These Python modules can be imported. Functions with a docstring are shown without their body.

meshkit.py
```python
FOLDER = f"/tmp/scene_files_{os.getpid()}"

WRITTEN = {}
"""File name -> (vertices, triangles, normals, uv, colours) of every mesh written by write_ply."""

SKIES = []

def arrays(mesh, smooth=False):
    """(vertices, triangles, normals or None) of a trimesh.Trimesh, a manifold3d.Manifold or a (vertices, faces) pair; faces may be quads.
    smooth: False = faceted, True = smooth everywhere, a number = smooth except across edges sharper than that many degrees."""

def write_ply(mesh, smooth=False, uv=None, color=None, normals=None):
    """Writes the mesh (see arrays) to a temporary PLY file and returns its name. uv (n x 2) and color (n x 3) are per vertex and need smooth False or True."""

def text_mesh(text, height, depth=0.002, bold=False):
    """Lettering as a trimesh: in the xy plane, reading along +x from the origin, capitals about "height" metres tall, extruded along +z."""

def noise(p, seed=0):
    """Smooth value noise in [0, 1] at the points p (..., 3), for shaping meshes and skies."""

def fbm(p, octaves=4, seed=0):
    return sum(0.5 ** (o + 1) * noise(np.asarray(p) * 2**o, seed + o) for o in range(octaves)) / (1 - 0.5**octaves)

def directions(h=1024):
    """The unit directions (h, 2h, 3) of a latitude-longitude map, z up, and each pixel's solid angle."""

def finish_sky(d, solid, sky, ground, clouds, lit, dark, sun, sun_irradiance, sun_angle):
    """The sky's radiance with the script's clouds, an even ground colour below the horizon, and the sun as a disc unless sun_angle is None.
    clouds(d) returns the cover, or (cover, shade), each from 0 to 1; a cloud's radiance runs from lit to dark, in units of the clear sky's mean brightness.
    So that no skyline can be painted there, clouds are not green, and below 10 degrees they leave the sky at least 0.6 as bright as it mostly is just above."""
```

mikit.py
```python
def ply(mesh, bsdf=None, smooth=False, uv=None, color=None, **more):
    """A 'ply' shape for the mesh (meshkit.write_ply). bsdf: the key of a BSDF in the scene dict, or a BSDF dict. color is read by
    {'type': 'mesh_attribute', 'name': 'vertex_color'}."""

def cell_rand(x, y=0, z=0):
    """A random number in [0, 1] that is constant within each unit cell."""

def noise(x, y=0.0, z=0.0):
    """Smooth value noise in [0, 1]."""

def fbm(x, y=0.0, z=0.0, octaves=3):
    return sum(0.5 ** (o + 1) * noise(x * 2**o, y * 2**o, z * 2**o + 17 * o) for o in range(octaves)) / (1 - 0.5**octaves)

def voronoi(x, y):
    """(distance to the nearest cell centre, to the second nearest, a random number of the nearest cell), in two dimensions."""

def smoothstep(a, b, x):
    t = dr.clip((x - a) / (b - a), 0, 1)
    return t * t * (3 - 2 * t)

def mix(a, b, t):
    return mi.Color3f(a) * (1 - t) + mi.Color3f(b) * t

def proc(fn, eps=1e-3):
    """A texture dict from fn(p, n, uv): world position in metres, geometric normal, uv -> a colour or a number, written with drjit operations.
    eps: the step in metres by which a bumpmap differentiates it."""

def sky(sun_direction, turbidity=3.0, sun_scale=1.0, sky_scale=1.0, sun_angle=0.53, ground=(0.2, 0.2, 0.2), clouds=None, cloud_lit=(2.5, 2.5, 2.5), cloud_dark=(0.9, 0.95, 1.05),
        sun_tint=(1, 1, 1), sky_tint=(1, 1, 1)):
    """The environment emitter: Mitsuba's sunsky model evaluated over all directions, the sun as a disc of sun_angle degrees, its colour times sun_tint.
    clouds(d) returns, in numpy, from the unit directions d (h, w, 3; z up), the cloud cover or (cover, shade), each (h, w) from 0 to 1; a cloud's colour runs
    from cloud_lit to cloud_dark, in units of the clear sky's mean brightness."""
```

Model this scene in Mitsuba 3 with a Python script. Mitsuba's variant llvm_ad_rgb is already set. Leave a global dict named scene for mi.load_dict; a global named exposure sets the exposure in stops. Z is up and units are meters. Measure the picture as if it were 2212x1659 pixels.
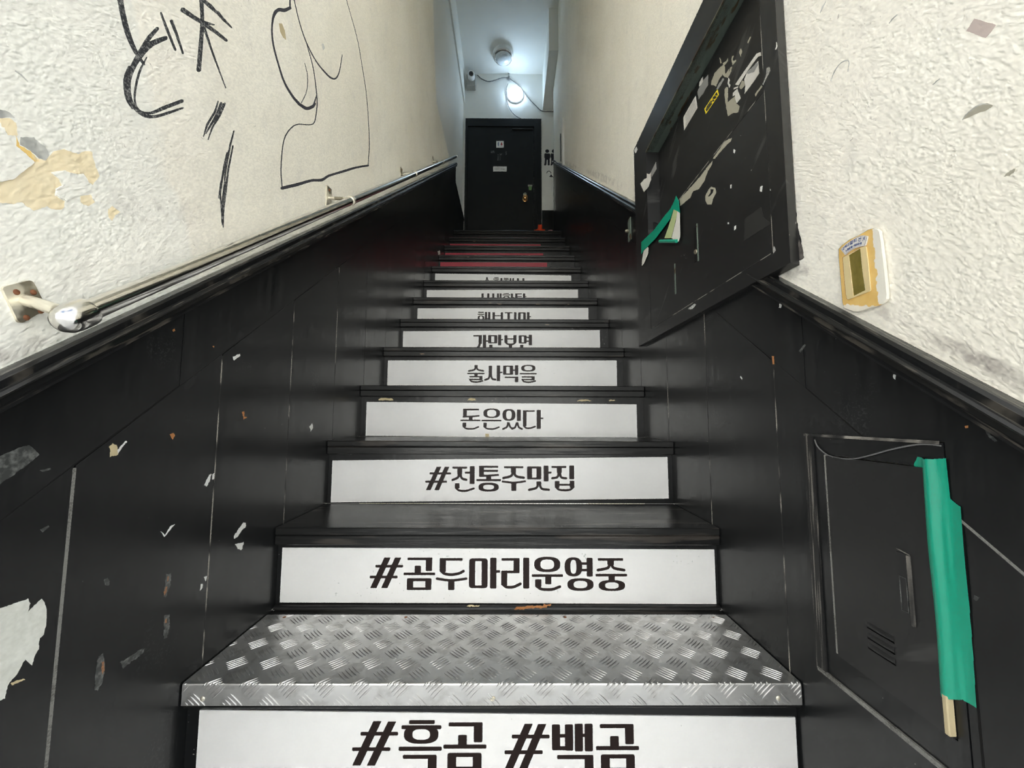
import math, random
import numpy as np, trimesh, drjit as dr, mitsuba as mi, mikit
from mikit import noise, fbm, voronoi, cell_rand, smoothstep, mix
from shapely.geometry import Polygon, LineString, Point, box as sbox, MultiPolygon
from shapely import affinity
from shapely.ops import unary_union

T = mi.ScalarTransform4f
scene, labels = {}, {}
rng = random.Random(7)

# ---------------------------------------------------------------- camera, sky, exposure
scene['camera'] = {'type': 'perspective', 'fov': 2 * math.degrees(math.atan(1106 / 850.55)), 'fov_axis': 'x',
                   'near_clip': 0.02, 'far_clip': 200.0,
                   'to_world': T().look_at(origin=[0.02788, 0, 0.66885], target=[0.02788 + 0.0055, 0.99637, 0.66885 + 0.08491],
                                           up=[-0.0032, -0.08489, 0.99639])}

def cloud_cover(d):
    n = mikit.meshkit.fbm(d * 3.0, 4, 3)
    return np.clip((n - 0.22) * 4, 0, 1), np.clip((n - 0.35) * 1.6, 0, 1)

scene['sky'] = mikit.sky([0.30, 0.62, 0.85], turbidity=4.0, sun_scale=1.8, sky_scale=1.0, sun_angle=2.0, ground=(0.25, 0.25, 0.24),
                         clouds=cloud_cover, cloud_lit=(1.87, 1.87, 1.83), cloud_dark=(1.14, 1.15, 1.15), sun_tint=(0.84, 1.0, 1.22))
exposure = 3.0
LED = 3.0

# ---------------------------------------------------------------- helpers
def rgb(*c):
    return {'type': 'rgb', 'value': list(c)}

def two(b):
    return {'type': 'twosided', 'bsdf': b}

def prin(color, rough=0.5, metallic=0.0, spec=0.5, **k):
    d = {'type': 'principled', 'base_color': rgb(*color) if isinstance(color, tuple) else color, 'roughness': rough, 'metallic': metallic, **k}
    if not metallic:
        d['specular'] = spec
    return d

def add(key, mesh, bsdf, smooth=False, label=None, category=None, group=None, kind=None, **more):
    base, n = key, 0
    while key in scene:
        n += 1
        key = f'{base}_{n:03d}'
    scene[key] = mikit.ply(mesh, bsdf, smooth=smooth, **more)
    tag(key, label, category, group, kind)
    return key

def tag(key, label=None, category=None, group=None, kind=None):
    e = {k: v for k, v in dict(label=label, category=category, group=group, kind=kind).items() if v}
    if e:
        labels[key] = e
    return key

def cat(ms):
    return trimesh.util.concatenate([m for m in ms if m is not None])

def box(x0, x1, y0, y1, z0, z1, b=0.0):
    lo, hi = np.minimum([x0, y0, z0], [x1, y1, z1]), np.maximum([x0, y0, z0], [x1, y1, z1])
    if not b:
        m = trimesh.creation.box(extents=hi - lo)
        m.apply_translation((lo + hi) / 2)
        return m
    b = min(b, 0.45 * (hi - lo).min())
    pts = []
    for sx in (0, 1):
        for sy in (0, 1):
            for sz in (0, 1):
                p = np.array([(lo, hi)[s][i] for i, s in enumerate((sx, sy, sz))])
                q = np.array([1 - 2 * sx, 1 - 2 * sy, 1 - 2 * sz]) * b
                for a in range(3):
                    r = p + q
                    r[a] = p[a]
                    pts.append(r)
    return trimesh.convex.convex_hull(np.array(pts))

def ext(poly, depth):
    """Extrudes a shapely polygon (u, v) by depth along +w; returns a mesh in (u, v, w)."""
    gs = [g for g in getattr(poly, 'geoms', [poly]) if g.area > 1e-10 and g.geom_type == 'Polygon']
    return cat([trimesh.creation.extrude_polygon(g, depth, engine='earcut') for g in gs])

def place(m, side, at):
    """Puts a (u, v, w) mesh on a face of the stairwell: w points into the room."""
    v = m.vertices.copy()
    f = m.faces
    if side == 'left':
        v = np.stack([at + v[:, 2], v[:, 0], v[:, 1]], 1)
    elif side == 'right':
        v = np.stack([at - v[:, 2], v[:, 0], v[:, 1]], 1)
        f = f[:, ::-1]
    elif side == 'front':
        v = np.stack([v[:, 0], at - v[:, 2], v[:, 1]], 1)
    elif side == 'down':
        v = np.stack([v[:, 0], v[:, 1], at - v[:, 2]], 1)
        f = f[:, ::-1]
    elif side == 'up':
        v = np.stack([v[:, 0], v[:, 1], at + v[:, 2]], 1)
    return trimesh.Trimesh(v, f, process=False)

def smooth_path(p, n=8):
    p = np.asarray(p, float)
    if len(p) < 3:
        return p
    q = np.vstack([2 * p[0] - p[1], p, 2 * p[-1] - p[-2]])
    out = []
    for i in range(1, len(q) - 2):
        a, b, c, d = q[i - 1:i + 3]
        for t in np.linspace(0, 1, n, endpoint=False):
            out.append(0.5 * (2 * b + (c - a) * t + (2 * a - 5 * b + 4 * c - d) * t * t + (3 * b - a - 3 * c + d) * t ** 3))
    return np.array(out + [p[-1]])

def tube(p, r, sides=10):
    p = np.asarray(p, float)
    t = np.gradient(p, axis=0)
    t /= np.linalg.norm(t, axis=1, keepdims=True)
    ref = np.array([0, 0, 1.0]) if abs(t[:, 2]).max() < 0.95 else np.array([0.8, 0.6, 0.0])
    a = np.cross(t, ref)
    a /= np.linalg.norm(a, axis=1, keepdims=True)
    b = np.cross(t, a)
    ang = np.arange(sides) * 2 * np.pi / sides
    r = np.broadcast_to(r, (len(p),))
    v = p[:, None] + r[:, None, None] * (np.cos(ang)[None, :, None] * a[:, None] + np.sin(ang)[None, :, None] * b[:, None])
    v = np.vstack([v.reshape(-1, 3), p[:1], p[-1:]])
    f = []
    n = len(p)
    for i in range(n - 1):
        for j in range(sides):
            k = (j + 1) % sides
            f += [[i * sides + j, (i + 1) * sides + k, i * sides + k], [i * sides + j, (i + 1) * sides + j, (i + 1) * sides + k]]
    for j in range(sides):
        k = (j + 1) % sides
        f += [[n * sides, j, k], [n * sides + 1, (n - 1) * sides + k, (n - 1) * sides + j]]
    m = trimesh.Trimesh(v, f, process=False)
    m.fix_normals()
    return m

def lathe(profile, origin, axis, sides=32):
    """profile: (radius, height) pairs turned about the axis through origin."""
    m = trimesh.creation.revolve(np.asarray(profile, float), sections=sides)
    z = np.asarray(axis, float) / np.linalg.norm(axis)
    m.apply_transform(trimesh.geometry.align_vectors([0, 0, 1], z))
    m.apply_translation(origin)
    return m

def ribbon(pts, widths):
    """A hand drawn stroke: a polygon along the points with a width at each."""
    p = smooth_path(pts, 6)
    w = np.interp(np.linspace(0, 1, len(p)), np.linspace(0, 1, len(widths)), widths)
    return unary_union([Point(a).buffer(x / 2, 5) for a, x in zip(p, w)] +
                       [Polygon(np.array(c)).buffer(1e-7) for c in (
                           [p[i] + nrm(p, i) * w[i] / 2, p[i + 1] + nrm(p, i) * w[i + 1] / 2,
                            p[i + 1] - nrm(p, i) * w[i + 1] / 2, p[i] - nrm(p, i) * w[i] / 2] for i in range(len(p) - 1))])

def nrm(p, i):
    d = p[i + 1] - p[i]
    d = d / (np.linalg.norm(d) + 1e-12)
    return np.array([-d[1], d[0]])

def ragged(pts, step, amp, seed):
    """A polygon whose outline is torn: points added along it and moved a little."""
    r = random.Random(seed)
    line = LineString(list(pts) + [pts[0]]).segmentize(step)
    q = [(x + r.uniform(-amp, amp), y + r.uniform(-amp, amp)) for x, y in list(line.coords)[:-1]]
    return Polygon(q).buffer(0)

def P(text):
    """A shape from 'u,v u,v ...' in metres on its wall; '|' starts a hole, ';' another piece."""
    out = []
    for piece in text.split(';'):
        rings = [[tuple(map(float, q.split(','))) for q in r.split()] for r in piece.split('|')]
        out.append(Polygon(rings[0], rings[1:]).buffer(0))
    return unary_union(out)

# ---------------------------------------------------------------- materials
def plaster_height(p, n, uv):
    a, b = p.y * 0.8 + p.z * 0.6, p.z * 0.8 - p.y * 0.6
    return fbm(a * 190 + p.x * 20, b * 380, p.x * 30, 2) * 0.5 + fbm(p.y * 26, p.z * 38, 3.0, 3) * 0.30 + 0.10 * noise(p.y * 640, p.z * 640, p.x * 100)

SMUDGES = [  # soot and rubbed dirt on the plaster: y, z, half length, half height, strength, slope it follows
    (0.690, 0.930, 0.022, 0.018, 1.0, 0.3), (0.735, 0.950, 0.050, 0.014, 0.55, 0.75), (0.455, 0.750, 0.060, 0.013, 0.85, 0.75), (0.540, 0.815, 0.060, 0.012, 0.6, 0.75),
    (3.35, 2.93, 0.55, 0.035, 0.5, 0.75), (2.2, 2.08, 0.5, 0.030, 0.5, 0.75), (1.58, 1.575, 0.06, 0.03, 0.5, 0.75), (0.412, 0.715, 0.05, 0.014, 0.6, 0.75)]
SMUDGES_LEFT = [(0.600, 1.000, 0.060, 0.035, 0.32, 0.2), (0.470, 0.750, 0.030, 0.014, 0.6, 0.5), (0.445, 0.735, 0.02, 0.015, 0.7, 0.3), (0.52, 0.86, 0.03, 0.02, 0.25, 0.6), (0.70, 1.04, 0.05, 0.03, 0.25, 0.4)]

def plaster_colour(p, n, uv):
    s = fbm(p.y * 2.3 + 5, p.z * 2.3, p.x, 3)
    c = mix(mi.Color3f(0.815, 0.782, 0.685), mi.Color3f(0.855, 0.828, 0.738), smoothstep(0.35, 0.65, s))
    c = mix(c, mi.Color3f(0.70, 0.68, 0.62), 0.30 * smoothstep(0.55, 0.75, fbm(p.y * 26 + 11, p.z * 14 + 3, p.x + 2, 4)))
    # the left wall's lower corner has lost its cream coat down to a whiter, cooler layer
    edge = p.y + 0.35 * (p.z - 0.95) + 0.10 * (fbm(p.y * 11, p.z * 11, 7.0, 4) - 0.5)
    c = mix(c, mi.Color3f(0.80, 0.815, 0.765), dr.select(p.x < 0, smoothstep(0.70, 0.675, edge), 0.0) * 0.5)
    c = c * (0.965 + 0.07 * fbm(p.y * 17, p.z * 2.2, p.x, 3))
    a, b = p.y * 0.8 + p.z * 0.6, p.z * 0.8 - p.y * 0.6
    c = c * (0.945 + 0.11 * smoothstep(0.25, 0.75, fbm(a * 190 + 31, b * 420 + 7, p.x * 5, 2)))
    specks = smoothstep(0.955, 0.985, noise(p.y * 210, p.z * 210, p.x * 9)) * smoothstep(0.5, 0.7, fbm(p.y * 7, p.z * 7, 9.0, 2))
    c = mix(c, mi.Color3f(0.36, 0.32, 0.28), specks * 0.7)
    grain = smoothstep(0.36, 0.62, fbm(p.y * 46, p.z * 46, p.x * 3, 4)) * (0.55 + 0.45 * noise(p.y * 320, p.z * 320, 2.0))
    for side, many in ((1, SMUDGES), (-1, SMUDGES_LEFT)):
        for y, z, a, b, k, t in many:
            u, v = (p.y - y) / a, (p.z - z - t * (p.y - y)) / b
            m = smoothstep(1.0, 0.55, dr.sqrt(u * u + v * v) + 0.9 * (fbm(p.y * 60, p.z * 60, y, 3) - 0.5)) * k * grain
            c = mix(c, mi.Color3f(0.25, 0.22, 0.205), dr.select(p.x * side > 0, m, 0.0) * 0.75)
    return c

scene['plaster'] = two({'type': 'bumpmap', 'arbitrary': mikit.proc(plaster_height, 6e-4), 'scale': 0.0040,
                        'bsdf': prin(mikit.proc(plaster_colour), 0.75, spec=0.3)})
scene['plaster_smooth'] = two({'type': 'bumpmap', 'arbitrary': mikit.proc(lambda p, n, uv: fbm(p.x * 14 + p.y * 9, p.z * 14, p.y * 11, 3), 4e-3), 'scale': 0.003,
                               'bsdf': prin((0.72, 0.72, 0.68), 0.6, spec=0.3)})

def black_colour(p, n, uv):
    base = mix(mi.Color3f(0.0048, 0.0055, 0.0060), mi.Color3f(0.0085, 0.0092, 0.0097), fbm(p.y * 3, p.z * 2, p.x * 3, 3))
    dust = smoothstep(0.62, 0.78, fbm(p.y * 12 + 2, p.z * 9, p.x * 12, 4)) * smoothstep(0.55, 0.9, noise(p.y * 420, p.z * 420, p.x * 420))
    base = mix(base, mi.Color3f(0.060, 0.063, 0.063), dust * 0.25)
    fleck = smoothstep(0.93, 0.96, noise(p.y * 260, p.z * 260, p.x * 150 + 40)) * smoothstep(0.45, 0.62, noise(p.y * 14, p.z * 14, p.x * 9))
    return mix(base, mi.Color3f(0.30, 0.29, 0.27), fleck * 0.8)

def black_rough(p, n, uv):
    return 0.16 + 0.20 * fbm(p.y * 7, p.z * 3, p.x * 7, 3)

scene['black_paint'] = two({'type': 'bumpmap', 'arbitrary': mikit.proc(lambda p, n, uv: fbm(p.y * 60, p.z * 7, p.x * 40, 3), 1.5e-3), 'scale': 0.0006,
                            'bsdf': prin(mikit.proc(black_colour), mikit.proc(black_rough), spec=0.45)})

def tread_colour(p, n, uv):
    worn = smoothstep(0.60, 0.74, fbm(p.x * 5, p.y * 60, p.z * 40, 4))
    c = mix(mi.Color3f(0.0065, 0.0068, 0.0068), mi.Color3f(0.050, 0.043, 0.037), worn * 0.6)
    chip = smoothstep(0.80, 0.84, fbm(p.x * 16 + 4, p.y * 40, p.z * 70, 3)) * smoothstep(0.55, 0.6, noise(p.x * 3, p.z * 3, 1.0))
    return mix(c, mi.Color3f(0.30, 0.20, 0.12), chip)

scene['black_tread'] = two({'type': 'bumpmap', 'arbitrary': mikit.proc(lambda p, n, uv: fbm(p.x * 9, p.y * 110, p.z * 110, 3), 1.5e-3), 'scale': 0.0012,
                            'bsdf': prin(mikit.proc(tread_colour), mikit.proc(lambda p, n, uv: 0.20 + 0.22 * fbm(p.x * 6, p.y * 40, p.z * 30, 3)), spec=0.40)})
scene['black_gap'] = two(prin((0.006, 0.006, 0.006), 0.8, spec=0.2))

def filler_colour(p, n, uv):
    worn = smoothstep(0.44, 0.58, fbm(p.z * 16 + p.y * 31, p.y * 7, p.x * 30, 3))
    grit = noise(p.z * 700, p.y * 200, p.x * 200)
    return mix(mi.Color3f(0.02, 0.02, 0.02), mix(mi.Color3f(0.20, 0.185, 0.16), mi.Color3f(0.33, 0.31, 0.28), grit), worn)

scene['worn_light'] = two(prin(mikit.proc(lambda p, n, uv: mix(mi.Color3f(0.19, 0.188, 0.175), mi.Color3f(0.085, 0.082, 0.075), smoothstep(0.42, 0.72, 0.35 * noise(p.z * 700, p.y * 700, p.x * 200) + 0.65 * fbm(p.z * 30, p.y * 60, p.x * 90, 4)))), 0.6, spec=0.4))
scene['worn_frame'] = two(prin(mikit.proc(lambda p, n, uv: mix(mi.Color3f(0.012, 0.012, 0.012), mi.Color3f(0.15, 0.14, 0.125), smoothstep(0.52, 0.70, fbm(p.y * 420 + p.z * 6, p.z * 14, p.x * 300, 3)))), 0.5, spec=0.4))
scene['worn_filler'] = two(prin(mikit.proc(filler_colour), 0.7, spec=0.3))

def trim_colour(p, n, uv):
    worn = smoothstep(0.56, 0.72, fbm(p.y * 22, p.z * 22, p.x * 300, 4))
    return mix(mi.Color3f(0.010, 0.0105, 0.011), mi.Color3f(0.10, 0.09, 0.075), worn * 0.55)

scene['black_trim'] = two(prin(mikit.proc(trim_colour), 0.22, spec=0.5))
scene['sign_white'] = two(prin(mikit.proc(lambda p, n, uv: mix(mi.Color3f(0.64, 0.638, 0.635), mi.Color3f(0.25, 0.28, 0.26),
                               smoothstep(0.92, 0.96, noise(p.x * 210, p.z * 170, p.y * 5)) * smoothstep(0.55, 0.62, noise(p.x * 9, p.z * 12, p.y * 3)) * 0.6)), 0.32, spec=0.5, clearcoat=0.6, clearcoat_gloss=0.93))
scene['sign_ink'] = two(prin((0.012, 0.0062, 0.0054), 0.33, spec=0.2))
scene['sign_red'] = two(prin((0.30, 0.014, 0.032), 0.45, spec=0.5))

def steel_colour(p, n, uv):
    grime = 0.35 + 0.65 * smoothstep(0.45, 0.75, fbm(p.x * 60, p.y * 60, p.z * 60, 4))
    return mix(mi.Color3f(0.80, 0.80, 0.79), mi.Color3f(0.42, 0.41, 0.39), grime * 0.6)

scene['checker_steel'] = two(prin(mikit.proc(steel_colour), mikit.proc(lambda p, n, uv: 0.36 + 0.08 * fbm(p.x * 90, p.y * 90, p.z * 90, 3)), metallic=0.95))

def chrome_colour(p, n, uv):
    pit = smoothstep(0.80, 0.86, fbm(p.y * 30, p.z * 60, p.x * 90, 3))
    return mix(mi.Color3f(0.78, 0.76, 0.72), mi.Color3f(0.13, 0.11, 0.09), pit)

scene['chrome'] = two(prin(mikit.proc(chrome_colour), 0.13, metallic=1.0))

def bracket_colour(p, n, uv):
    q = smoothstep(0.48, 0.62, fbm(p.y * 38, p.z * 38, p.x * 40, 4))
    return mix(mi.Color3f(0.78, 0.74, 0.62), mi.Color3f(0.30, 0.27, 0.20), q)

scene['bracket_metal'] = two(prin(mikit.proc(bracket_colour), 0.30, metallic=0.65))

def rust_colour(p, n, uv):
    return mix(mi.Color3f(0.09, 0.028, 0.014), mi.Color3f(0.27, 0.12, 0.055), fbm(p.y * 300, p.z * 300, p.x * 300, 3))

scene['old_bead'] = two(prin(mikit.proc(lambda p, n, uv: mix(mi.Color3f(0.11, 0.105, 0.07), mi.Color3f(0.05, 0.030, 0.015), smoothstep(0.42, 0.6, fbm(p.y * 45, p.z * 20, 2.0, 3)))), 0.6, spec=0.3))
scene['rust'] = two(prin(mikit.proc(rust_colour), 0.75, spec=0.3))

def cabinet_colour(p, n, uv):
    c = mix(mi.Color3f(0.0085, 0.0090, 0.0095), mi.Color3f(0.0150, 0.0150, 0.0150), fbm(p.y * 6, p.z * 5, p.x * 4, 3))
    scuff = smoothstep(0.66, 0.76, fbm(p.y * 8 + 7, p.z * 26 + p.y * 18, p.x * 5, 4))
    c = mix(c, mi.Color3f(0.06, 0.06, 0.058), scuff * 0.45)
    fleck = smoothstep(0.955, 0.975, noise(p.y * 170, p.z * 150, p.x * 150 + 4)) * smoothstep(0.52, 0.64, noise(p.y * 17, p.z * 14, p.x * 9))
    return mix(c, mi.Color3f(0.36, 0.35, 0.32), fleck * 0.8)

scene['cabinet_paint'] = two(prin(mikit.proc(cabinet_colour), mikit.proc(lambda p, n, uv: 0.30 + 0.25 * fbm(p.y * 9, p.z * 9, p.x * 9, 3)), spec=0.5))
scene['cabinet_bare'] = two(prin(mikit.proc(lambda p, n, uv: mix(mi.Color3f(0.105, 0.135, 0.115), mi.Color3f(0.06, 0.040, 0.02), smoothstep(0.60, 0.70, fbm(p.y * 30, p.z * 60, p.x * 90, 3)))), 0.5, spec=0.4))
scene['residue'] = two(prin((0.36, 0.34, 0.27), 0.7, spec=0.3))
scene['paper'] = two(prin(mikit.proc(lambda p, n, uv: mix(mi.Color3f(0.58, 0.56, 0.51), mi.Color3f(0.70, 0.68, 0.64), fbm(p.y * 150, p.z * 150, p.x * 150, 3))), 0.8, spec=0.2))
scene['paper_grey'] = two(prin((0.27, 0.27, 0.26), 0.6, spec=0.3))
scene['paper_torn'] = two({'type': 'bumpmap', 'arbitrary': mikit.proc(lambda p, n, uv: fbm(p.y * 130, p.z * 130, p.x, 3), 1.5e-3), 'scale': 0.0008,
                           'bsdf': prin(mikit.proc(lambda p, n, uv: mix(mi.Color3f(0.50, 0.51, 0.46), mi.Color3f(0.74, 0.75, 0.70), fbm(p.y * 140, p.z * 140, p.x, 3))), 0.85, spec=0.2)})
scene['yellow_vinyl'] = two(prin((0.80, 0.62, 0.03), 0.5, spec=0.4))
scene['print_black'] = two(prin((0.02, 0.02, 0.025), 0.6, spec=0.3))
scene['print_blue'] = two(prin((0.05, 0.07, 0.20), 0.6, spec=0.3))
scene['print_red'] = two(prin((0.35, 0.04, 0.05), 0.6, spec=0.3))

def tape_height(p, n, uv):
    return noise(p.y * 900 + p.z * 500, p.z * 900, p.x * 200)

scene['green_tape'] = two({'type': 'bumpmap', 'arbitrary': mikit.proc(tape_height, 5e-4), 'scale': 0.00022,
                           'bsdf': prin((0.007, 0.275, 0.172), 0.33, spec=0.5)})
scene['tape_back'] = two(prin((0.42, 0.48, 0.24), 0.6, spec=0.3))
scene['tape_clear'] = two(prin(mikit.proc(lambda p, n, uv: mix(mi.Color3f(0.035, 0.038, 0.037), mi.Color3f(0.13, 0.135, 0.13), smoothstep(0.4, 0.75, fbm(p.y * 130, p.z * 130, p.x * 50, 4)))), 0.4, spec=0.5))

def yellowed(p, n, uv):
    c = mix(mi.Color3f(0.66, 0.41, 0.11), mi.Color3f(0.74, 0.52, 0.19), fbm(p.y * 90, p.z * 60, p.x * 20, 3))
    edge = smoothstep(0.5445, 0.5425, p.y + 0.006 * (fbm(p.z * 190, p.y * 90, 1.0, 3) - 0.5))
    low = smoothstep(0.8335, 0.8315, p.z + 0.006 * (fbm(p.y * 190, p.z * 90, 1.0, 3) - 0.5) - 0.35 * (p.y - 0.56))
    return mix(c, mi.Color3f(0.76, 0.73, 0.64), dr.maximum(edge, low * 0.9))

scene['yellowed_plastic'] = two(prin(mikit.proc(yellowed), 0.45, spec=0.5))
scene['cream_plastic'] = two(prin((0.66, 0.54, 0.29), 0.4, spec=0.5))
scene['dull_window'] = two(prin(mikit.proc(lambda p, n, uv: mix(mi.Color3f(0.13, 0.105, 0.022), mi.Color3f(0.23, 0.185, 0.05), fbm(p.y * 110, p.z * 80, p.x * 20, 4))), 0.3, spec=0.5))
scene['white_plastic'] = two(prin((0.72, 0.72, 0.70), 0.4, spec=0.5))
scene['grey_plastic'] = two(prin((0.34, 0.33, 0.30), 0.5, spec=0.4))
scene['glass_dome'] = two(prin((0.62, 0.66, 0.68), 0.12, spec=0.6))
scene['dark_plastic'] = two(prin((0.012, 0.012, 0.012), 0.25, spec=0.5))
scene['cable_grey'] = two(prin((0.13, 0.13, 0.13), 0.5, spec=0.4))
scene['door_black'] = two(prin((0.0045, 0.0052, 0.0056), 0.42, spec=0.35))
scene['brass'] = two(prin((0.62, 0.36, 0.15), 0.2, metallic=1.0))
scene['green_plastic'] = two(prin((0.16, 0.30, 0.10), 0.5, spec=0.4))
scene['red_cloth'] = two(prin((0.50, 0.05, 0.015), 0.8, spec=0.2))
scene['pink_cloth'] = two(prin((0.30, 0.13, 0.14), 0.8, spec=0.2))

def charcoal_colour(p, n, uv):
    t = smoothstep(0.48, 0.70, fbm(p.y * 330, p.z * 330, p.x, 3))
    return mix(mi.Color3f(0.030, 0.032, 0.036), mi.Color3f(0.24, 0.24, 0.23), t)

scene['marker'] = two(prin(mikit.proc(charcoal_colour), 0.7, spec=0.3))
scene['pencil'] = two(prin((0.045, 0.045, 0.055), 0.7, spec=0.3))
def old_colour(p, n, uv):
    return mix(mi.Color3f(0.80, 0.67, 0.43), mi.Color3f(0.86, 0.76, 0.54), fbm(p.y * 40, p.z * 40, 2.0, 3))

scene['old_paint'] = two({'type': 'bumpmap', 'arbitrary': mikit.proc(plaster_height, 1.5e-3), 'scale': 0.004, 'bsdf': prin(mikit.proc(old_colour), 0.75, spec=0.3)})
scene['old_paint_deep'] = two(prin((0.80, 0.57, 0.20), 0.7, spec=0.3))
scene['grey_mottle'] = two({'type': 'bumpmap', 'arbitrary': mikit.proc(plaster_height, 1.5e-3), 'scale': 0.004,
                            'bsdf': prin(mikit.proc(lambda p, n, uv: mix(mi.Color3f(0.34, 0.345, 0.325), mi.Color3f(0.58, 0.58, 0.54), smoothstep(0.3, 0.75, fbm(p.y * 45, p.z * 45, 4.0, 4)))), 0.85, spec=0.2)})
scene['soot'] = two(prin(mikit.proc(lambda p, n, uv: mix(mi.Color3f(0.10, 0.09, 0.09), mi.Color3f(0.55, 0.51, 0.46), smoothstep(0.35, 0.6, fbm(p.y * 120, p.z * 120, 4.0, 4)))), 0.85, spec=0.2))
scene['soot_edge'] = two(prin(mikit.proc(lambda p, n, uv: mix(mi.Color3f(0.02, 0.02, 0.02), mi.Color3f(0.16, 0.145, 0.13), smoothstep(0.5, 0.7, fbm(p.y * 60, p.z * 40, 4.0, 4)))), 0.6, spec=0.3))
scene['tape_clear2'] = two(prin((0.022, 0.022, 0.021), 0.55, spec=0.4))
scene['chip_white'] = two(prin((0.62, 0.62, 0.60), 0.7, spec=0.2))
scene['chip_orange'] = two(prin((0.36, 0.155, 0.06), 0.7, spec=0.2))
scene['chip_beige'] = two(prin((0.50, 0.42, 0.26), 0.7, spec=0.2))
scene['pink_residue'] = two(prin((0.50, 0.42, 0.385), 0.7, spec=0.3))
scene['pavement'] = two(prin(mikit.proc(lambda p, n, uv: mix(mi.Color3f(0.56, 0.575, 0.60), mi.Color3f(0.68, 0.685, 0.69), fbm(p.x * 3, p.y * 3, 1.0, 4))), 0.8, spec=0.3))
scene['facade'] = two(prin((0.62, 0.625, 0.62), 0.8, spec=0.2))
scene['lamp_glow'] = two(prin((0.8, 0.8, 0.8), 0.4))

# ---------------------------------------------------------------- the stairwell's main measures (metres; z = 0 is the street)
YF = 0.33                               # where the stair walls begin, at the building front
HW = 0.55                               # half the width between the panelled walls
Y0, RUN, Z0, RISE, NSTEP = 0.73962, 0.2598, 0.20, 0.19718, 13
SLOPE = 0.752
YB, ZC, ZL = 4.90, 5.252, Z0 + 12 * RISE     # back wall, ceiling, landing
seam = lambda y: SLOPE * y + 0.203      # seam between the sloping top board and the upright boards
rail_lo = lambda y: SLOPE * y + 0.338   # lower edge of the moulding
rail_hi = lambda y: SLOPE * y + 0.383   # upper edge

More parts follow.
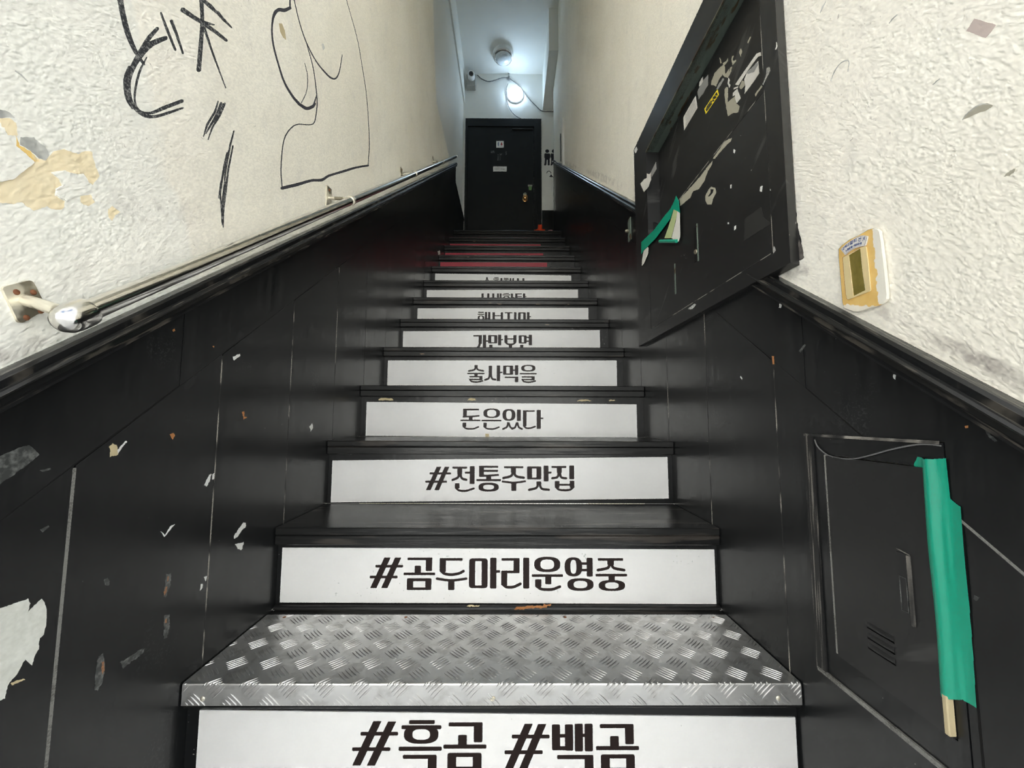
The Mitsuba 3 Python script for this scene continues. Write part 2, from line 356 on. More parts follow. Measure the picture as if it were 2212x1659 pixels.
# ---------------------------------------------------------------- structure
add('floor', box(-12, 12, -9, 0.72, -0.12, 0.0), 'pavement', label='grey street pavement in front of the stair entrance', kind='structure')
add('wall_street', box(-12, 12, -9.4, -9, 0, 7.5), 'facade', label='pale building front across the street behind the viewer', kind='structure')
for s in (-1, 1):
    add('wall_front', box(s * 0.66, s * 5.5, YF - 0.03, YF + 0.17, 0, 5.6), 'facade', label='pale outer wall beside the stair entrance', kind='structure')
add('wall_lintel', box(-0.66, 0.66, YF - 0.03, YF + 0.17, 3.1, 5.6), 'facade', label='outer wall above the stair entrance', kind='structure')

# left wall: rough plaster above the panelling, ending before the smooth wall of the landing
left_poly = Polygon([(YF, 0.0), (YF, 5.3), (2.62, 5.3), (2.70, 3.80), (2.82, 3.36), (2.91, 3.14), (3.53, 3.14), (3.53, 2.4), (1.0, 0.0)])
left_poly = left_poly.intersection(Polygon([(-0.2, rail_lo(-0.2)), (3.6, rail_lo(3.6)), (3.6, 6), (-0.2, 6)]))
add('wall_left', cat([place(ext(left_poly, 0.045), 'left', -0.602), box(-0.72, -0.602, YF, 5.05, 0, 5.6)]), 'plaster',
    label='rough cream plaster wall with graffiti, left of the stairs', kind='structure')
add('wall_left__landing_face', place(ext(Polygon([(2.5, ZL), (YB, ZL), (YB, ZC), (2.5, ZC)]), 0.002), 'left', -0.602), 'plaster_smooth', label='smooth grey white wall face at the landing')
REC = sbox(0.719, 1.297, 1.392, 1.662)
right_poly = Polygon([(YF, rail_lo(YF)), (4.56, rail_lo(4.56)), (4.56, 5.6), (YF, 5.6)]).difference(REC)
add('wall_right', cat([place(ext(right_poly, 0.06), 'right', 0.617), box(0.64, 0.76, YF, 4.56, 0, 5.6), box(0.61, 0.64, YF, 0.70, 1.0, 5.6), box(0.61, 0.64, 1.40, 4.56, 1.7, 5.6)]), 'plaster',
    label='rough cream plaster wall right of the stairs', kind='structure')
add('wall_back', cat([box(-0.75, 1.6, YB, YB + 0.12, ZL - 0.3, 5.6)]), 'plaster_smooth', label='smooth grey white end wall around the black door', kind='structure')
add('wall_side', box(1.45, 1.57, 4.3, YB, ZL - 0.3, 5.6), 'plaster_smooth', label='end of the dim alcove right of the landing', kind='structure')
add('wall_alcove', box(0.76, 1.57, 4.20, 4.32, ZL - 0.3, 5.6), 'plaster_smooth', label='wall of the alcove behind the right stair wall', kind='structure')
add('ceiling', cat([box(-0.75, 1.6, 3.2, YB + 0.12, ZC, ZC + 0.15), place(ext(Polygon([(YF, 3.1), (0.6, 3.1), (3.2, ZC), (3.2, ZC + 0.15), (0.6, 3.25), (YF, 3.25)]), 1.5), 'left', -0.75)]), 'plaster_smooth',
    label='white ceiling over the landing', kind='structure')
add('ceiling__bulkhead', box(-0.602, -0.582, 2.4, YB, 4.83, ZC), 'plaster_smooth', label='narrow boxed ledge along the left wall top')
add('ceiling__bulkhead', box(0.452, 1.45, 4.05, YB, 4.74, ZC), 'plaster_smooth', label='lowered ceiling over the right alcove')

# black board panelling of both walls: upright boards under one sloping top board, worn filler in the joints
joints = [0.534, 0.787, 1.037, 1.296, 1.553, 1.807, 2.065, 2.32, 2.58, 2.835, 3.09, 3.35, 3.605, 3.86]
def boards(side):
    x = -HW if side == 'left' else HW
    holder = 'wall_' + side
    ymax = 3.96 if side == 'left' else 4.56
    js = [YF] + [j if side == 'left' else j + {0: -0.07, 1: -0.016}.get(i, 0) for i, j in enumerate(joints)] + [ymax]
    floor_z = lambda y: 0.0 if y < Y0 else Z0 + RISE * (math.floor((y - Y0) / RUN)) - 0.30
    cut = sbox(0.474, 0.25, 0.697, 0.641) if side == 'right' else None
    def put(poly, name):
        if cut is not None:
            poly = poly.difference(cut)
        for g in getattr(poly, 'geoms', [poly]):
            if g.area > 1e-4:
                m = place(ext(g, 0.010), side, x - (0.010 if side == 'left' else -0.010))
                add(f'{holder}__{name}', m, 'black_paint')
    for a, b in zip(js[:-1], js[1:]):
        g = 0.0013
        lo = max(0.0, floor_z(a))
        put(Polygon([(a + g, lo), (b - g, lo), (b - g, seam(b) - 0.001), (a + g, seam(a) - 0.001)]), 'board')
    tops = [(YF, 0.69), (0.69, 1.9), (1.9, 3.1), (3.1, ymax)]
    for a, b in tops:
        put(Polygon([(a, seam(a) + 0.001), (b - 0.001, seam(b) + 0.001), (b - 0.001, rail_lo(b) + 0.004), (a, rail_lo(a) + 0.004)]), 'top_board')
    w = -1 if side == 'left' else 1
    back = Polygon([(YF, 0), (0.9, 0), (ymax, ZL - 0.3), (ymax, rail_lo(ymax)), (YF, rail_lo(YF))])
    if cut is not None:
        back = back.difference(cut)
    add(f'{holder}__backing', place(ext(back, 0.012), side, x + w * 0.0235), 'black_gap')
    for j in js[1:-1]:
        lo, hi = max(0, floor_z(j) + 0.05), seam(j) - 0.004
        strip = sbox(j - 0.0013, lo, j + 0.0013, hi)
        wide = 0.0021 if (side, round(j, 3)) in (('left', 0.534),) else 0.0013
        strip = sbox(j - wide, lo, j + wide, hi)
        if cut is not None:
            strip = strip.difference(cut)
        light = j < 1.4 and not (side == 'right' and j < 0.5)
        add(f'{holder}__joint_strip', place(ext(strip, 0.0098), side, x + w * 0.0095), 'worn_light' if wide > 0.002 else 'worn_filler' if light else 'black_gap')
    strip = Polygon([(YF, seam(YF) - 0.001), (ymax, seam(ymax) - 0.001), (ymax, seam(ymax) + 0.001), (YF, seam(YF) + 0.001)])
    if cut is not None:
        strip = strip.difference(cut)
    if side == 'right':
        near = Polygon([(YF, seam(YF) - 0.0022), (0.474, seam(0.474) - 0.0022), (0.474, seam(0.474) + 0.0016), (YF, seam(YF) + 0.0016)])
        add(f'{holder}__seam_strip', place(ext(near, 0.0100), side, x + w * 0.0095), 'worn_light')
    add(f'{holder}__seam_strip', place(ext(strip, 0.0092), side, x + w * 0.0095), 'black_gap')
boards('left')
boards('right')
add('wall_left__landing_panel', cat([box(-0.60, -0.575, 3.96, YB, ZL, 3.20), box(-0.60, -0.568, 3.96, YB, 3.20, 3.228, 0.006)]), 'black_paint', label='black panelling along the landing')
add('wall_back__skirting', box(0.437, 1.45, YB - 0.03, YB, ZL, 3.335), 'black_paint', label='black lower part of the end wall')
add('wall_back__skirting', box(-0.60, 0.437, YB - 0.004, YB, ZL - 0.2, ZL + 0.005), 'black_paint')

# mouldings on top of the panelling
PROFILE = [(0, 0), (0.010, 0), (0.0145, 0.003), (0.0145, 0.0065), (0.0105, 0.0095), (0.0090, 0.018), (0.0165, 0.021), (0.0195, 0.025), (0.0165, 0.0285), (0.0125, 0.030), (0.0125, 0.040), (0.009, 0.0445), (0.0, 0.0445)]
def moulding(key, side, ya, yb, label):
    x = -HW if side == 'left' else HW
    s = 1 if side == 'left' else -1
    v = []
    for y in (ya, yb):
        for w, h in PROFILE:
            v.append([x + s * (w - 0.008 if w == 0 else w), y, rail_lo(y) + h])
    n = len(PROFILE)
    f = []
    for i in range(n):
        k = (i + 1) % n
        f += [[i, k, n + k], [i, n + k, n + i]]
    f += [[0, i + 1, i] for i in range(1, n - 1)] + [[n, n + i, n + i + 1] for i in range(1, n - 1)]
    m = trimesh.Trimesh(v, f, process=False)
    m.fix_normals()
    add(key, m, 'black_trim', smooth=24, label=label, kind='structure')
moulding('trim_1', 'left', YF, 3.955, 'black double ridged moulding under the chrome handrail')
moulding('trim_2', 'right', YF, 0.815, 'black double ridged moulding below the yellowed plate, nearest on the right wall')
moulding('trim_3', 'right', 1.53, 4.555, 'black double ridged moulding beyond the steel cabinet')

# ---------------------------------------------------------------- staircase: treads, nosings, risers, base mouldings
tag('staircase', label='steep black painted wooden staircase with lettered white boards on its risers', category='staircase')
for k in range(NSTEP):
    y, z = Y0 + RUN * k, Z0 + RISE * k
    back = Y0 + RUN * (k + 1) + 0.016
    if k == NSTEP - 1:
        back = YB - 0.035
    x1 = HW - 0.0004
    t = 0.019
    top = z - (0.0035 if k == 0 else 0)
    add('staircase__tread', box(-x1, x1, y + (0.004 if k == 0 else 0), back, top - t, top, 0.0022), 'black_tread')
    add('staircase__nosing', box(-x1, x1, y + 0.0010 + (0.004 if k == 0 else 0), y + 0.045, top - 0.0425, top - t - 0.0002, 0.0022), 'black_tread')
    add('staircase__riser', box(-x1, x1, y + 0.019, y + 0.034, (z - RISE) if k else 0.0, top - t - 0.001), 'black_paint')
    if k in (0, 1):
        q = Polygon([(0, 0), (0.013, 0), (0.0125, 0.004), (0.009, 0.0078), (0.0, 0.0092)])
        m = ext(q, 2 * x1 - 0.004)
        v = m.vertices
        m = trimesh.Trimesh(np.stack([v[:, 2] - x1 + 0.002, y + 0.019 - v[:, 0], (z - RISE if k else 0.0) + v[:, 1]], 1), m.faces, process=False)
        m.fix_normals()
        add('staircase__base_moulding', m, 'black_tread', smooth=40)
for i, (x, z, w, h, mat) in enumerate([(0.09, 0.207, 0.06, 0.006, 'chip_orange'), (0.055, 0.205, 0.03, 0.007, 'chip_orange'), (0.12, 0.212, 0.02, 0.004, 'chip_orange'),
                                       (-0.06, 0.210, 0.03, 0.003, 'chip_beige')]):
    p = ragged([(x - w / 2, z - h / 2), (x + w / 2, z - h / 3), (x + w / 2, z + h / 2), (x - w / 3, z + h / 2)], 0.004, 0.0016, i)
    add('staircase__paint_chip', place(ext(p, 0.0012), 'front', Y0 + RUN + 0.0065), mat)
for i, (x, w) in enumerate([(-0.455, 0.06), (-0.12, 0.035), (0.32, 0.06), (0.43, 0.03)]):
    z = 0.734
    p = ragged([(x - w / 2, z), (x + w / 2, z + 0.001), (x + w / 3, z + 0.009 - 0.005 * (i > 1)), (x - w / 3, z + 0.01 - 0.004 * (i > 1))], 0.006, 0.002, 40 + i)
    add('staircase__paint_chip', place(ext(p, 0.001), 'front', Y0 + 3 * RUN + 0.0192), 'chip_beige')

# ---------------------------------------------------------------- checker plate over the lowest step
tag('tread_plate', label='silver five bar checker plate screwed over the lowest visible step', category='metal plate')
px0, px1, pf, pb, zt, lip = -0.5475, 0.5475, Y0, 0.9835, Z0, 0.037
prof = [(pf, zt - lip), (pf, zt - 0.004), (pf + 0.0013, zt - 0.0012), (pf + 0.004, zt), (pb, zt), (pb, zt - 0.003), (pf + 0.0045, zt - 0.003), (pf + 0.003, zt - 0.0045), (pf + 0.003, zt - lip)]
m = ext(Polygon(prof), px1 - px0)
v = m.vertices
m = trimesh.Trimesh(np.stack([v[:, 2] + px0, v[:, 0], v[:, 1]], 1), m.faces, process=False)
m.fix_normals()
add('tread_plate__sheet', m, 'checker_steel', smooth=35)

def lens(cx, cy, ang, L=0.0335, W=0.0042, H=0.0014):
    """One raised bar of the checker pattern, flat in (u, v), pointed at both ends."""
    n = 10
    t = np.linspace(-1, 1, n)
    c, s = math.cos(ang), math.sin(ang)
    v = []
    for a in t:
        w = W / 2 * max(0.0, (1 - a * a)) ** 0.6 + 1e-5
        for b, h in ((-1, -0.0003), (-0.45, H * (1 - a ** 4)), (0.45, H * (1 - a ** 4)), (1, -0.0003)):
            u, q = a * L / 2, b * w
            v.append([cx + c * u - s * q, cy + s * u + c * q, h])
    f = []
    for i in range(n - 1):
        for j in range(3):
            p = i * 4 + j
            f += [[p, p + 4, p + 5], [p, p + 5, p + 1]]
    return np.array(v), np.array(f)

tv, tf, base = [], [], 0
fold = lambda q: q    # the sheet unrolled: v above pf is the top, v below pf runs down the lip
def unroll(v):
    out = np.empty_like(v)
    top = v[:, 1] >= pf
    out[:, 0] = v[:, 0]
    out[:, 1] = np.where(top, v[:, 1], pf - v[:, 2])
    out[:, 2] = np.where(top, zt + v[:, 2], zt - (pf - v[:, 1]))
    return out
for i in range(-10, 11):
    for j in range(-2, 4):
        for kind in (0, 1):
            cx, cy = -0.4265 + 0.0648 * i + 0.323 + 0.0325 * kind, 0.799 + 0.0646 * j - 0.0320 * kind
            ang = math.radians(43 if kind == 0 else 137)
            for q in range(-2, 3):
                ox, oy = -math.sin(ang) * 0.0066 * q, math.cos(ang) * 0.0066 * q
                v, f = lens(cx + ox, cy + oy, ang)
                ok = (v[:, 0] > px0 + 0.001) & (v[:, 0] < px1 - 0.001) & (v[:, 1] < pb - 0.001) & (v[:, 1] > pf - lip + 0.0005)
                f = f[ok[f].all(1)]
                if len(f) < 6:
                    continue
                tv.append(unroll(v))
                tf.append(f + base)
                base += len(v)
add('tread_plate__raised_bar', trimesh.Trimesh(np.vstack(tv), np.vstack(tf), process=False), 'checker_steel', smooth=30, kind='stuff', label='raised bars of the checker pattern')
for x in (-0.5105, 0.0, 0.5055):
    m = lathe([(0, 0.0014), (0.0022, 0.0013), (0.0042, 0.0004), (0.0045, -0.001), (0, -0.001)], [x, pf - 0.0002, zt - 0.0255], [0, -1, 0], 16)
    add('tread_plate__screw', m, 'bracket_metal', smooth=40)
for x in (-0.50, -0.215, 0.16, 0.512):
    m = lathe([(0, 0.0010), (0.0022, 0.0009), (0.0038, 0.0002), (0.004, -0.001), (0, -0.001)], [x, pb - 0.012, zt], [0, 0, 1], 12)
    add('tread_plate__screw', m, 'rust', smooth=40)

# ---------------------------------------------------------------- lettered boards on the risers
def glyphs(strokes):
    """Strokes in the board's drawing units (x right, y down) as one shapely shape."""
    out = []
    for s in strokes:
        k = s[0]
        if k == 'h':
            _, xa, xb, y, w = s
            out.append(sbox(xa + w * .3, y - w / 2 + w * .3, xb - w * .3, y + w / 2 - w * .3).buffer(w * .3, 4))
        elif k == 'v':
            _, x, ya, yb, w = s
            r = w * .16
            out.append(sbox(x - w / 2 + r, ya + r, x + w / 2 - r, yb - r).buffer(r, 4))
        elif k == 'c':
            _, pts, w = s
            out.append(LineString(smooth_path(pts, 6)).buffer(w / 2, 5))
        elif k == 'l':
            _, pts, w = s
            (xa, ya), (xb, yb) = pts
            out.append(Polygon([(xa - w / 2, ya), (xa + w / 2, ya), (xb + w / 2, yb), (xb - w / 2, yb)]).buffer(-3).buffer(3, 3))
        elif k == 'o':
            _, cx, cy, rx, ry, ix, iy = s
            sup = lambda a, b: Polygon([(cx + a * np.sign(math.cos(t)) * abs(math.cos(t)) ** .78, cy + b * np.sign(math.sin(t)) * abs(math.sin(t)) ** .78) for t in np.linspace(0, 2 * math.pi, 40, endpoint=False)])
            out.append(sup(rx, ry).difference(sup(ix, iy)))
        elif k == 'b':
            _, x0, y0, x1, y1, a0, b0, a1, b1 = s
            r = (y1 - y0) * .10
            o = sbox(x0 + r, y0 + r, x1 - r, y1 - r).buffer(r, 4)
            out.append(o.difference(sbox(a0 + 3, b0 + 3, a1 - 3, b1 - 3).buffer(3, 3)))
    return unary_union(out)

H0 = [('l', [(245, 122), (105, 437)], 58), ('l', [(350, 125), (208, 438)], 58), ('h', 128, 395, 212, 25), ('h', 72, 342, 322, 25),
      ('h', 472, 655, 129, 27), ('h', 418, 703, 166, 27), ('o', 560, 218, 123, 66, 63, 39), ('h', 402, 708, 320, 28), ('h', 433, 672, 377, 27), ('v', 642, 366, 480, 62),
      ('h', 755, 998, 146, 28), ('v', 966, 134, 274, 62), ('v', 855, 222, 310, 62), ('h', 720, 1026, 305, 28), ('b', 750, 350, 992, 490, 812, 378, 930, 448),
      ('l', [(1328, 143), (1188, 460)], 58), ('l', [(1425, 145), (1290, 460)], 58), ('h', 1207, 1477, 234, 25), ('h', 1156, 1427, 346, 25),
      ('v', 1523, 148, 332, 58), ('v', 1616, 148, 335, 58), ('h', 1500, 1620, 229, 24), ('h', 1500, 1640, 318, 28), ('v', 1686, 143, 340, 58), ('v', 1757, 143, 340, 58), ('h', 1690, 1750, 226, 22),
      ('h', 1530, 1788, 381, 28), ('v', 1757, 369, 492, 62),
      ('h', 1838, 2080, 160, 28), ('v', 2049, 148, 290, 62), ('v', 1941, 232, 322, 62), ('h', 1808, 2115, 318, 28), ('b', 1842, 363, 2083, 502, 1905, 391, 2022, 458)]
H1 = [('l', [(208, 90), (103, 332)], 50), ('l', [(293, 90), (190, 332)], 50), ('h', 115, 334, 159, 20), ('h', 72, 293, 245, 20),
      ('h', 368, 566, 100, 20), ('v', 540, 91, 197, 50), ('v', 452, 155, 222, 50), ('h', 340, 590, 220, 20), ('b', 368, 255, 562, 348, 418, 278, 514, 328),
      ('h', 625, 808, 104, 20), ('v', 650, 94, 205, 50), ('c', [(637, 195), (665, 218), (720, 226), (780, 216), (815, 198)], 22), ('c', [(606, 258), (720, 272), (838, 258)], 19), ('v', 720, 270, 348, 50),
      ('b', 860, 96, 1008, 333, 908, 118, 960, 312), ('v', 1053, 91, 336, 50), ('h', 1070, 1107, 200, 20),
      ('h', 1118, 1262, 104, 20), ('v', 1238, 95, 213, 48), ('h', 1118, 1262, 204, 20), ('v', 1140, 196, 312, 48), ('c', [(1128, 302), (1160, 324), (1215, 323), (1268, 299)], 22), ('v', 1315, 91, 336, 48),
      ('o', 1483, 144, 104, 61, 55, 40), ('h', 1360, 1608, 233, 20), ('v', 1491, 236, 302, 48), ('v', 1411, 263, 325, 50), ('c', [(1400, 318), (1440, 341), (1520, 343), (1582, 321)], 22),
      ('o', 1692, 163, 70, 76, 24, 56), ('h', 1750, 1810, 137, 20), ('h', 1750, 1810, 189, 20), ('v', 1822, 91, 240, 48), ('o', 1747, 304, 104, 50, 54, 30),
      ('h', 1888, 2090, 104, 20), ('v', 1990, 105, 150, 52), ('c', [(1985, 135), (1965, 172), (1888, 189)], 22), ('c', [(1995, 135), (2015, 172), (2096, 189)], 22), ('h', 1868, 2120, 229, 20), ('v', 1996, 232, 278, 50), ('o', 1997, 312, 105, 43, 54, 26)]
H2 = [('l', [(287, 170), (154, 472)], 60), ('l', [(391, 170), (262, 472)], 60), ('h', 167, 443, 256, 26), ('h', 114, 392, 363, 26),
      ('h', 460, 650, 182, 26), ('v', 555, 180, 270, 64), ('c', [(552, 230), (535, 305), (466, 340)], 30), ('c', [(560, 250), (585, 318), (640, 338)], 30), ('h', 622, 700, 246, 26), ('v', 717, 162, 393, 62),
      ('v', 525, 383, 450, 60), ('c', [(508, 440), (550, 474), (640, 480), (738, 450)], 26),
      ('h', 805, 1052, 169, 26), ('v', 837, 158, 298, 62), ('h', 840, 1050, 222, 26), ('c', [(820, 287), (920, 284), (1050, 275)], 26), ('v', 930, 288, 345, 64), ('h', 772, 1088, 342, 26), ('o', 930, 432, 131, 57, 70, 31),
      ('h', 1128, 1377, 175, 26), ('v', 1250, 172, 245, 66), ('c', [(1243, 215), (1222, 285), (1122, 314)], 32), ('c', [(1257, 215), (1282, 288), (1382, 310)], 32), ('c', [(1110, 359), (1255, 374), (1400, 356)], 25), ('v', 1255, 375, 480, 64),
      ('b', 1426, 163, 1610, 332, 1490, 190, 1548, 308), ('v', 1672, 153, 357, 62), ('h', 1690, 1742, 243, 26), ('v', 1578, 358, 400, 64), ('c', [(1570, 380), (1545, 440), (1452, 466)], 30), ('c', [(1586, 385), (1615, 450), (1705, 465)], 30),
      ('h', 1742, 1934, 170, 26), ('v', 1843, 168, 250, 64), ('c', [(1838, 225), (1820, 298), (1752, 316)], 30), ('c', [(1846, 230), (1868, 302), (1930, 317)], 30), ('v', 2004, 150, 328, 62),
      ('v', 1814, 352, 440, 60), ('v', 2007, 348, 440, 60), ('h', 1800, 2010, 400, 24), ('c', [(1800, 430), (1850, 466), (1970, 466), (2022, 430)], 28)]
H3 = [('h', 200, 428, 1227, 24), ('v', 227, 1216, 1335, 54), ('c', [(205, 1330), (320, 1326), (425, 1317)], 23), ('v', 311, 1326, 1385, 52), ('h', 166, 450, 1382, 21), ('v', 221, 1415, 1475, 52), ('c', [(207, 1468), (250, 1498), (345, 1502), (420, 1476)], 23),
      ('o', 611, 1279, 119, 68, 66, 50), ('h', 466, 750, 1384, 21), ('v', 517, 1415, 1475, 48), ('c', [(505, 1470), (550, 1500), (640, 1503), (716, 1478)], 22),
      ('o', 858, 1302, 92, 84, 40, 62), ('v', 1000, 1226, 1388, 56), ('v', 850, 1408, 1440, 40), ('c', [(848, 1420), (828, 1475), (775, 1503)], 27), ('c', [(855, 1420), (880, 1478), (915, 1498)], 27), ('v', 975, 1408, 1440, 40), ('c', [(970, 1420), (945, 1480), (905, 1500)], 27), ('c', [(980, 1420), (1000, 1478), (1045, 1503)], 27),
      ('h', 1060, 1228, 1246, 22), ('v', 1085, 1236, 1465, 52), ('c', [(1070, 1458), (1105, 1488), (1170, 1490), (1232, 1467)], 24), ('v', 1285, 1228, 1500, 58), ('h', 1300, 1352, 1350, 21)]
H4 = [('v', 387, 588, 640, 46), ('c', [(380, 615), (362, 655), (284, 674)], 24), ('c', [(394, 615), (415, 655), (490, 672)], 24), ('h', 262, 508, 710, 19), ('v', 387, 712, 752, 46), ('h', 293, 480, 755, 19), ('v', 457, 748, 803, 44), ('h', 293, 478, 796, 19), ('c', [(300, 795), (325, 823), (400, 832), (482, 815)], 22),
      ('v', 592, 598, 735, 48), ('c', [(586, 715), (568, 778), (518, 800)], 27), ('c', [(598, 720), (618, 782), (664, 797)], 27), ('v', 708, 593, 818, 48), ('h', 725, 765, 693, 19),
      ('b', 775, 595, 918, 727, 820, 612, 870, 708), ('h', 905, 960, 660, 19), ('v', 968, 590, 728, 48), ('h', 798, 992, 763, 20), ('v', 968, 755, 833, 48),
      ('o', 1136, 631, 102, 48, 58, 31), ('h', 1012, 1256, 710, 19), ('h', 1043, 1228, 757, 19), ('v', 1205, 749, 803, 44), ('h', 1043, 1226, 796, 19), ('c', [(1048, 794), (1075, 823), (1150, 832), (1236, 815)], 22)]
H5 = [('h', 348, 470, 170, 20), ('v', 447, 160, 285, 46), ('c', [(443, 270), (425, 325), (372, 376)], 32), ('v', 508, 156, 392, 46), ('h', 520, 560, 245, 18),
      ('b', 560, 160, 692, 277, 605, 177, 648, 262), ('v', 725, 154, 305, 46), ('h', 740, 776, 225, 18), ('v', 600, 298, 352, 46), ('c', [(590, 345), (640, 376), (770, 362)], 22),
      ('v', 815, 160, 268, 44), ('v', 944, 158, 268, 44), ('h', 810, 950, 213, 17), ('c', [(805, 258), (845, 288), (915, 288), (955, 258)], 24), ('v', 880, 288, 350, 46), ('h', 770, 995, 360, 20),
      ('b', 998, 160, 1112, 277, 1040, 177, 1074, 262), ('h', 1100, 1160, 190, 18), ('h', 1100, 1160, 245, 18), ('v', 1165, 152, 303, 46), ('v', 1042, 298, 352, 46), ('c', [(1032, 345), (1080, 376), (1190, 360)], 22)]
H6 = [('h', 362, 498, 1050, 24), ('h', 352, 508, 1096, 22), ('o', 432, 1182, 80, 58, 36, 38), ('v', 550, 1042, 1330, 52), ('v', 628, 1042, 1330, 52), ('h', 550, 628, 1195, 20),
      ('v', 735, 1048, 1225, 56), ('v', 931, 1048, 1225, 56), ('h', 730, 930, 1130, 20), ('c', [(722, 1215), (780, 1245), (880, 1245), (945, 1215)], 28), ('v', 832, 1245, 1310, 54), ('h', 690, 975, 1318, 22),
      ('h', 998, 1184, 1058, 24), ('v', 1092, 1058, 1200, 58), ('c', [(1085, 1180), (1060, 1270), (1000, 1310)], 34), ('c', [(1098, 1180), (1120, 1270), (1180, 1305)], 34), ('v', 1250, 1042, 1330, 58),
      ('b', 1318, 1048, 1502, 1260, 1378, 1072, 1440, 1235), ('v', 1560, 1040, 1330, 60), ('h', 1580, 1630, 1148, 22)]
H7 = [('v', 470, 598, 780, 52), ('c', [(455, 775), (500, 805), (570, 790)], 24), ('v', 605, 598, 840, 52), ('v', 725, 598, 760, 50), ('c', [(712, 755), (750, 785), (800, 770)], 24), ('v', 838, 598, 840, 46), ('v', 900, 598, 840, 46), ('h', 838, 900, 700, 18),
      ('h', 975, 1098, 600, 19), ('h', 945, 1132, 632, 19), ('o', 1040, 705, 78, 50, 36, 32), ('v', 1170, 598, 840, 48), ('h', 1180, 1230, 690, 18),
      ('h', 1250, 1408, 606, 19), ('v', 1276, 598, 740, 50), ('h', 1280, 1406, 672, 19), ('h', 1255, 1406, 735, 19), ('v', 1460, 596, 780, 52), ('h', 1475, 1522, 668, 18), ('v', 1300, 780, 830, 48), ('c', [(1290, 825), (1350, 850), (1480, 835)], 22)]
H8 = [('v', 575, 212, 262, 44), ('c', [(568, 240), (545, 300), (490, 325)], 26), ('c', [(582, 240), (605, 300), (655, 322)], 26), ('h', 480, 670, 370, 20), ('h', 745, 850, 225, 19), ('h', 722, 870, 256, 19), ('o', 797, 325, 70, 48, 32, 30), ('v', 920, 230, 470, 46),
      ('h', 978, 1092, 235, 19), ('h', 972, 1098, 264, 19), ('o', 1035, 330, 62, 48, 28, 30), ('v', 1138, 230, 470, 40), ('v', 1200, 230, 470, 40), ('h', 1138, 1200, 345, 18),
      ('v', 1314, 232, 330, 46), ('c', [(1308, 320), (1285, 385), (1245, 410)], 26), ('c', [(1320, 320), (1340, 385), (1380, 405)], 26), ('v', 1445, 232, 470, 48)]
# (step, left x, right x, top z at left, top z at right, height, strokes, drawing origin and unit in metres, label)
BOARDS = [
    (0, -0.5265, 0.5450, 0.1448, 0.1308, 0.1150, H0, -0.26891, 0.15442, 0.0002505, 0.0002332, 'lowest white riser board, two hashtags in large dark lettering'),
    (1, -0.5378, 0.5418, 0.3442, 0.3406, 0.1310, H1, -0.34047, 0.34763, 0.0003122, 0.0003010, 'white riser board with one long hashtag directly above the metal checker plate'),
    (2, -0.5375, 0.5346, 0.5308, 0.5444, 0.1310, H2, -0.26804, 0.55308, 0.0002467, 0.0002426, 'white riser board with hashtag lettering, second above the metal checker plate'),
    (3, -0.5290, 0.5227, 0.7283, 0.7215, 0.1310, H3, -0.20776, 1.03050, 0.0002710, 0.0002699, 'white riser board with four letters and a small brown scrap at its foot'),
    (4, -0.5321, 0.5195, 0.9286, 0.9323, 0.1310, H4, -0.25101, 1.09813, 0.0003199, 0.0003219, 'white riser board with fully visible four letter line, fourth above the checker plate'),
    (5, -0.5375, 0.5045, 1.1221, 1.1327, 0.1310, H5, -0.29427, 1.16279, 0.0003689, 0.0003738, 'white riser board, lower tips of its lettering cut off, fifth above the plate'),
    (6, -0.5263, 0.4982, 1.3194, 1.3267, 0.1310, H6, -0.25426, 1.56442, 0.0002506, 0.0002553, 'white riser board with lettering half hidden by the step, sixth above the plate'),
    (7, -0.5295, 0.4828, 1.5168, 1.5253, 0.1310, H7, -0.28774, 1.66717, 0.0002800, 0.0002865, 'narrow visible white riser board, second from the top of the lettered ones'),
    (8, -0.5268, 0.4802, 1.7285, 1.7186, 0.1310, H8, -0.32132, 1.76897, 0.0003094, 0.0003178, 'topmost white riser board, only a thin slice of lettering showing'),
]
for k, xl, xr, zl, zr, hh, st, ox, oz, ux, uz, lab in BOARDS:
    y = Y0 + RUN * k + 0.019
    b = tag('riser_board' if k == 0 else f'riser_board_{k:03d}', label=lab, category='sign', group='lettered white boards on the stair risers')
    poly = Polygon([(xl, zl), (xr, zr), (xr, zr - hh), (xl, zl - hh)])
    add(b + '__board', place(ext(poly, 0.0024), 'front', y - 0.0001), 'sign_white')
    g = affinity.affine_transform(glyphs(st), [ux, 0, 0, -uz, ox, oz])
    add(b + '__lettering', place(ext(g.simplify(0.00008), 0.0004), 'front', y - 0.0026), 'sign_ink', label='dark brown brush style lettering')
for k, xl, xr, z, h in ((9, -0.538, 0.327, 1.921, 0.12), (10, -0.5506 + 0.006, 0.3186, 2.1102, 0.12), (11, -0.545, 0.317, 2.3104, 0.12), (12, -0.544, 0.3285, 2.4994, 0.12)):
    add('riser_strip' if k == 9 else f'riser_strip_{k - 9:03d}', place(ext(sbox(xl, z - h, xr, z), 0.002), 'front', Y0 + RUN * k + 0.0188), 'sign_red',
        label={9: 'lowest and brightest red strip on a dark riser, just above the lettered boards', 10: 'second red strip from below on the dark upper risers',
               11: 'thin red strip third from below on the dark upper risers', 12: 'uppermost dim red strip under the landing edge'}[k], category='sign', group='red strips on the upper risers')
add('riser_board_003__stuck_scrap', place(ext(sbox(-0.066, 0.5946, -0.052, 0.606), 0.002), 'front', Y0 + 3 * RUN + 0.016), 'chip_beige', label='small brown scrap at the board foot')

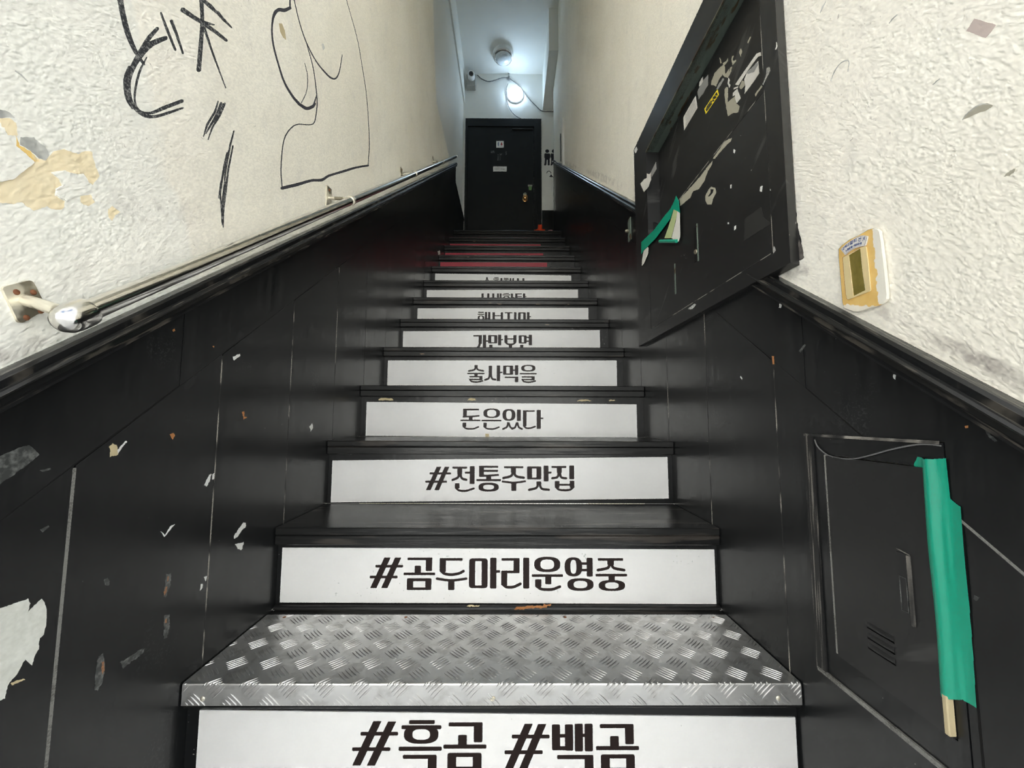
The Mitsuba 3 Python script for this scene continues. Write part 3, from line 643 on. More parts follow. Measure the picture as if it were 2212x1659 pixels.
# ---------------------------------------------------------------- handrail
tag('handrail', label='chrome handrail with rounded end knob on the left wall', category='handrail')
RX = -0.485
RA, RB = np.array([RX, 0.452, 0.781]), np.array([RX, 3.509, 3.112])
u = (RB - RA) / np.linalg.norm(RB - RA)
add('handrail__rail', tube([RA + u * s for s in np.linspace(0.012, np.linalg.norm(RB - RA), 24)], 0.0122, 20), 'chrome', smooth=60)
add('handrail__end_knob', lathe([(0, -0.026), (0.006, -0.0255), (0.0115, -0.0225), (0.0155, -0.016), (0.0168, -0.007), (0.0168, 0.009), (0.0160, 0.0125), (0.0128, 0.0135), (0, 0.0135)], RA + u * 0.012, u, 32), 'chrome', smooth=50, label='rounded chrome end knob')
add('handrail__end_cap', lathe([(0, 0), (0.0135, 0.0), (0.0135, 0.006), (0.009, 0.011), (0, 0.013)], RB, u, 20), 'chrome', smooth=50)
def bracket(y, z, first=False):
    at = RA + (RB - RA) * ((y - RA[1]) / (RB[1] - RA[1]))
    pz = z
    w, h = (0.037, 0.044) if first else (0.030, 0.044)
    if first:
        quad = [(0.443, 0.816), (0.4705, 0.8345), (0.4885, 0.8035), (0.463, 0.777)]
    else:
        quad = [(y - 0.020, pz + 0.035), (y + 0.014, pz + 0.04), (y + 0.018, pz - 0.03), (y - 0.016, pz - 0.036)]
    plate = Polygon(quad).buffer(-0.004).buffer(0.004, 4)
    b = add('handrail__bracket', place(ext(plate, 0.0032), 'left', -0.557), 'bracket_metal', label='bracket plate spotted with rust' if first else None)
    c = np.mean(np.array(quad), 0)
    p0 = np.array([-0.5545, c[0], c[1]])
    p1 = at + np.array([0, 0.0, 0.004]) if not first else RA + u * 0.008
    add(b + '__arm', tube(smooth_path([p0, p0 + (p1 - p0) * 0.5 + np.array([0, 0, 0.001]), p1], 6), 0.0072 if first else 0.005, 14), 'bracket_metal', smooth=60)
    if first:
        for q in ((0.4565, 0.8145), (0.4725, 0.8195), (0.4685, 0.787), (0.482, 0.799)):
            add(b + '__screw', lathe([(0, 0.0018), (0.0016, 0.0017), (0.0032, 0.0007), (0.0036, -0.0004), (0, -0.0004)], [-0.5538, q[0], q[1]], [1, 0, 0], 14), 'rust', smooth=40, label='rusty screw')
    else:
        for q in ((y - 0.002, pz + 0.028), (y + 0.001, pz - 0.024)):
            add(b + '__screw', lathe([(0, 0.0022), (0.002, 0.0021), (0.004, 0.0008), (0.0044, -0.0004), (0, -0.0004)], [-0.5538, q[0], q[1]], [1, 0, 0], 12), 'rust', smooth=40)
        add(b + '__collar', tube([at - u * 0.006, at + u * 0.006], 0.0150, 20), 'bracket_metal', smooth=60)
bracket(0.466, 0.807, True)
for y, z in ((1.213, 1.367), (2.006, 1.959), (2.812, 2.582)):
    bracket(y, z)

# ---------------------------------------------------------------- drawings, peeled paint and marks on the left wall
PL = -0.557
def on_left(poly, mat, name, thick=0.0003, at=PL, label=None):
    label = label or {'graffiti_stroke': 'thick dark crayon stroke of the graffiti', 'graffiti_line': 'thin drawn outline of the graffiti'}.get(name)
    poly = poly.intersection(sbox(YF, 0, 3.5, 5.2))
    return add('wall_left__' + name, place(ext(poly.simplify(0.0002), thick), 'left', at), mat, label=label)
on_left(P('0.5308,1.3075 0.5318,1.3124 0.5347,1.3176 0.5364,1.3192 0.5380,1.3199 0.5391,1.3196 0.5480,1.2857 0.5531,1.2719 0.5572,1.2628 0.5633,1.2515 0.5699,1.2428 0.5746,1.2382 0.5770,1.2364 0.5872,1.2304 0.5869,1.2280 0.5850,1.2257 0.5843,1.2255 0.5729,1.2290 0.5667,1.2320 0.5591,1.2387 0.5522,1.2478 0.5481,1.2561 0.5425,1.2706 0.5370,1.2868'), 'marker', 'graffiti_stroke', thick=0.0003)
on_left(P('0.5648,1.2065 0.5698,1.2248 0.5748,1.2397 0.5794,1.2508 0.5846,1.2615 0.5921,1.2751 0.6032,1.2917 0.6172,1.3109 0.6202,1.3128 0.6212,1.3125 0.6217,1.3113 0.6207,1.3073 0.5999,1.2757 0.5924,1.2617 0.5853,1.2453 0.5785,1.2276 0.5750,1.2170 0.5716,1.2050 0.5693,1.1946 0.5679,1.1854 0.5676,1.1777 0.5694,1.1652 0.5714,1.1590 0.5740,1.1542 0.5755,1.1528 0.5783,1.1515 0.5841,1.1504 0.5886,1.1503 0.5924,1.1511 0.5974,1.1532 0.6044,1.1575 0.6105,1.1626 0.6163,1.1683 0.6606,1.2187 0.6627,1.2200 0.6633,1.2193 0.6629,1.2177 0.6342,1.1830 0.6187,1.1653 0.6109,1.1573 0.6021,1.1499 0.5957,1.1460 0.5906,1.1439 0.5848,1.1428 0.5804,1.1429 0.5765,1.1436 0.5729,1.1448 0.5706,1.1463 0.5691,1.1477 0.5664,1.1523 0.5636,1.1601 0.5619,1.1681 0.5612,1.1804 0.5621,1.1911'), 'marker', 'graffiti_stroke', thick=0.0003)
on_left(P('0.5841,1.2705 0.5881,1.2813 0.5995,1.3073 0.6016,1.3106 0.6029,1.3117 0.6039,1.3121 0.6047,1.3118 0.6051,1.3109 0.6043,1.3078 0.5937,1.2816 0.5802,1.2424 0.5780,1.2392 0.5756,1.2379 0.5748,1.2382 0.5746,1.2407'), 'marker', 'graffiti_stroke', thick=0.0003)
on_left(P('0.5574,1.1847 0.5613,1.2017 0.5628,1.2042 0.5641,1.2049 0.5647,1.2041 0.5646,1.2033 0.5611,1.1833 0.5619,1.1708 0.5647,1.1588 0.5671,1.1535 0.5703,1.1504 0.5756,1.1469 0.5754,1.1442 0.5731,1.1418 0.5724,1.1417 0.5646,1.1464 0.5615,1.1503 0.5603,1.1534 0.5580,1.1622 0.5567,1.1710 0.5564,1.1752'), 'marker', 'graffiti_stroke', thick=0.0003)
on_left(P('0.5746,1.1879 0.5768,1.2041 0.5791,1.2149 0.5876,1.2427 0.5890,1.2447 0.5896,1.2447 0.5897,1.2438 0.5837,1.2219 0.5802,1.2058 0.5780,1.1895 0.5770,1.1761 0.5770,1.1639 0.5779,1.1578 0.5797,1.1539 0.5810,1.1523 0.5839,1.1508 0.5877,1.1513 0.5928,1.1538 0.6018,1.1611 0.6081,1.1685 0.6241,1.1900 0.6564,1.2296 0.6592,1.2321 0.6604,1.2324 0.6613,1.2320 0.6617,1.2310 0.6616,1.2295 0.6597,1.2260 0.6106,1.1654 0.6060,1.1603 0.5992,1.1541 0.5952,1.1513 0.5893,1.1482 0.5840,1.1470 0.5803,1.1477 0.5772,1.1505 0.5753,1.1548 0.5739,1.1612 0.5735,1.1689'), 'marker', 'graffiti_stroke', thick=0.0003)
on_left(P('0.6045,1.3396 0.6059,1.3422 0.6074,1.3429 0.6203,1.3293 0.6395,1.3085 0.6396,1.3070 0.6377,1.3037 0.6369,1.3030 0.6356,1.3029 0.6159,1.3226 0.6046,1.3384'), 'marker', 'graffiti_stroke', thick=0.0003)
on_left(P('0.6231,1.3456 0.6257,1.3503 0.6279,1.3518 0.6286,1.3516 0.6397,1.3389 0.6545,1.3166 0.6546,1.3154 0.6530,1.3127 0.6512,1.3120 0.6350,1.3320 0.6233,1.3435'), 'marker', 'graffiti_stroke', thick=0.0003)
on_left(P('0.6411,1.3855 0.6422,1.3903 0.6437,1.3931 0.6475,1.3974 0.6681,1.4064 0.6808,1.4133 0.6925,1.4213 0.7163,1.4396 0.7173,1.4399 0.7174,1.4388 0.7159,1.4363 0.6961,1.4171 0.6855,1.4074 0.6745,1.4005 0.6445,1.3848 0.6428,1.3840 0.6416,1.3842'), 'marker', 'graffiti_stroke', thick=0.0003)
on_left(P('0.6886,1.4114 0.6907,1.4157 0.6938,1.4192 0.7106,1.4279 0.7260,1.4348 0.7518,1.4439 0.7527,1.4438 0.7531,1.4430 0.7522,1.4399 0.7511,1.4380 0.7483,1.4351 0.7203,1.4234 0.6898,1.4086 0.6888,1.4087 0.6884,1.4097'), 'marker', 'graffiti_stroke', thick=0.0003)
on_left(P('0.6753,1.4613 0.6764,1.4656 0.6795,1.4705 0.6828,1.4732 0.6839,1.4731 0.6897,1.4420 0.6917,1.4266 0.6931,1.4043 0.6936,1.3710 0.6934,1.3194 0.6908,1.3145 0.6889,1.3123 0.6869,1.3108 0.6852,1.3102 0.6840,1.3105 0.6834,1.3118 0.6842,1.3615 0.6844,1.3949 0.6840,1.4100 0.6825,1.4250'), 'marker', 'graffiti_stroke', thick=0.0003)
on_left(P('0.6908,1.4049 0.6935,1.4097 0.6958,1.4113 0.6966,1.4111 0.7125,1.3908 0.7217,1.3799 0.7577,1.3424 0.7577,1.3416 0.7566,1.3400 0.7555,1.3396 0.7177,1.3744 0.6910,1.4029'), 'marker', 'graffiti_stroke', thick=0.0003)
on_left(P('0.6748,1.4509 0.6763,1.4542 0.6786,1.4569 0.7060,1.4705 0.7121,1.4717 0.7226,1.4728 0.7233,1.4727 0.7236,1.4721 0.7220,1.4680 0.7189,1.4651 0.6997,1.4571 0.6757,1.4489 0.6750,1.4490'), 'marker', 'graffiti_stroke', thick=0.0003)
on_left(P('0.7183,1.4688 0.7203,1.4729 0.7218,1.4749 0.7247,1.4771 0.7373,1.4781 0.7623,1.4830 0.7630,1.4826 0.7619,1.4800 0.7599,1.4781 0.7357,1.4692 0.7195,1.4663 0.7186,1.4664 0.7182,1.4673'), 'marker', 'graffiti_stroke', thick=0.0003)
on_left(P('0.7151,1.2299 0.7299,1.2661 0.7331,1.2766 0.7377,1.2959 0.7392,1.2981 0.7409,1.2986 0.7378,1.2789 0.7353,1.2687 0.7224,1.2380 0.7167,1.2212 0.7112,1.2006 0.7107,1.1997 0.7095,1.1990 0.7092,1.1998 0.7137,1.2246'), 'marker', 'graffiti_stroke', thick=0.0003)
on_left(P('0.7192,1.2245 0.7335,1.2615 0.7372,1.2725 0.7443,1.2981 0.7469,1.3019 0.7491,1.3030 0.7498,1.3028 0.7499,1.3010 0.7463,1.2859 0.7420,1.2703 0.7374,1.2585 0.7254,1.2307 0.7160,1.2099 0.7144,1.2087 0.7141,1.2095'), 'marker', 'graffiti_stroke', thick=0.0003)
on_left(P('0.7286,1.2355 0.7421,1.2687 0.7535,1.3047 0.7561,1.3085 0.7584,1.3096 0.7591,1.3094 0.7593,1.3076 0.7498,1.2773 0.7453,1.2656 0.7329,1.2374 0.7291,1.2260 0.7227,1.2033 0.7222,1.2024 0.7209,1.2017 0.7206,1.2024 0.7270,1.2300'), 'marker', 'graffiti_stroke', thick=0.0003)
on_left(P('0.7373,1.2628 0.7428,1.2778 0.7496,1.2999 0.7517,1.3029 0.7535,1.3038 0.7540,1.3037 0.7542,1.3022 0.7496,1.2858 0.7446,1.2701 0.7396,1.2595 0.7300,1.2422 0.7288,1.2408 0.7272,1.2404 0.7274,1.2422'), 'marker', 'graffiti_stroke', thick=0.0003)
on_left(P('0.7717,1.2031 0.7777,1.2365 0.7850,1.2696 0.7867,1.2719 0.7881,1.2725 0.7888,1.2719 0.7887,1.2713 0.7816,1.2332 0.7764,1.1958 0.7732,1.1669 0.7713,1.1409 0.7706,1.1395 0.7693,1.1389 0.7689,1.1393 0.7688,1.1691'), 'marker', 'graffiti_stroke', thick=0.0003)
on_left(P('0.7750,1.1660 0.7757,1.1764 0.7770,1.1862 0.7851,1.2367 0.7869,1.2389 0.7883,1.2395 0.7890,1.2389 0.7803,1.1746 0.7787,1.1404 0.7760,1.1039 0.7753,1.1026 0.7739,1.1021 0.7735,1.1025 0.7749,1.1381'), 'marker', 'graffiti_stroke', thick=0.0003)
on_left(P('0.7710,1.1159 0.7732,1.1500 0.7776,1.1835 0.7793,1.1856 0.7807,1.1861 0.7813,1.1854 0.7786,1.1586 0.7764,1.1304 0.7755,1.1066 0.7753,1.0818 0.7750,1.0810 0.7737,1.0800 0.7728,1.0805 0.7714,1.1043'), 'marker', 'graffiti_stroke', thick=0.0003)
on_left(P('0.7617,1.1531 0.7638,1.1738 0.7699,1.2104 0.7715,1.2125 0.7729,1.2131 0.7735,1.2125 0.7700,1.1779 0.7670,1.1565 0.7651,1.1391 0.7628,1.1062 0.7621,1.1049 0.7608,1.1044 0.7604,1.1048 0.7607,1.1364'), 'marker', 'graffiti_stroke', thick=0.0003)
on_left(P('0.7589,1.1352 0.7635,1.1642 0.7651,1.1662 0.7665,1.1666 0.7671,1.1660 0.7638,1.1382 0.7590,1.1056 0.7584,1.1047 0.7570,1.1042 0.7566,1.1046'), 'marker', 'graffiti_stroke', thick=0.0003)
on_left(P('0.7676,1.0802 0.7666,1.1134 0.7691,1.1444 0.7698,1.1466 0.7708,1.1478 0.7732,1.1493 0.7742,1.1494 0.7753,1.1483 0.7726,1.1118 0.7719,1.0624 0.7716,1.0615 0.7702,1.0606 0.7694,1.0611'), 'marker', 'graffiti_stroke', thick=0.0003)
on_left(P('0.7707,1.0763 0.7700,1.0859 0.7701,1.1105 0.7715,1.1131 0.7743,1.1143 0.7751,1.1134 0.7750,1.0886 0.7765,1.0539 0.7762,1.0531 0.7749,1.0522 0.7740,1.0527'), 'marker', 'graffiti_stroke', thick=0.0003)
on_left(P('0.7602,1.1151 0.7618,1.1169 0.7636,1.1170 0.7687,1.0900 0.7702,1.0795 0.7733,1.0572 0.7721,1.0559 0.7714,1.0563 0.7651,1.0880'), 'marker', 'graffiti_stroke', thick=0.0003)
on_left(P('0.9526,1.7875 0.9548,1.7894 0.9555,1.7896 0.9558,1.7892 0.9597,1.7522 0.9595,1.7512 0.9580,1.7484 0.9557,1.7458 0.9547,1.7451 0.9540,1.7450 0.9537,1.7454 0.9498,1.7822 0.9506,1.7845'), 'pencil', 'graffiti_line', thick=0.0003)
on_left(P('0.8889,1.6517 0.8912,1.6604 0.8963,1.6722 0.9011,1.6809 0.9088,1.6927 0.9147,1.7000 0.9209,1.7064 0.9291,1.7141 0.9328,1.7184 0.9376,1.7247 0.9533,1.7473 0.9560,1.7506 0.9587,1.7533 0.9610,1.7550 0.9627,1.7554 0.9634,1.7543 0.9630,1.7521 0.9616,1.7490 0.9440,1.7226 0.9366,1.7125 0.9300,1.7047 0.9172,1.6925 0.9140,1.6889 0.9086,1.6811 0.9060,1.6765 0.9024,1.6691 0.8987,1.6598 0.8955,1.6493 0.8933,1.6393 0.8928,1.6346 0.8923,1.6240 0.8927,1.6134 0.8934,1.6084 0.8955,1.5989 0.8969,1.5943 0.8986,1.5898 0.9007,1.5853 0.9029,1.5813 0.9057,1.5770 0.9090,1.5727 0.9127,1.5684 0.9208,1.5600 0.9336,1.5479 0.9382,1.5439 0.9429,1.5402 0.9480,1.5369 0.9534,1.5344 0.9595,1.5326 0.9660,1.5314 0.9730,1.5307 0.9858,1.5304 0.9924,1.5306 0.9986,1.5312 1.0046,1.5322 1.0283,1.5380 1.0298,1.5380 1.0305,1.5370 1.0301,1.5351 1.0288,1.5326 1.0266,1.5299 1.0241,1.5275 1.0215,1.5256 1.0193,1.5246 1.0025,1.5215 0.9970,1.5206 0.9913,1.5200 0.9842,1.5199 0.9714,1.5205 0.9648,1.5212 0.9583,1.5223 0.9521,1.5239 0.9464,1.5260 0.9412,1.5288 0.9364,1.5322 0.9318,1.5361 0.9110,1.5569 0.9034,1.5654 0.9001,1.5698 0.8970,1.5747 0.8946,1.5791 0.8925,1.5835 0.8908,1.5880 0.8894,1.5926 0.8873,1.6020 0.8866,1.6069 0.8859,1.6170 0.8861,1.6273 0.8867,1.6367 0.8878,1.6456'), 'pencil', 'graffiti_line', thick=0.0003)
on_left(P('1.0171,1.5256 1.0175,1.5275 1.0188,1.5300 1.0209,1.5326 1.0234,1.5351 1.0260,1.5370 1.0508,1.5489 1.0569,1.5523 1.0606,1.5549 1.0652,1.5585 1.0731,1.5663 1.0782,1.5720 1.0886,1.5841 1.0923,1.5894 1.0981,1.5987 1.1001,1.6012 1.1026,1.6036 1.1051,1.6054 1.1073,1.6065 1.1088,1.6066 1.1094,1.6057 1.1090,1.6040 1.1053,1.5956 1.1039,1.5927 1.1002,1.5864 1.0973,1.5825 1.0904,1.5743 1.0805,1.5632 1.0749,1.5576 1.0660,1.5493 1.0571,1.5425 1.0515,1.5389 1.0455,1.5359 1.0193,1.5246 1.0177,1.5246'), 'pencil', 'graffiti_line', thick=0.0003)
on_left(P('1.0958,1.5969 1.1049,1.6212 1.1079,1.6312 1.1098,1.6336 1.1114,1.6346 1.1118,1.6346 1.1120,1.6343 1.1111,1.6292 1.1095,1.6220 1.1031,1.6014 1.1023,1.6000 1.0996,1.5971 1.0982,1.5960 1.0969,1.5953 1.0960,1.5953 1.0956,1.5958'), 'pencil', 'graffiti_line', thick=0.0003)
on_left(P('0.9891,1.7657 0.9653,1.7935 0.9654,1.7941 0.9663,1.7959 0.9677,1.7975 0.9688,1.7981 0.9926,1.7706 0.9987,1.7642 1.0050,1.7587 1.0113,1.7540 1.0176,1.7498 1.0239,1.7462 1.0305,1.7431 1.0375,1.7405 1.0450,1.7383 1.0533,1.7367 1.0621,1.7355 1.0714,1.7349 1.0811,1.7348 1.0908,1.7352 1.1003,1.7361 1.1097,1.7379 1.1199,1.7406 1.1304,1.7439 1.1504,1.7512 1.1746,1.7607 1.1812,1.7637 1.1920,1.7695 1.2034,1.7769 1.2130,1.7840 1.2175,1.7881 1.2207,1.7915 1.2245,1.7961 1.2286,1.8016 1.2329,1.8083 1.2362,1.8140 1.2401,1.8220 1.2439,1.8308 1.2475,1.8407 1.2508,1.8517 1.2537,1.8635 1.2650,1.9181 1.2662,1.9199 1.2679,1.9216 1.2692,1.9222 1.2694,1.9220 1.2597,1.8691 1.2568,1.8562 1.2539,1.8453 1.2508,1.8359 1.2476,1.8275 1.2442,1.8199 1.2407,1.8129 1.2358,1.8048 1.2299,1.7964 1.2252,1.7906 1.2182,1.7832 1.2129,1.7784 1.2054,1.7723 1.1938,1.7641 1.1862,1.7596 1.1805,1.7566 1.1745,1.7538 1.1613,1.7486 1.1355,1.7397 1.1256,1.7365 1.1155,1.7336 1.1055,1.7314 1.0953,1.7298 1.0858,1.7290 1.0762,1.7288 1.0668,1.7290 1.0576,1.7298 1.0489,1.7311 1.0408,1.7329 1.0334,1.7351 1.0265,1.7378 1.0200,1.7410 1.0138,1.7448 1.0076,1.7490 1.0014,1.7538 0.9952,1.7594'), 'pencil', 'graffiti_line', thick=0.0003)
on_left(P('0.9722,1.4093 0.9804,1.4233 0.9894,1.4366 0.9994,1.4496 1.0043,1.4552 1.0096,1.4609 1.0155,1.4666 1.0229,1.4735 1.0307,1.4799 1.0398,1.4868 1.0685,1.5076 1.0764,1.5139 1.0883,1.5240 1.0923,1.5277 1.0961,1.5317 1.0994,1.5360 1.1023,1.5408 1.1051,1.5472 1.1074,1.5544 1.1090,1.5614 1.1103,1.5690 1.1131,1.5903 1.1139,1.6026 1.1139,1.6086 1.1134,1.6149 1.1124,1.6215 1.1109,1.6285 1.1089,1.6359 1.1038,1.6509 1.0980,1.6651 1.0922,1.6781 1.0891,1.6843 1.0857,1.6904 1.0819,1.6961 1.0776,1.7016 1.0724,1.7071 1.0666,1.7123 1.0416,1.7320 1.0415,1.7327 1.0424,1.7341 1.0436,1.7354 1.0446,1.7358 1.0700,1.7166 1.0759,1.7114 1.0812,1.7060 1.0860,1.7001 1.0899,1.6944 1.0934,1.6884 1.0996,1.6759 1.1057,1.6625 1.1115,1.6478 1.1140,1.6404 1.1162,1.6330 1.1177,1.6260 1.1187,1.6194 1.1192,1.6131 1.1193,1.6071 1.1190,1.6010 1.1176,1.5881 1.1156,1.5733 1.1142,1.5656 1.1123,1.5573 1.1101,1.5500 1.1071,1.5434 1.1033,1.5369 1.0996,1.5321 1.0946,1.5266 1.0898,1.5222 1.0767,1.5110 1.0688,1.5047 1.0401,1.4840 1.0310,1.4771 1.0233,1.4708 1.0118,1.4597 1.0019,1.4488 0.9931,1.4373 0.9885,1.4308 0.9798,1.4169 0.9763,1.4106 0.9728,1.4037 0.9697,1.3969 0.9650,1.3845 0.9633,1.3785 0.9619,1.3724 0.9597,1.3580 0.9583,1.3386 0.9578,1.3167 0.9580,1.3063 0.9585,1.2970 0.9594,1.2890 0.9607,1.2818 0.9675,1.2554 0.9674,1.2549 0.9664,1.2536 0.9656,1.2531 0.9642,1.2526 0.9638,1.2527 0.9636,1.2531 0.9585,1.2726 0.9569,1.2793 0.9555,1.2865 0.9546,1.2945 0.9542,1.3037 0.9540,1.3140 0.9545,1.3358 0.9551,1.3461 0.9567,1.3629 0.9578,1.3697 0.9592,1.3765 0.9608,1.3824 0.9652,1.3947 0.9682,1.4015'), 'pencil', 'graffiti_line', thick=0.0003)
on_left(P('1.0291,1.3057 1.0894,1.3534 1.1010,1.3621 1.1147,1.3720 1.1255,1.3791 1.1461,1.3920 1.1558,1.3984 1.1620,1.4030 1.1696,1.4092 1.1750,1.4143 1.1853,1.4249 1.1954,1.4348 1.2058,1.4439 1.2197,1.4554 1.3786,1.5830 1.4123,1.6093 1.4536,1.6404 1.5371,1.7017 1.5409,1.7040 1.5443,1.7054 1.5466,1.7056 1.5475,1.7047 1.5468,1.7027 1.5448,1.7001 1.5416,1.6971 1.4543,1.6327 1.4202,1.6069 1.3865,1.5805 1.3218,1.5282 1.2625,1.4814 1.2263,1.4524 1.2123,1.4409 1.2022,1.4318 1.1970,1.4265 1.1829,1.4116 1.1767,1.4056 1.1690,1.3990 1.1565,1.3901 1.1469,1.3839 1.1263,1.3713 1.1154,1.3644 1.1055,1.3574 1.0837,1.3403 1.0358,1.3013 1.0127,1.2837 0.9660,1.2486 0.9634,1.2474 0.9611,1.2469 0.9595,1.2474 0.9589,1.2486 0.9592,1.2505 0.9606,1.2527 0.9627,1.2550'), 'pencil', 'graffiti_line', thick=0.0003)
on_left(P('1.2737,2.1453 1.2737,2.1459 1.2746,2.1474 1.2760,2.1490 1.2770,2.1497 1.2942,2.1433 1.3311,2.1307 1.3496,2.1238 1.3672,2.1161 1.3831,2.1073 1.3971,2.0970 1.4097,2.0852 1.4209,2.0728 1.4502,2.0361 1.4670,2.0163 1.4743,2.0073 1.4811,1.9979 1.4877,1.9875 1.4943,1.9754 1.5011,1.9612 1.5077,1.9454 1.5142,1.9286 1.5202,1.9113 1.5257,1.8941 1.5304,1.8777 1.5345,1.8620 1.5380,1.8466 1.5409,1.8315 1.5432,1.8165 1.5449,1.8016 1.5461,1.7867 1.5464,1.7719 1.5458,1.7574 1.5407,1.7002 1.5398,1.6986 1.5388,1.6977 1.5363,1.6960 1.5352,1.6956 1.5345,1.6955 1.5342,1.6958 1.5393,1.7527 1.5399,1.7672 1.5395,1.7820 1.5385,1.7968 1.5368,1.8117 1.5346,1.8267 1.5318,1.8419 1.5284,1.8573 1.5245,1.8730 1.5198,1.8894 1.5145,1.9066 1.5085,1.9239 1.5022,1.9408 1.4957,1.9566 1.4891,1.9708 1.4825,1.9829 1.4759,1.9932 1.4692,2.0026 1.4619,2.0116 1.4452,2.0314 1.4164,2.0683 1.4053,2.0807 1.3931,2.0923 1.3793,2.1026 1.3635,2.1115 1.3460,2.1192 1.3276,2.1261 1.2908,2.1388'), 'pencil', 'graffiti_line', thick=0.0003)
on_left(P('1.0382,1.6677 1.0385,1.6685 1.0393,1.6695 1.0404,1.6701 1.0435,1.6666 1.0502,1.6602 1.0533,1.6566 1.0561,1.6521 1.0580,1.6468 1.0591,1.6403 1.0599,1.6330 1.0601,1.6250 1.0598,1.6165 1.0588,1.6078 1.0571,1.5990 1.0544,1.5896 1.0508,1.5804 1.0337,1.5428 1.0321,1.5407 1.0314,1.5402 1.0304,1.5399 1.0303,1.5407 1.0344,1.5500 1.0434,1.5689 1.0477,1.5784 1.0514,1.5877 1.0541,1.5966 1.0557,1.6050 1.0567,1.6137 1.0570,1.6222 1.0568,1.6301 1.0560,1.6374 1.0549,1.6439 1.0531,1.6493 1.0506,1.6536 1.0477,1.6572 1.0412,1.6639'), 'pencil', 'graffiti_line', thick=0.0003)
on_left(P('0.4556,0.9926 0.4587,0.9893 0.4610,0.9882 0.4627,0.9865 0.4671,0.9872 0.4698,0.9885 0.4731,0.9892 0.4760,0.9972 0.4777,1.0004 0.4801,1.0066 0.4910,1.0176 0.4932,1.0177 0.4988,1.0197 0.5009,1.0198 0.5060,1.0221 0.5081,1.0224 0.5115,1.0277 0.5159,1.0326 0.5218,1.0364 0.5241,1.0369 0.5252,1.0306 0.5296,1.0221 0.5301,1.0192 0.5333,1.0155 0.5363,1.0098 0.5336,1.0025 0.5302,0.9959 0.5286,0.9915 0.5270,0.9926 0.5243,0.9922 0.5204,0.9972 0.5162,1.0004 0.5095,0.9950 0.5072,0.9944 0.5037,0.9922 0.4973,0.9904 0.4954,0.9914 0.4838,0.9821 0.4794,0.9780 0.4832,0.9762 0.4848,0.9760 0.4891,0.9744 0.4897,0.9718 0.4913,0.9708 0.4925,0.9685 0.4858,0.9599 0.4864,0.9575 0.4859,0.9542 0.4861,0.9507 0.4886,0.9515 0.4904,0.9505 0.4928,0.9500 0.4977,0.9500 0.4973,0.9461 0.4978,0.9423 0.4969,0.9396 0.4950,0.9373 0.4895,0.9341 0.4838,0.9320 0.4794,0.9333 0.4777,0.9308 0.4747,0.9285 0.4728,0.9260 0.4666,0.9201 0.4644,0.9207 0.4628,0.9218 0.4603,0.9214 0.4580,0.9220 0.4565,0.9238 0.4542,0.9239 0.4501,0.9212 0.4483,0.9186 0.4465,0.9172 0.4400,0.9149 0.4373,0.9129 0.4352,0.9128 0.4314,0.9103 0.4306,0.9139 0.4308,0.9164 0.4293,0.9329 0.4347,0.9370 0.4423,0.9446 0.4438,0.9451 0.4488,0.9546 0.4515,0.9617 0.4537,0.9644 0.4552,0.9681 0.4587,0.9732 0.4604,0.9772 0.4624,0.9801 0.4615,0.9824 0.4585,0.9856 0.4580,0.9891'), 'old_paint', 'peeled_patch', thick=0.0003, label='cream patch of old paint under the peeled plaster')
on_left(P('0.4250,1.0075 0.4341,1.0149 0.4358,1.0155 0.4378,1.0152 0.4388,1.0143 0.4408,1.0145 0.4423,1.0093 0.4424,1.0060 0.4438,1.0005 0.4411,0.9991 0.4396,0.9971 0.4373,0.9964 0.4352,0.9944 0.4332,0.9974 0.4288,1.0011 0.4280,1.0041 0.4259,1.0053'), 'old_paint', 'peeled_patch', thick=0.0003)
on_left(P('0.4419,0.9991 0.4432,0.9974 0.4443,0.9945 0.4459,0.9925 0.4464,0.9899 0.4510,0.9909 0.4530,0.9899 0.4546,0.9899 0.4569,0.9906 0.4592,0.9887 0.4612,0.9883 0.4629,0.9864 0.4652,0.9856 0.4669,0.9838 0.4611,0.9794 0.4535,0.9847 0.4495,0.9856 0.4458,0.9872 0.4438,0.9872 0.4431,0.9969'), 'old_paint_deep', 'peeled_patch', thick=0.0003)
on_left(P('0.5524,0.9689 0.5545,0.9713 0.5553,0.9737 0.5576,0.9770 0.5599,0.9760 0.5694,0.9743 0.5661,0.9695 0.5622,0.9652 0.5618,0.9620 0.5598,0.9581 0.5592,0.9553 0.5560,0.9565 0.5543,0.9576 0.5523,0.9639'), 'old_paint', 'peeled_patch', thick=0.0003)
on_left(P('0.5153,0.9675 0.5276,0.9768 0.5292,0.9747 0.5299,0.9721 0.5317,0.9711 0.5337,0.9691 0.5261,0.9592 0.5233,0.9592 0.5204,0.9579 0.5160,0.9595'), 'old_paint', 'peeled_patch', thick=0.0003)
on_left(P('0.4464,1.0009 0.4487,1.0018 0.4508,1.0044 0.4564,1.0077 0.4590,1.0102 0.4608,1.0083 0.4628,1.0084 0.4642,1.0073 0.4711,1.0059 0.4741,1.0026 0.4761,0.9986 0.4731,0.9897 0.4710,0.9883 0.4688,0.9888 0.4663,0.9874 0.4608,0.9899 0.4545,0.9912 0.4505,0.9915 0.4468,0.9911'), 'grey_mottle', 'peeled_patch', thick=0.0003, label='mottled grey patch')  # mottled grey area next to the old paint patch
on_left(P('0.4238,1.0167 0.4261,1.0188 0.4280,1.0196 0.4305,1.0213 0.4345,1.0219 0.4378,1.0202 0.4399,1.0199 0.4335,1.0155 0.4273,1.0089 0.4250,1.0076'), 'grey_mottle', 'peeled_patch', thick=0.0003)
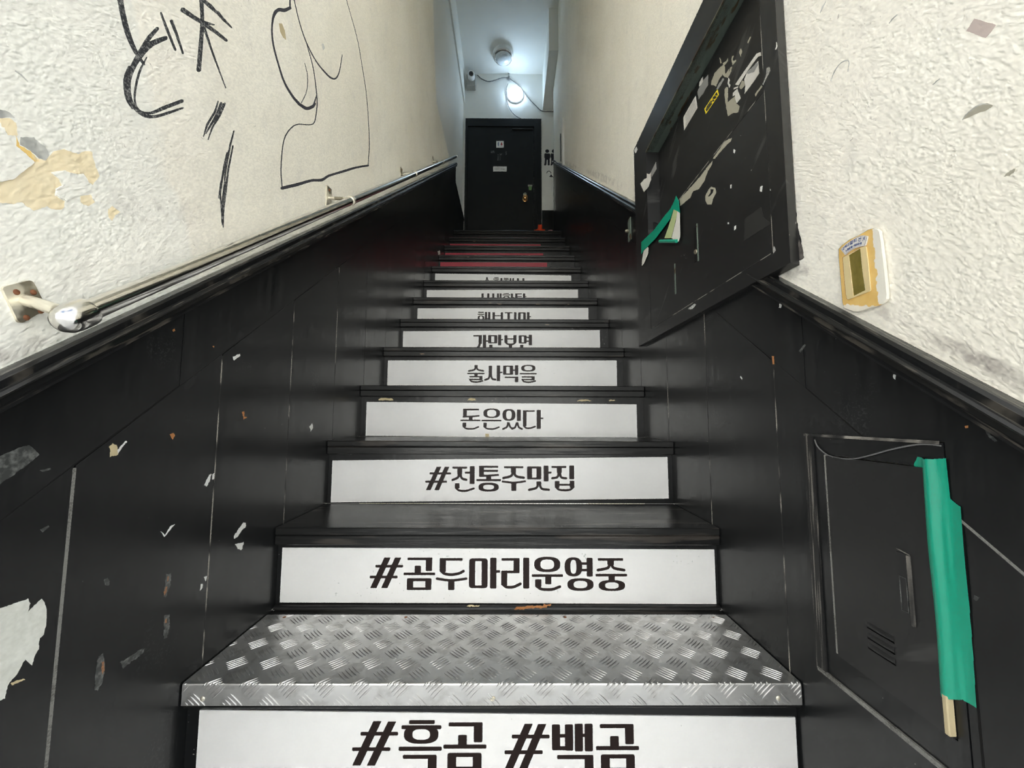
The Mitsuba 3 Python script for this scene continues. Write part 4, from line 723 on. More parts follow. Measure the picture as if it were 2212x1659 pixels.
on_left(P('0.4235,0.9929 0.4298,0.9999 0.4314,0.9963 0.4345,0.9925 0.4352,0.9904 0.4364,0.9886 0.4380,0.9887 0.4425,0.9858 0.4462,0.9842 0.4480,0.9840 0.4491,0.9831 0.4525,0.9823 0.4546,0.9810 0.4561,0.9815 0.4574,0.9806 0.4592,0.9802 0.4609,0.9789 0.4572,0.9709 0.4558,0.9693 0.4509,0.9598 0.4493,0.9574 0.4440,0.9468 0.4362,0.9398 0.4348,0.9378 0.4291,0.9349 0.4281,0.9414 0.4280,0.9495 0.4269,0.9545 0.4273,0.9579 0.4262,0.9619 0.4259,0.9705 0.4242,0.9855 0.4245,0.9883 0.4238,0.9895'), 'plaster', 'loose_flake', thick=0.0022, label='loose plaster flake')
on_left(P('0.4798,0.9768 0.4817,0.9789 0.4888,0.9840 0.4927,0.9882 0.4976,0.9907 0.4997,0.9908 0.5022,0.9920 0.5063,0.9922 0.5162,0.9988 0.5181,0.9955 0.5204,0.9938 0.5229,0.9902 0.5246,0.9907 0.5270,0.9903 0.5288,0.9908 0.5274,0.9876 0.5265,0.9839 0.5245,0.9802 0.5223,0.9788 0.5189,0.9737 0.5125,0.9661 0.5053,0.9593 0.4990,0.9511 0.4963,0.9518 0.4905,0.9516 0.4872,0.9524 0.4867,0.9550 0.4873,0.9579 0.4868,0.9592 0.4896,0.9641 0.4935,0.9687 0.4923,0.9712 0.4904,0.9723 0.4896,0.9737 0.4882,0.9748 0.4865,0.9755 0.4849,0.9755 0.4833,0.9768'), 'plaster', 'loose_flake', thick=0.0012)
on_left(P('0.9151,1.6571 0.9268,1.6697 0.9404,1.6647 0.9474,1.6457 0.9348,1.6391 0.9216,1.6415'), 'chip_beige', 'chip', thick=0.0003)
on_left(P('1.1268,1.8198 1.1375,1.8288 1.1480,1.8256 1.1358,1.8054'), 'grey_mottle', 'chip', thick=0.0003)
on_left(P('0.4345,1.0747 0.4352,1.0757 0.4410,1.0759 0.4474,1.0732 0.4475,1.0727 0.4469,1.0719 0.4402,1.0739 0.4347,1.0741'), 'grey_mottle', 'chip', thick=0.0003)
PRW = 0.557
def on_right(poly, mat, name, thick=0.0003, label=None):
    return add('wall_right__' + name, place(ext(poly.simplify(0.0002), thick), 'right', PRW), mat, label=label)
on_right(P('0.4094,1.1239 0.4128,1.1220 0.4145,1.1197 0.4183,1.1179 0.4148,1.1132 0.4037,1.0948 0.4013,1.0917 0.3970,1.0932 0.3915,1.0967 0.3942,1.1016 0.3991,1.1081 0.4044,1.1168'), 'pink_residue', 'tape_mark', thick=0.0003, label='square pinkish tape mark')
on_right(P('0.4300,1.0177 0.4242,1.0157 0.4185,1.0146 0.4130,1.0130 0.4088,1.0109 0.4040,1.0104 0.4013,1.0111 0.4060,1.0182 0.4134,1.0218 0.4226,1.0216'), 'residue', 'chip', thick=0.0003, label='deep curved chip in the plaster')
on_right(P('0.4217,1.0228 0.4267,1.0213 0.4303,1.0181 0.4302,1.0174 0.4298,1.0172 0.4269,1.0195 0.4243,1.0208 0.4199,1.0214 0.4139,1.0215 0.4098,1.0196 0.4015,1.0123 0.4081,1.0196 0.4114,1.0223 0.4155,1.0233'), 'grey_mottle', 'chip', thick=0.0003)
on_right(P('0.3989,0.9282 0.3979,0.9270 0.3962,0.9271 0.3941,0.9253 0.3931,0.9265 0.3921,0.9268 0.3909,0.9264 0.3897,0.9276 0.3893,0.9291 0.3885,0.9299 0.3901,0.9309 0.3912,0.9303 0.3933,0.9308 0.3944,0.9299 0.3958,0.9299 0.3971,0.9293 0.3977,0.9281'), 'residue', 'chip', thick=0.0003)
on_right(P('0.6100,1.3667 0.6147,1.3606 0.6140,1.3594 0.6098,1.3619 0.6007,1.3664 0.6014,1.3675 0.6087,1.3670'), 'grey_mottle', 'chip', thick=0.0003)
on_right(P('0.5819,1.2374 0.5878,1.2375 0.5920,1.2363 0.5957,1.2345 0.5986,1.2317 0.6034,1.2249 0.6033,1.2244 0.6026,1.2238 0.5961,1.2318 0.5909,1.2347 0.5849,1.2361 0.5830,1.2360 0.5793,1.2348 0.5755,1.2326 0.5716,1.2295 0.5698,1.2277 0.5688,1.2258 0.5685,1.2244 0.5689,1.2205 0.5715,1.2115 0.5708,1.2106 0.5675,1.2216 0.5676,1.2251 0.5681,1.2269 0.5700,1.2299 0.5731,1.2330 0.5779,1.2360'), 'grey_mottle', 'chip', thick=0.0003)
on_right(P('0.4992,1.2219 0.5034,1.2201 0.5033,1.2195 0.5029,1.2192 0.4965,1.2202 0.4909,1.2195 0.4916,1.2207 0.4973,1.2220'), 'grey_mottle', 'chip', thick=0.0003)
on_right(P('0.4533,1.0872 0.4567,1.0861 0.4567,1.0857 0.4564,1.0853 0.4488,1.0865 0.4491,1.0870'), 'grey_mottle', 'chip', thick=0.0003)
on_right(P('0.4445,0.9513 0.4517,0.9529 0.4477,0.9514'), 'grey_mottle', 'chip', thick=0.0003)
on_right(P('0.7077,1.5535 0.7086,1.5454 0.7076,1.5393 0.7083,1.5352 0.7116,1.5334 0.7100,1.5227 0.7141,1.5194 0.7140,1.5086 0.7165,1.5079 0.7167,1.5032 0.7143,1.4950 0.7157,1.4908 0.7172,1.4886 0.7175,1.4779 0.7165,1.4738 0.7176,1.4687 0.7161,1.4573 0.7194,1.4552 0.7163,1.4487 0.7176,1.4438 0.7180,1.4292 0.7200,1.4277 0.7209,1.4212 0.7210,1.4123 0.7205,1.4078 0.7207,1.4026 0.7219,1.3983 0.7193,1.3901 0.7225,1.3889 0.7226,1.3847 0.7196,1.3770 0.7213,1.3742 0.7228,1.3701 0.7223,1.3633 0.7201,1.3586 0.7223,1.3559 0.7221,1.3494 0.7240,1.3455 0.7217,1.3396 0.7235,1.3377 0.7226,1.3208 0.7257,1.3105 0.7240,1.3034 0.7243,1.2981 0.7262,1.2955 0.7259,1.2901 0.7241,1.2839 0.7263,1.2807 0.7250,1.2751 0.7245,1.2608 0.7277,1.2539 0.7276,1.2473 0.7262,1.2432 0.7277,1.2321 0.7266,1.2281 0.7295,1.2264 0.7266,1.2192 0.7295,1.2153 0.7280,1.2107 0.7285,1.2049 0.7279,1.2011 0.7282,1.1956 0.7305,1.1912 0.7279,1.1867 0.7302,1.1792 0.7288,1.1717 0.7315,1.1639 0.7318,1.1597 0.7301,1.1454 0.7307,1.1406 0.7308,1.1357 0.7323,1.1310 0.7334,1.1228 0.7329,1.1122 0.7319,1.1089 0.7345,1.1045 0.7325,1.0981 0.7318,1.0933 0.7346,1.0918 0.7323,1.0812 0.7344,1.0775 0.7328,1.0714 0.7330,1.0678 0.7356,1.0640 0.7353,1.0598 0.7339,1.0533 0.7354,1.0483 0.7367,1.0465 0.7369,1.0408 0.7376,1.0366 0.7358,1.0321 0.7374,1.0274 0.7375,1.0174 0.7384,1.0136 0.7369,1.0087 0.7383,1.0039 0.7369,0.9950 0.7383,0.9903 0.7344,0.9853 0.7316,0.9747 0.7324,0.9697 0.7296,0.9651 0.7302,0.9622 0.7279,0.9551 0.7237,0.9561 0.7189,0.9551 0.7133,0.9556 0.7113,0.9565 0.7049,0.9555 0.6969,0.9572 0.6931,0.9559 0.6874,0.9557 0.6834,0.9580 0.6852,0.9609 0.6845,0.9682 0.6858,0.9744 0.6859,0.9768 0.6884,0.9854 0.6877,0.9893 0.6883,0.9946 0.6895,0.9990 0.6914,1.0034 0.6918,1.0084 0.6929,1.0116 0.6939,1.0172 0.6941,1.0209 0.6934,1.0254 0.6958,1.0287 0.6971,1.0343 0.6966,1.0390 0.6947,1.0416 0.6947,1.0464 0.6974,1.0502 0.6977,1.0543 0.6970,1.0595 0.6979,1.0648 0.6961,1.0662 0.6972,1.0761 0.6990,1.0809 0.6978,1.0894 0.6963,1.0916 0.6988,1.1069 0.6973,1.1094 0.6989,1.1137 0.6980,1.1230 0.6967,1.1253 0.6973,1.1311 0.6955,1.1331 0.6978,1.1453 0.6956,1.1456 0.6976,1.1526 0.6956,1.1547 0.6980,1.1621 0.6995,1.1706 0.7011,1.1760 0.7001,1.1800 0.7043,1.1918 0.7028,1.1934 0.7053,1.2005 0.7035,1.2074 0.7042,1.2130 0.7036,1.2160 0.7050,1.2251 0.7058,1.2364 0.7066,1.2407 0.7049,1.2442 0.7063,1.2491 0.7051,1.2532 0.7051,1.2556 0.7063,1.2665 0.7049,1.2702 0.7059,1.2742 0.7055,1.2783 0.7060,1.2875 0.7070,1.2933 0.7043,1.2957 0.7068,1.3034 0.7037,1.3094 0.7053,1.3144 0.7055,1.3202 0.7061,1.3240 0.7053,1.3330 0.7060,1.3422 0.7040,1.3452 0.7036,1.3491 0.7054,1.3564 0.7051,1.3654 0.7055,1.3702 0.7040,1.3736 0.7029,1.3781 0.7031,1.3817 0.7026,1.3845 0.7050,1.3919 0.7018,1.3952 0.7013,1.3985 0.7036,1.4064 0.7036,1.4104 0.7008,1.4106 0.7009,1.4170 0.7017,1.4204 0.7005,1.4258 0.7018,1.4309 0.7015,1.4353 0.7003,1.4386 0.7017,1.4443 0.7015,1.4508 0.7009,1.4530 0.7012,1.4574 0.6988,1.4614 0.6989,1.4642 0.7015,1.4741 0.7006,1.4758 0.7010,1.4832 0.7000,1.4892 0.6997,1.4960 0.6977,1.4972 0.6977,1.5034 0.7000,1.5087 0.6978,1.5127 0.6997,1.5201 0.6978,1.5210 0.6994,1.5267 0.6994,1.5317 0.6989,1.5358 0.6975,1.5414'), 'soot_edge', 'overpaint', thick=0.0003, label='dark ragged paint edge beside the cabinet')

# ---------------------------------------------------------------- chips and scraps on the left panelling
def on_board(side, poly, mat, name, thick=0.0006, label=None):
    return add(f'wall_{side}__{name}', place(ext(poly, thick), side, -HW if side == 'left' else HW), mat, label=label)
on_board('left', P('0.4502,0.4515 0.4554,0.4519 0.4572,0.4514 0.4588,0.4518 0.4603,0.4512 0.4616,0.4510 0.4646,0.4518 0.4659,0.4510 0.4691,0.4514 0.4700,0.4519 0.4721,0.4513 0.4752,0.4514 0.4760,0.4509 0.4778,0.4514 0.4808,0.4508 0.4825,0.4514 0.4863,0.4509 0.4873,0.4512 0.4892,0.4507 0.4907,0.4507 0.4946,0.4501 0.4961,0.4509 0.4974,0.4462 0.4990,0.4439 0.4983,0.4430 0.4979,0.4412 0.4981,0.4388 0.4970,0.4345 0.5007,0.4375 0.5022,0.4379 0.5029,0.4394 0.5045,0.4402 0.5060,0.4405 0.5065,0.4417 0.5077,0.4426 0.5094,0.4431 0.5104,0.4442 0.5128,0.4400 0.5138,0.4389 0.5143,0.4359 0.5153,0.4339 0.5167,0.4293 0.5176,0.4206 0.5180,0.4081 0.5168,0.4055 0.5169,0.4031 0.5165,0.3990 0.5136,0.3971 0.5126,0.3969 0.5118,0.3899 0.5127,0.3879 0.5126,0.3837 0.5118,0.3834 0.5107,0.3819 0.5107,0.3807 0.5096,0.3799 0.5080,0.3749 0.5084,0.3727 0.5076,0.3720 0.5072,0.3684 0.4995,0.3800 0.4991,0.3785 0.4977,0.3780 0.4964,0.3744 0.4925,0.3671 0.4894,0.3647 0.4880,0.3642 0.4874,0.3626 0.4861,0.3625 0.4855,0.3606 0.4848,0.3599 0.4845,0.3583 0.4847,0.3563 0.4837,0.3553 0.4840,0.3517 0.4833,0.3500 0.4833,0.3465 0.4817,0.3474 0.4807,0.3470 0.4795,0.3471 0.4776,0.3478 0.4763,0.3477 0.4755,0.3469 0.4737,0.3471 0.4726,0.3476 0.4701,0.3474 0.4682,0.3478 0.4674,0.3469 0.4658,0.3478 0.4644,0.3474 0.4628,0.3474 0.4621,0.3470 0.4595,0.3477 0.4588,0.3502 0.4583,0.3537 0.4585,0.3574 0.4583,0.3600 0.4577,0.3620 0.4578,0.3673 0.4571,0.3698 0.4573,0.3713 0.4568,0.3740 0.4568,0.3781 0.4560,0.3818 0.4560,0.3872 0.4552,0.3896 0.4556,0.3911 0.4553,0.3937 0.4547,0.3958 0.4547,0.3994 0.4543,0.4020 0.4546,0.4034 0.4540,0.4058 0.4537,0.4100 0.4540,0.4112 0.4530,0.4157 0.4533,0.4175 0.4526,0.4197 0.4525,0.4280 0.4521,0.4293 0.4519,0.4341 0.4509,0.4420 0.4511,0.4433 0.4500,0.4496'), 'paper_torn', 'torn_paper', thick=0.0008, label='torn remains of a white paper poster')
on_board('left', P('0.4398,0.6226 0.4461,0.6237 0.4483,0.6230 0.4507,0.6237 0.4555,0.6239 0.4568,0.6244 0.4587,0.6261 0.4613,0.6272 0.4632,0.6274 0.4652,0.6289 0.4675,0.6294 0.4712,0.6320 0.4740,0.6324 0.4755,0.6336 0.4782,0.6333 0.4807,0.6344 0.4834,0.6324 0.4858,0.6300 0.4880,0.6276 0.4891,0.6257 0.4910,0.6243 0.4924,0.6217 0.4898,0.6189 0.4879,0.6174 0.4862,0.6149 0.4844,0.6141 0.4771,0.6069 0.4749,0.6062 0.4730,0.6041 0.4710,0.6031 0.4700,0.6007 0.4648,0.5973 0.4628,0.5966 0.4595,0.5941 0.4583,0.5923 0.4562,0.5914 0.4524,0.5907 0.4486,0.5890 0.4442,0.5884 0.4426,0.5873 0.4418,0.5930 0.4419,0.5988 0.4406,0.6078 0.4406,0.6142 0.4397,0.6172 0.4394,0.6202'), 'tape_clear', 'tape_mark', thick=0.0006, label='grey patch of tape glue')
on_board('left', P('0.5776,0.6263 0.5808,0.6284 0.5813,0.6302 0.5824,0.6290 0.5841,0.6280 0.5880,0.6270 0.5874,0.6260 0.5889,0.6242 0.5893,0.6209 0.5890,0.6191 0.5898,0.6173 0.5900,0.6159 0.5905,0.6153 0.5906,0.6127 0.5887,0.6120 0.5879,0.6112 0.5858,0.6120 0.5838,0.6110 0.5824,0.6122 0.5793,0.6103 0.5794,0.6150 0.5788,0.6165 0.5796,0.6182 0.5783,0.6229 0.5767,0.6247'), 'chip_beige', 'paint_chip', thick=0.0006)
on_board('left', P('0.5887,0.6186 0.5896,0.6200 0.5920,0.6219 0.5925,0.6238 0.5964,0.6273 0.5998,0.6316 0.6014,0.6325 0.6031,0.6311 0.6023,0.6295 0.6004,0.6289 0.6000,0.6272 0.5982,0.6261 0.5976,0.6248 0.5951,0.6218 0.5947,0.6201 0.5922,0.6172 0.5904,0.6140 0.5896,0.6155 0.5896,0.6174'), 'chip_white', 'paint_chip', thick=0.0006)
on_board('left', P('0.6766,0.6385 0.6818,0.6404 0.6844,0.6409 0.6861,0.6392 0.6876,0.6370 0.6878,0.6363 0.6868,0.6342 0.6856,0.6333 0.6847,0.6306 0.6839,0.6295 0.6812,0.6327 0.6796,0.6352 0.6789,0.6374'), 'chip_orange', 'paint_chip', thick=0.0006)
on_board('left', P('0.8548,0.6797 0.8581,0.6801 0.8621,0.6815 0.8614,0.6795 0.8633,0.6766 0.8625,0.6746 0.8631,0.6692 0.8701,0.6688 0.8725,0.6677 0.8712,0.6669 0.8668,0.6651 0.8636,0.6650 0.8619,0.6627 0.8606,0.6667 0.8606,0.6695 0.8582,0.6710 0.8582,0.6742 0.8556,0.6768'), 'chip_orange', 'paint_chip', thick=0.0006)
on_board('left', P('0.7729,0.5581 0.7762,0.5573 0.7766,0.5594 0.7781,0.5569 0.7762,0.5539 0.7760,0.5511 0.7764,0.5488 0.7753,0.5476 0.7748,0.5445 0.7730,0.5429 0.7713,0.5419 0.7715,0.5397 0.7685,0.5372 0.7682,0.5359 0.7647,0.5387 0.7617,0.5393 0.7641,0.5430 0.7661,0.5482 0.7682,0.5496 0.7702,0.5537 0.7728,0.5558'), 'chip_white', 'paint_chip', thick=0.0006)
on_board('left', P('0.7813,0.5574 0.7839,0.5586 0.7868,0.5592 0.7855,0.5572 0.7860,0.5539 0.7857,0.5522 0.7864,0.5500 0.7853,0.5473 0.7807,0.5472 0.7817,0.5493 0.7810,0.5513 0.7816,0.5540 0.7810,0.5558'), 'chip_white', 'paint_chip', thick=0.0006)
on_board('left', P('0.8801,0.4404 0.8873,0.4378 0.8887,0.4375 0.8882,0.4348 0.8898,0.4314 0.8885,0.4283 0.8869,0.4271 0.8821,0.4271 0.8799,0.4258 0.8767,0.4249 0.8727,0.4211 0.8702,0.4193 0.8683,0.4185 0.8665,0.4161 0.8632,0.4141 0.8568,0.4142 0.8550,0.4136 0.8536,0.4156 0.8532,0.4199 0.8557,0.4208 0.8559,0.4230 0.8576,0.4241 0.8616,0.4241 0.8627,0.4269 0.8639,0.4288 0.8665,0.4297 0.8678,0.4318 0.8710,0.4330 0.8741,0.4349 0.8758,0.4369 0.8778,0.4382'), 'chip_white', 'paint_chip', thick=0.0006)
on_board('left', P('0.8575,0.4013 0.8618,0.4013 0.8639,0.3998 0.8670,0.4010 0.8708,0.3994 0.8832,0.3975 0.8854,0.3983 0.8852,0.3949 0.8862,0.3941 0.8843,0.3917 0.8812,0.3889 0.8830,0.3860 0.8796,0.3824 0.8764,0.3837 0.8734,0.3866 0.8677,0.3885 0.8665,0.3917 0.8621,0.3974'), 'chip_white', 'paint_chip', thick=0.0006)
on_board('left', P('0.6735,0.4796 0.6774,0.4767 0.6830,0.4706 0.6841,0.4725 0.6855,0.4738 0.6880,0.4770 0.6887,0.4784 0.6905,0.4797 0.6912,0.4819 0.6929,0.4829 0.6951,0.4836 0.6971,0.4834 0.7018,0.4838 0.6964,0.4805 0.6910,0.4754 0.6889,0.4742 0.6865,0.4713 0.6833,0.4692 0.6815,0.4684 0.6784,0.4732 0.6775,0.4752'), 'chip_white', 'paint_chip', thick=0.0006)
on_board('left', P('0.6914,0.4049 0.6959,0.4029 0.6983,0.4028 0.7026,0.4035 0.7003,0.4025 0.7002,0.4004 0.7017,0.3976 0.7008,0.3962 0.7018,0.3895 0.7003,0.3894 0.7004,0.3857 0.7018,0.3836 0.7014,0.3832 0.7010,0.3807 0.6995,0.3793 0.6990,0.3778 0.6970,0.3768 0.6974,0.3743 0.6952,0.3735 0.6955,0.3714 0.6949,0.3688 0.6942,0.3673 0.6926,0.3659 0.6919,0.3673 0.6871,0.3707 0.6893,0.3702 0.6891,0.3760 0.6896,0.3760 0.6887,0.3792 0.6906,0.3804 0.6895,0.3838 0.6908,0.3839 0.6913,0.3869 0.6913,0.3880 0.6905,0.3904 0.6907,0.3935 0.6900,0.3947 0.6920,0.3973 0.6905,0.3993 0.6912,0.4002'), 'tape_clear', 'paint_chip', thick=0.0006)
on_board('left', P('0.6916,0.3837 0.6952,0.3834 0.6948,0.3819 0.6953,0.3791 0.6946,0.3775 0.6945,0.3756 0.6938,0.3736 0.6932,0.3728 0.6906,0.3703 0.6893,0.3729 0.6896,0.3735 0.6890,0.3756 0.6893,0.3771 0.6902,0.3785 0.6902,0.3803 0.6915,0.3817'), 'chip_orange', 'paint_chip', thick=0.0006)
on_board('left', P('0.6933,0.3996 0.6968,0.3994 0.6964,0.3959 0.6968,0.3938 0.6961,0.3926 0.6967,0.3908 0.6931,0.3922 0.6938,0.3937 0.6939,0.3976'), 'chip_orange', 'paint_chip', thick=0.0006)
on_board('left', P('0.6956,0.3294 0.6993,0.3292 0.6993,0.3276 0.6985,0.3265 0.6992,0.3244 0.6987,0.3226 0.6950,0.3239 0.6948,0.3263 0.6950,0.3279'), 'chip_orange', 'paint_chip', thick=0.0006)
on_board('left', P('0.6939,0.3371 0.6982,0.3359 0.7042,0.3332 0.7043,0.3309 0.7035,0.3285 0.7036,0.3270 0.7052,0.3229 0.7051,0.3193 0.7062,0.3177 0.7048,0.3165 0.7059,0.3140 0.7058,0.3118 0.7050,0.3093 0.7036,0.3083 0.7041,0.3064 0.7035,0.3039 0.7041,0.3022 0.7020,0.3008 0.7028,0.2967 0.6998,0.2973 0.6954,0.2989 0.6961,0.2994 0.6963,0.3027 0.6950,0.3041 0.6941,0.3081 0.6949,0.3111 0.6940,0.3128 0.6958,0.3142 0.6955,0.3166 0.6940,0.3200 0.6940,0.3244 0.6933,0.3254 0.6950,0.3268 0.6938,0.3301 0.6942,0.3315 0.6936,0.3344'), 'tape_clear', 'paint_chip', thick=0.0006)
on_board('left', P('0.5880,0.3306 0.5888,0.3324 0.5902,0.3312 0.5922,0.3330 0.5942,0.3331 0.5948,0.3283 0.5959,0.3266 0.5968,0.3201 0.5974,0.3188 0.5984,0.3107 0.5977,0.3093 0.5975,0.3079 0.5986,0.3032 0.5975,0.3023 0.5977,0.3010 0.5970,0.2993 0.5971,0.2950 0.5964,0.2914 0.5947,0.2898 0.5925,0.2882 0.5924,0.2873 0.5916,0.2867 0.5912,0.2843 0.5900,0.2866 0.5883,0.2871 0.5861,0.2892 0.5857,0.2934 0.5870,0.2939 0.5869,0.2952 0.5858,0.2978 0.5869,0.2991 0.5858,0.3022 0.5860,0.3036 0.5857,0.3051 0.5861,0.3071 0.5854,0.3090 0.5861,0.3100 0.5863,0.3151 0.5858,0.3178 0.5868,0.3203 0.5867,0.3224 0.5875,0.3241 0.5866,0.3262 0.5870,0.3276 0.5884,0.3296'), 'tape_clear', 'paint_chip', thick=0.0006)
on_board('left', P('0.5928,0.3224 0.5952,0.3211 0.5969,0.3207 0.5965,0.3191 0.5982,0.3077 0.5979,0.3067 0.5967,0.3059 0.5962,0.3025 0.5959,0.3041 0.5945,0.3071 0.5933,0.3120 0.5931,0.3143 0.5937,0.3167 0.5936,0.3184'), 'chip_orange', 'paint_chip', thick=0.0006)
on_board('left', P('0.6212,0.3048 0.6231,0.3058 0.6275,0.3036 0.6294,0.3043 0.6336,0.3046 0.6349,0.3044 0.6376,0.3049 0.6393,0.3043 0.6400,0.3052 0.6431,0.3044 0.6446,0.3049 0.6470,0.3040 0.6478,0.3056 0.6491,0.3059 0.6569,0.3045 0.6591,0.3026 0.6613,0.3021 0.6595,0.3019 0.6593,0.2979 0.6571,0.2959 0.6537,0.2974 0.6535,0.2953 0.6509,0.2957 0.6499,0.2963 0.6482,0.2946 0.6467,0.2945 0.6441,0.2954 0.6411,0.2953 0.6383,0.2962 0.6374,0.2943 0.6359,0.2940 0.6337,0.2951 0.6322,0.2948 0.6317,0.2938 0.6293,0.2936 0.6269,0.2924 0.6246,0.2972 0.6245,0.2998 0.6227,0.3034'), 'tape_clear', 'paint_chip', thick=0.0006)
on_board('left', P('0.5865,0.4369 0.5877,0.4378 0.5895,0.4373 0.5910,0.4381 0.5940,0.4326 0.5949,0.4316 0.5944,0.4300 0.5945,0.4267 0.5933,0.4259 0.5918,0.4264 0.5903,0.4273 0.5881,0.4292 0.5882,0.4305 0.5870,0.4326 0.5870,0.4336 0.5863,0.4358'), 'tape_clear', 'paint_chip', thick=0.0006)
on_board('left', P('0.7701,0.3561 0.7731,0.3557 0.7749,0.3549 0.7750,0.3511 0.7742,0.3499 0.7741,0.3479 0.7724,0.3465 0.7690,0.3452 0.7700,0.3493 0.7704,0.3536'), 'chip_white', 'paint_chip', thick=0.0006)
on_board('left', P('0.7763,0.3669 0.7794,0.3663 0.7820,0.3663 0.7845,0.3655 0.7828,0.3603 0.7827,0.3585 0.7814,0.3567 0.7804,0.3595 0.7790,0.3617 0.7781,0.3640'), 'chip_white', 'paint_chip', thick=0.0006)
on_board('left', P('0.4876,0.3607 0.4903,0.3599 0.4924,0.3599 0.4932,0.3602 0.4958,0.3587 0.4980,0.3580 0.4994,0.3581 0.5010,0.3567 0.5017,0.3555 0.5011,0.3554 0.4996,0.3561 0.4984,0.3558 0.4967,0.3564 0.4947,0.3563 0.4911,0.3573 0.4906,0.3565 0.4894,0.3569'), 'chip_beige', 'paint_chip', thick=0.0006)
on_board('left', P('0.6667,0.8162 0.6703,0.8199 0.6723,0.8167 0.6687,0.8139'), 'chip_orange', 'paint_chip', thick=0.0006)
on_board('left', P('0.7582,0.8051 0.7627,0.8069 0.7632,0.8051 0.7629,0.8031'), 'chip_orange', 'paint_chip', thick=0.0006)
on_board('left', P('0.4946,0.6025 0.4958,0.6031 0.4986,0.6032 0.5058,0.6042 0.5062,0.6020 0.5016,0.6007 0.5005,0.6008 0.4991,0.6002 0.4980,0.6002'), 'tape_clear', 'paint_chip', thick=0.0006)
on_board('left', P('0.5013,0.5300 0.5027,0.5300 0.5062,0.5317 0.5073,0.5317 0.5100,0.5328 0.5107,0.5307 0.5085,0.5292 0.5075,0.5280 0.5065,0.5275 0.5046,0.5255'), 'tape_clear', 'paint_chip', thick=0.0006)
on_board('left', P('0.8162,0.7939 0.8201,0.7948 0.8254,0.7973 0.8287,0.8004 0.8334,0.8015 0.8374,0.8030 0.8372,0.8011 0.8386,0.7989 0.8318,0.7943 0.8290,0.7932 0.8262,0.7900 0.8229,0.7882 0.8205,0.7864 0.8178,0.7884 0.8176,0.7905'), 'chip_white', 'paint_chip', thick=0.0006)
on_board('left', P('3.0245,1.9795 3.0828,2.0086 3.1221,2.0317 3.1434,2.0284 3.1396,2.0162 3.1526,2.0116 3.1083,1.9886 3.0690,1.9689 3.0541,1.9717 3.0483,1.9808'), 'chip_white', 'paint_chip', thick=0.0006)
on_board('left', P('1.1455,0.6425 1.1526,0.6448 1.1537,0.6464 1.1597,0.6506 1.1627,0.6466 1.1664,0.6397 1.1661,0.6368 1.1634,0.6345 1.1591,0.6320 1.1527,0.6270 1.1539,0.6300 1.1522,0.6346 1.1473,0.6372'), 'chip_white', 'paint_chip', thick=0.0006)
on_board('right', P('0.4509,0.6606 0.4505,0.6581 0.4479,0.6586 0.4475,0.6614'), 'chip_orange', 'paint_chip', thick=0.0006)
on_board('right', P('0.4310,0.6581 0.4314,0.6550 0.4312,0.6537 0.4305,0.6519 0.4294,0.6511 0.4294,0.6497 0.4280,0.6479 0.4266,0.6474 0.4262,0.6458 0.4253,0.6457 0.4243,0.6441 0.4233,0.6449 0.4224,0.6448 0.4219,0.6459 0.4233,0.6473 0.4237,0.6484 0.4246,0.6492 0.4249,0.6501 0.4263,0.6503 0.4276,0.6517 0.4279,0.6534 0.4289,0.6542 0.4302,0.6572'), 'tape_clear', 'paint_chip', thick=0.0006)
on_board('right', P('0.8828,0.7638 0.8846,0.7610 0.8829,0.7593 0.8802,0.7573 0.8784,0.7553 0.8767,0.7574 0.8780,0.7596 0.8803,0.7621'), 'chip_white', 'paint_chip', thick=0.0006)
on_board('right', P('0.7442,0.8902 0.7448,0.8875 0.7446,0.8856 0.7463,0.8831 0.7413,0.8807 0.7394,0.8820 0.7376,0.8868 0.7363,0.8887 0.7389,0.8894'), 'chip_white', 'paint_chip', thick=0.0006)
on_board('right', P('0.5295,0.7295 0.5298,0.7275 0.5303,0.7262 0.5300,0.7245 0.5294,0.7232 0.5277,0.7216 0.5278,0.7232 0.5270,0.7246 0.5269,0.7258 0.5260,0.7278 0.5290,0.7287'), 'chip_white', 'paint_chip', thick=0.0006)
on_board('right', P('0.7008,0.7901 0.6980,0.7883 0.6966,0.7863 0.6885,0.7925 0.6875,0.7939 0.6853,0.7953 0.6830,0.7974 0.6854,0.7998 0.6875,0.7990 0.6920,0.7963 0.6964,0.7928 0.6978,0.7912'), 'tape_clear', 'paint_chip', thick=0.0006)
on_board('right', P('0.4576,0.4715 0.4574,0.4699 0.4583,0.4675 0.4574,0.4668 0.4561,0.4663 0.4551,0.4666 0.4539,0.4683 0.4527,0.4711 0.4538,0.4716 0.4565,0.4720'), 'tape_clear', 'paint_chip', thick=0.0006)
on_board('right', P('0.7733,0.7924 0.7735,0.7904 0.7727,0.7877 0.7734,0.7854 0.7727,0.7781 0.7734,0.7758 0.7700,0.7755 0.7683,0.7747 0.7680,0.7823 0.7684,0.7868 0.7683,0.7895 0.7674,0.7911'), 'chip_orange', 'paint_chip', thick=0.0006)
on_board('right', P('0.6076,0.4845 0.6066,0.4813 0.6055,0.4803 0.6046,0.4768 0.6030,0.4760 0.6021,0.4751 0.6002,0.4746 0.5990,0.4735 0.5941,0.4714 0.5914,0.4721 0.5940,0.4756 0.5965,0.4783 0.5976,0.4788 0.5983,0.4801 0.5999,0.4811'), 'tape_clear', 'paint_chip', thick=0.0006)

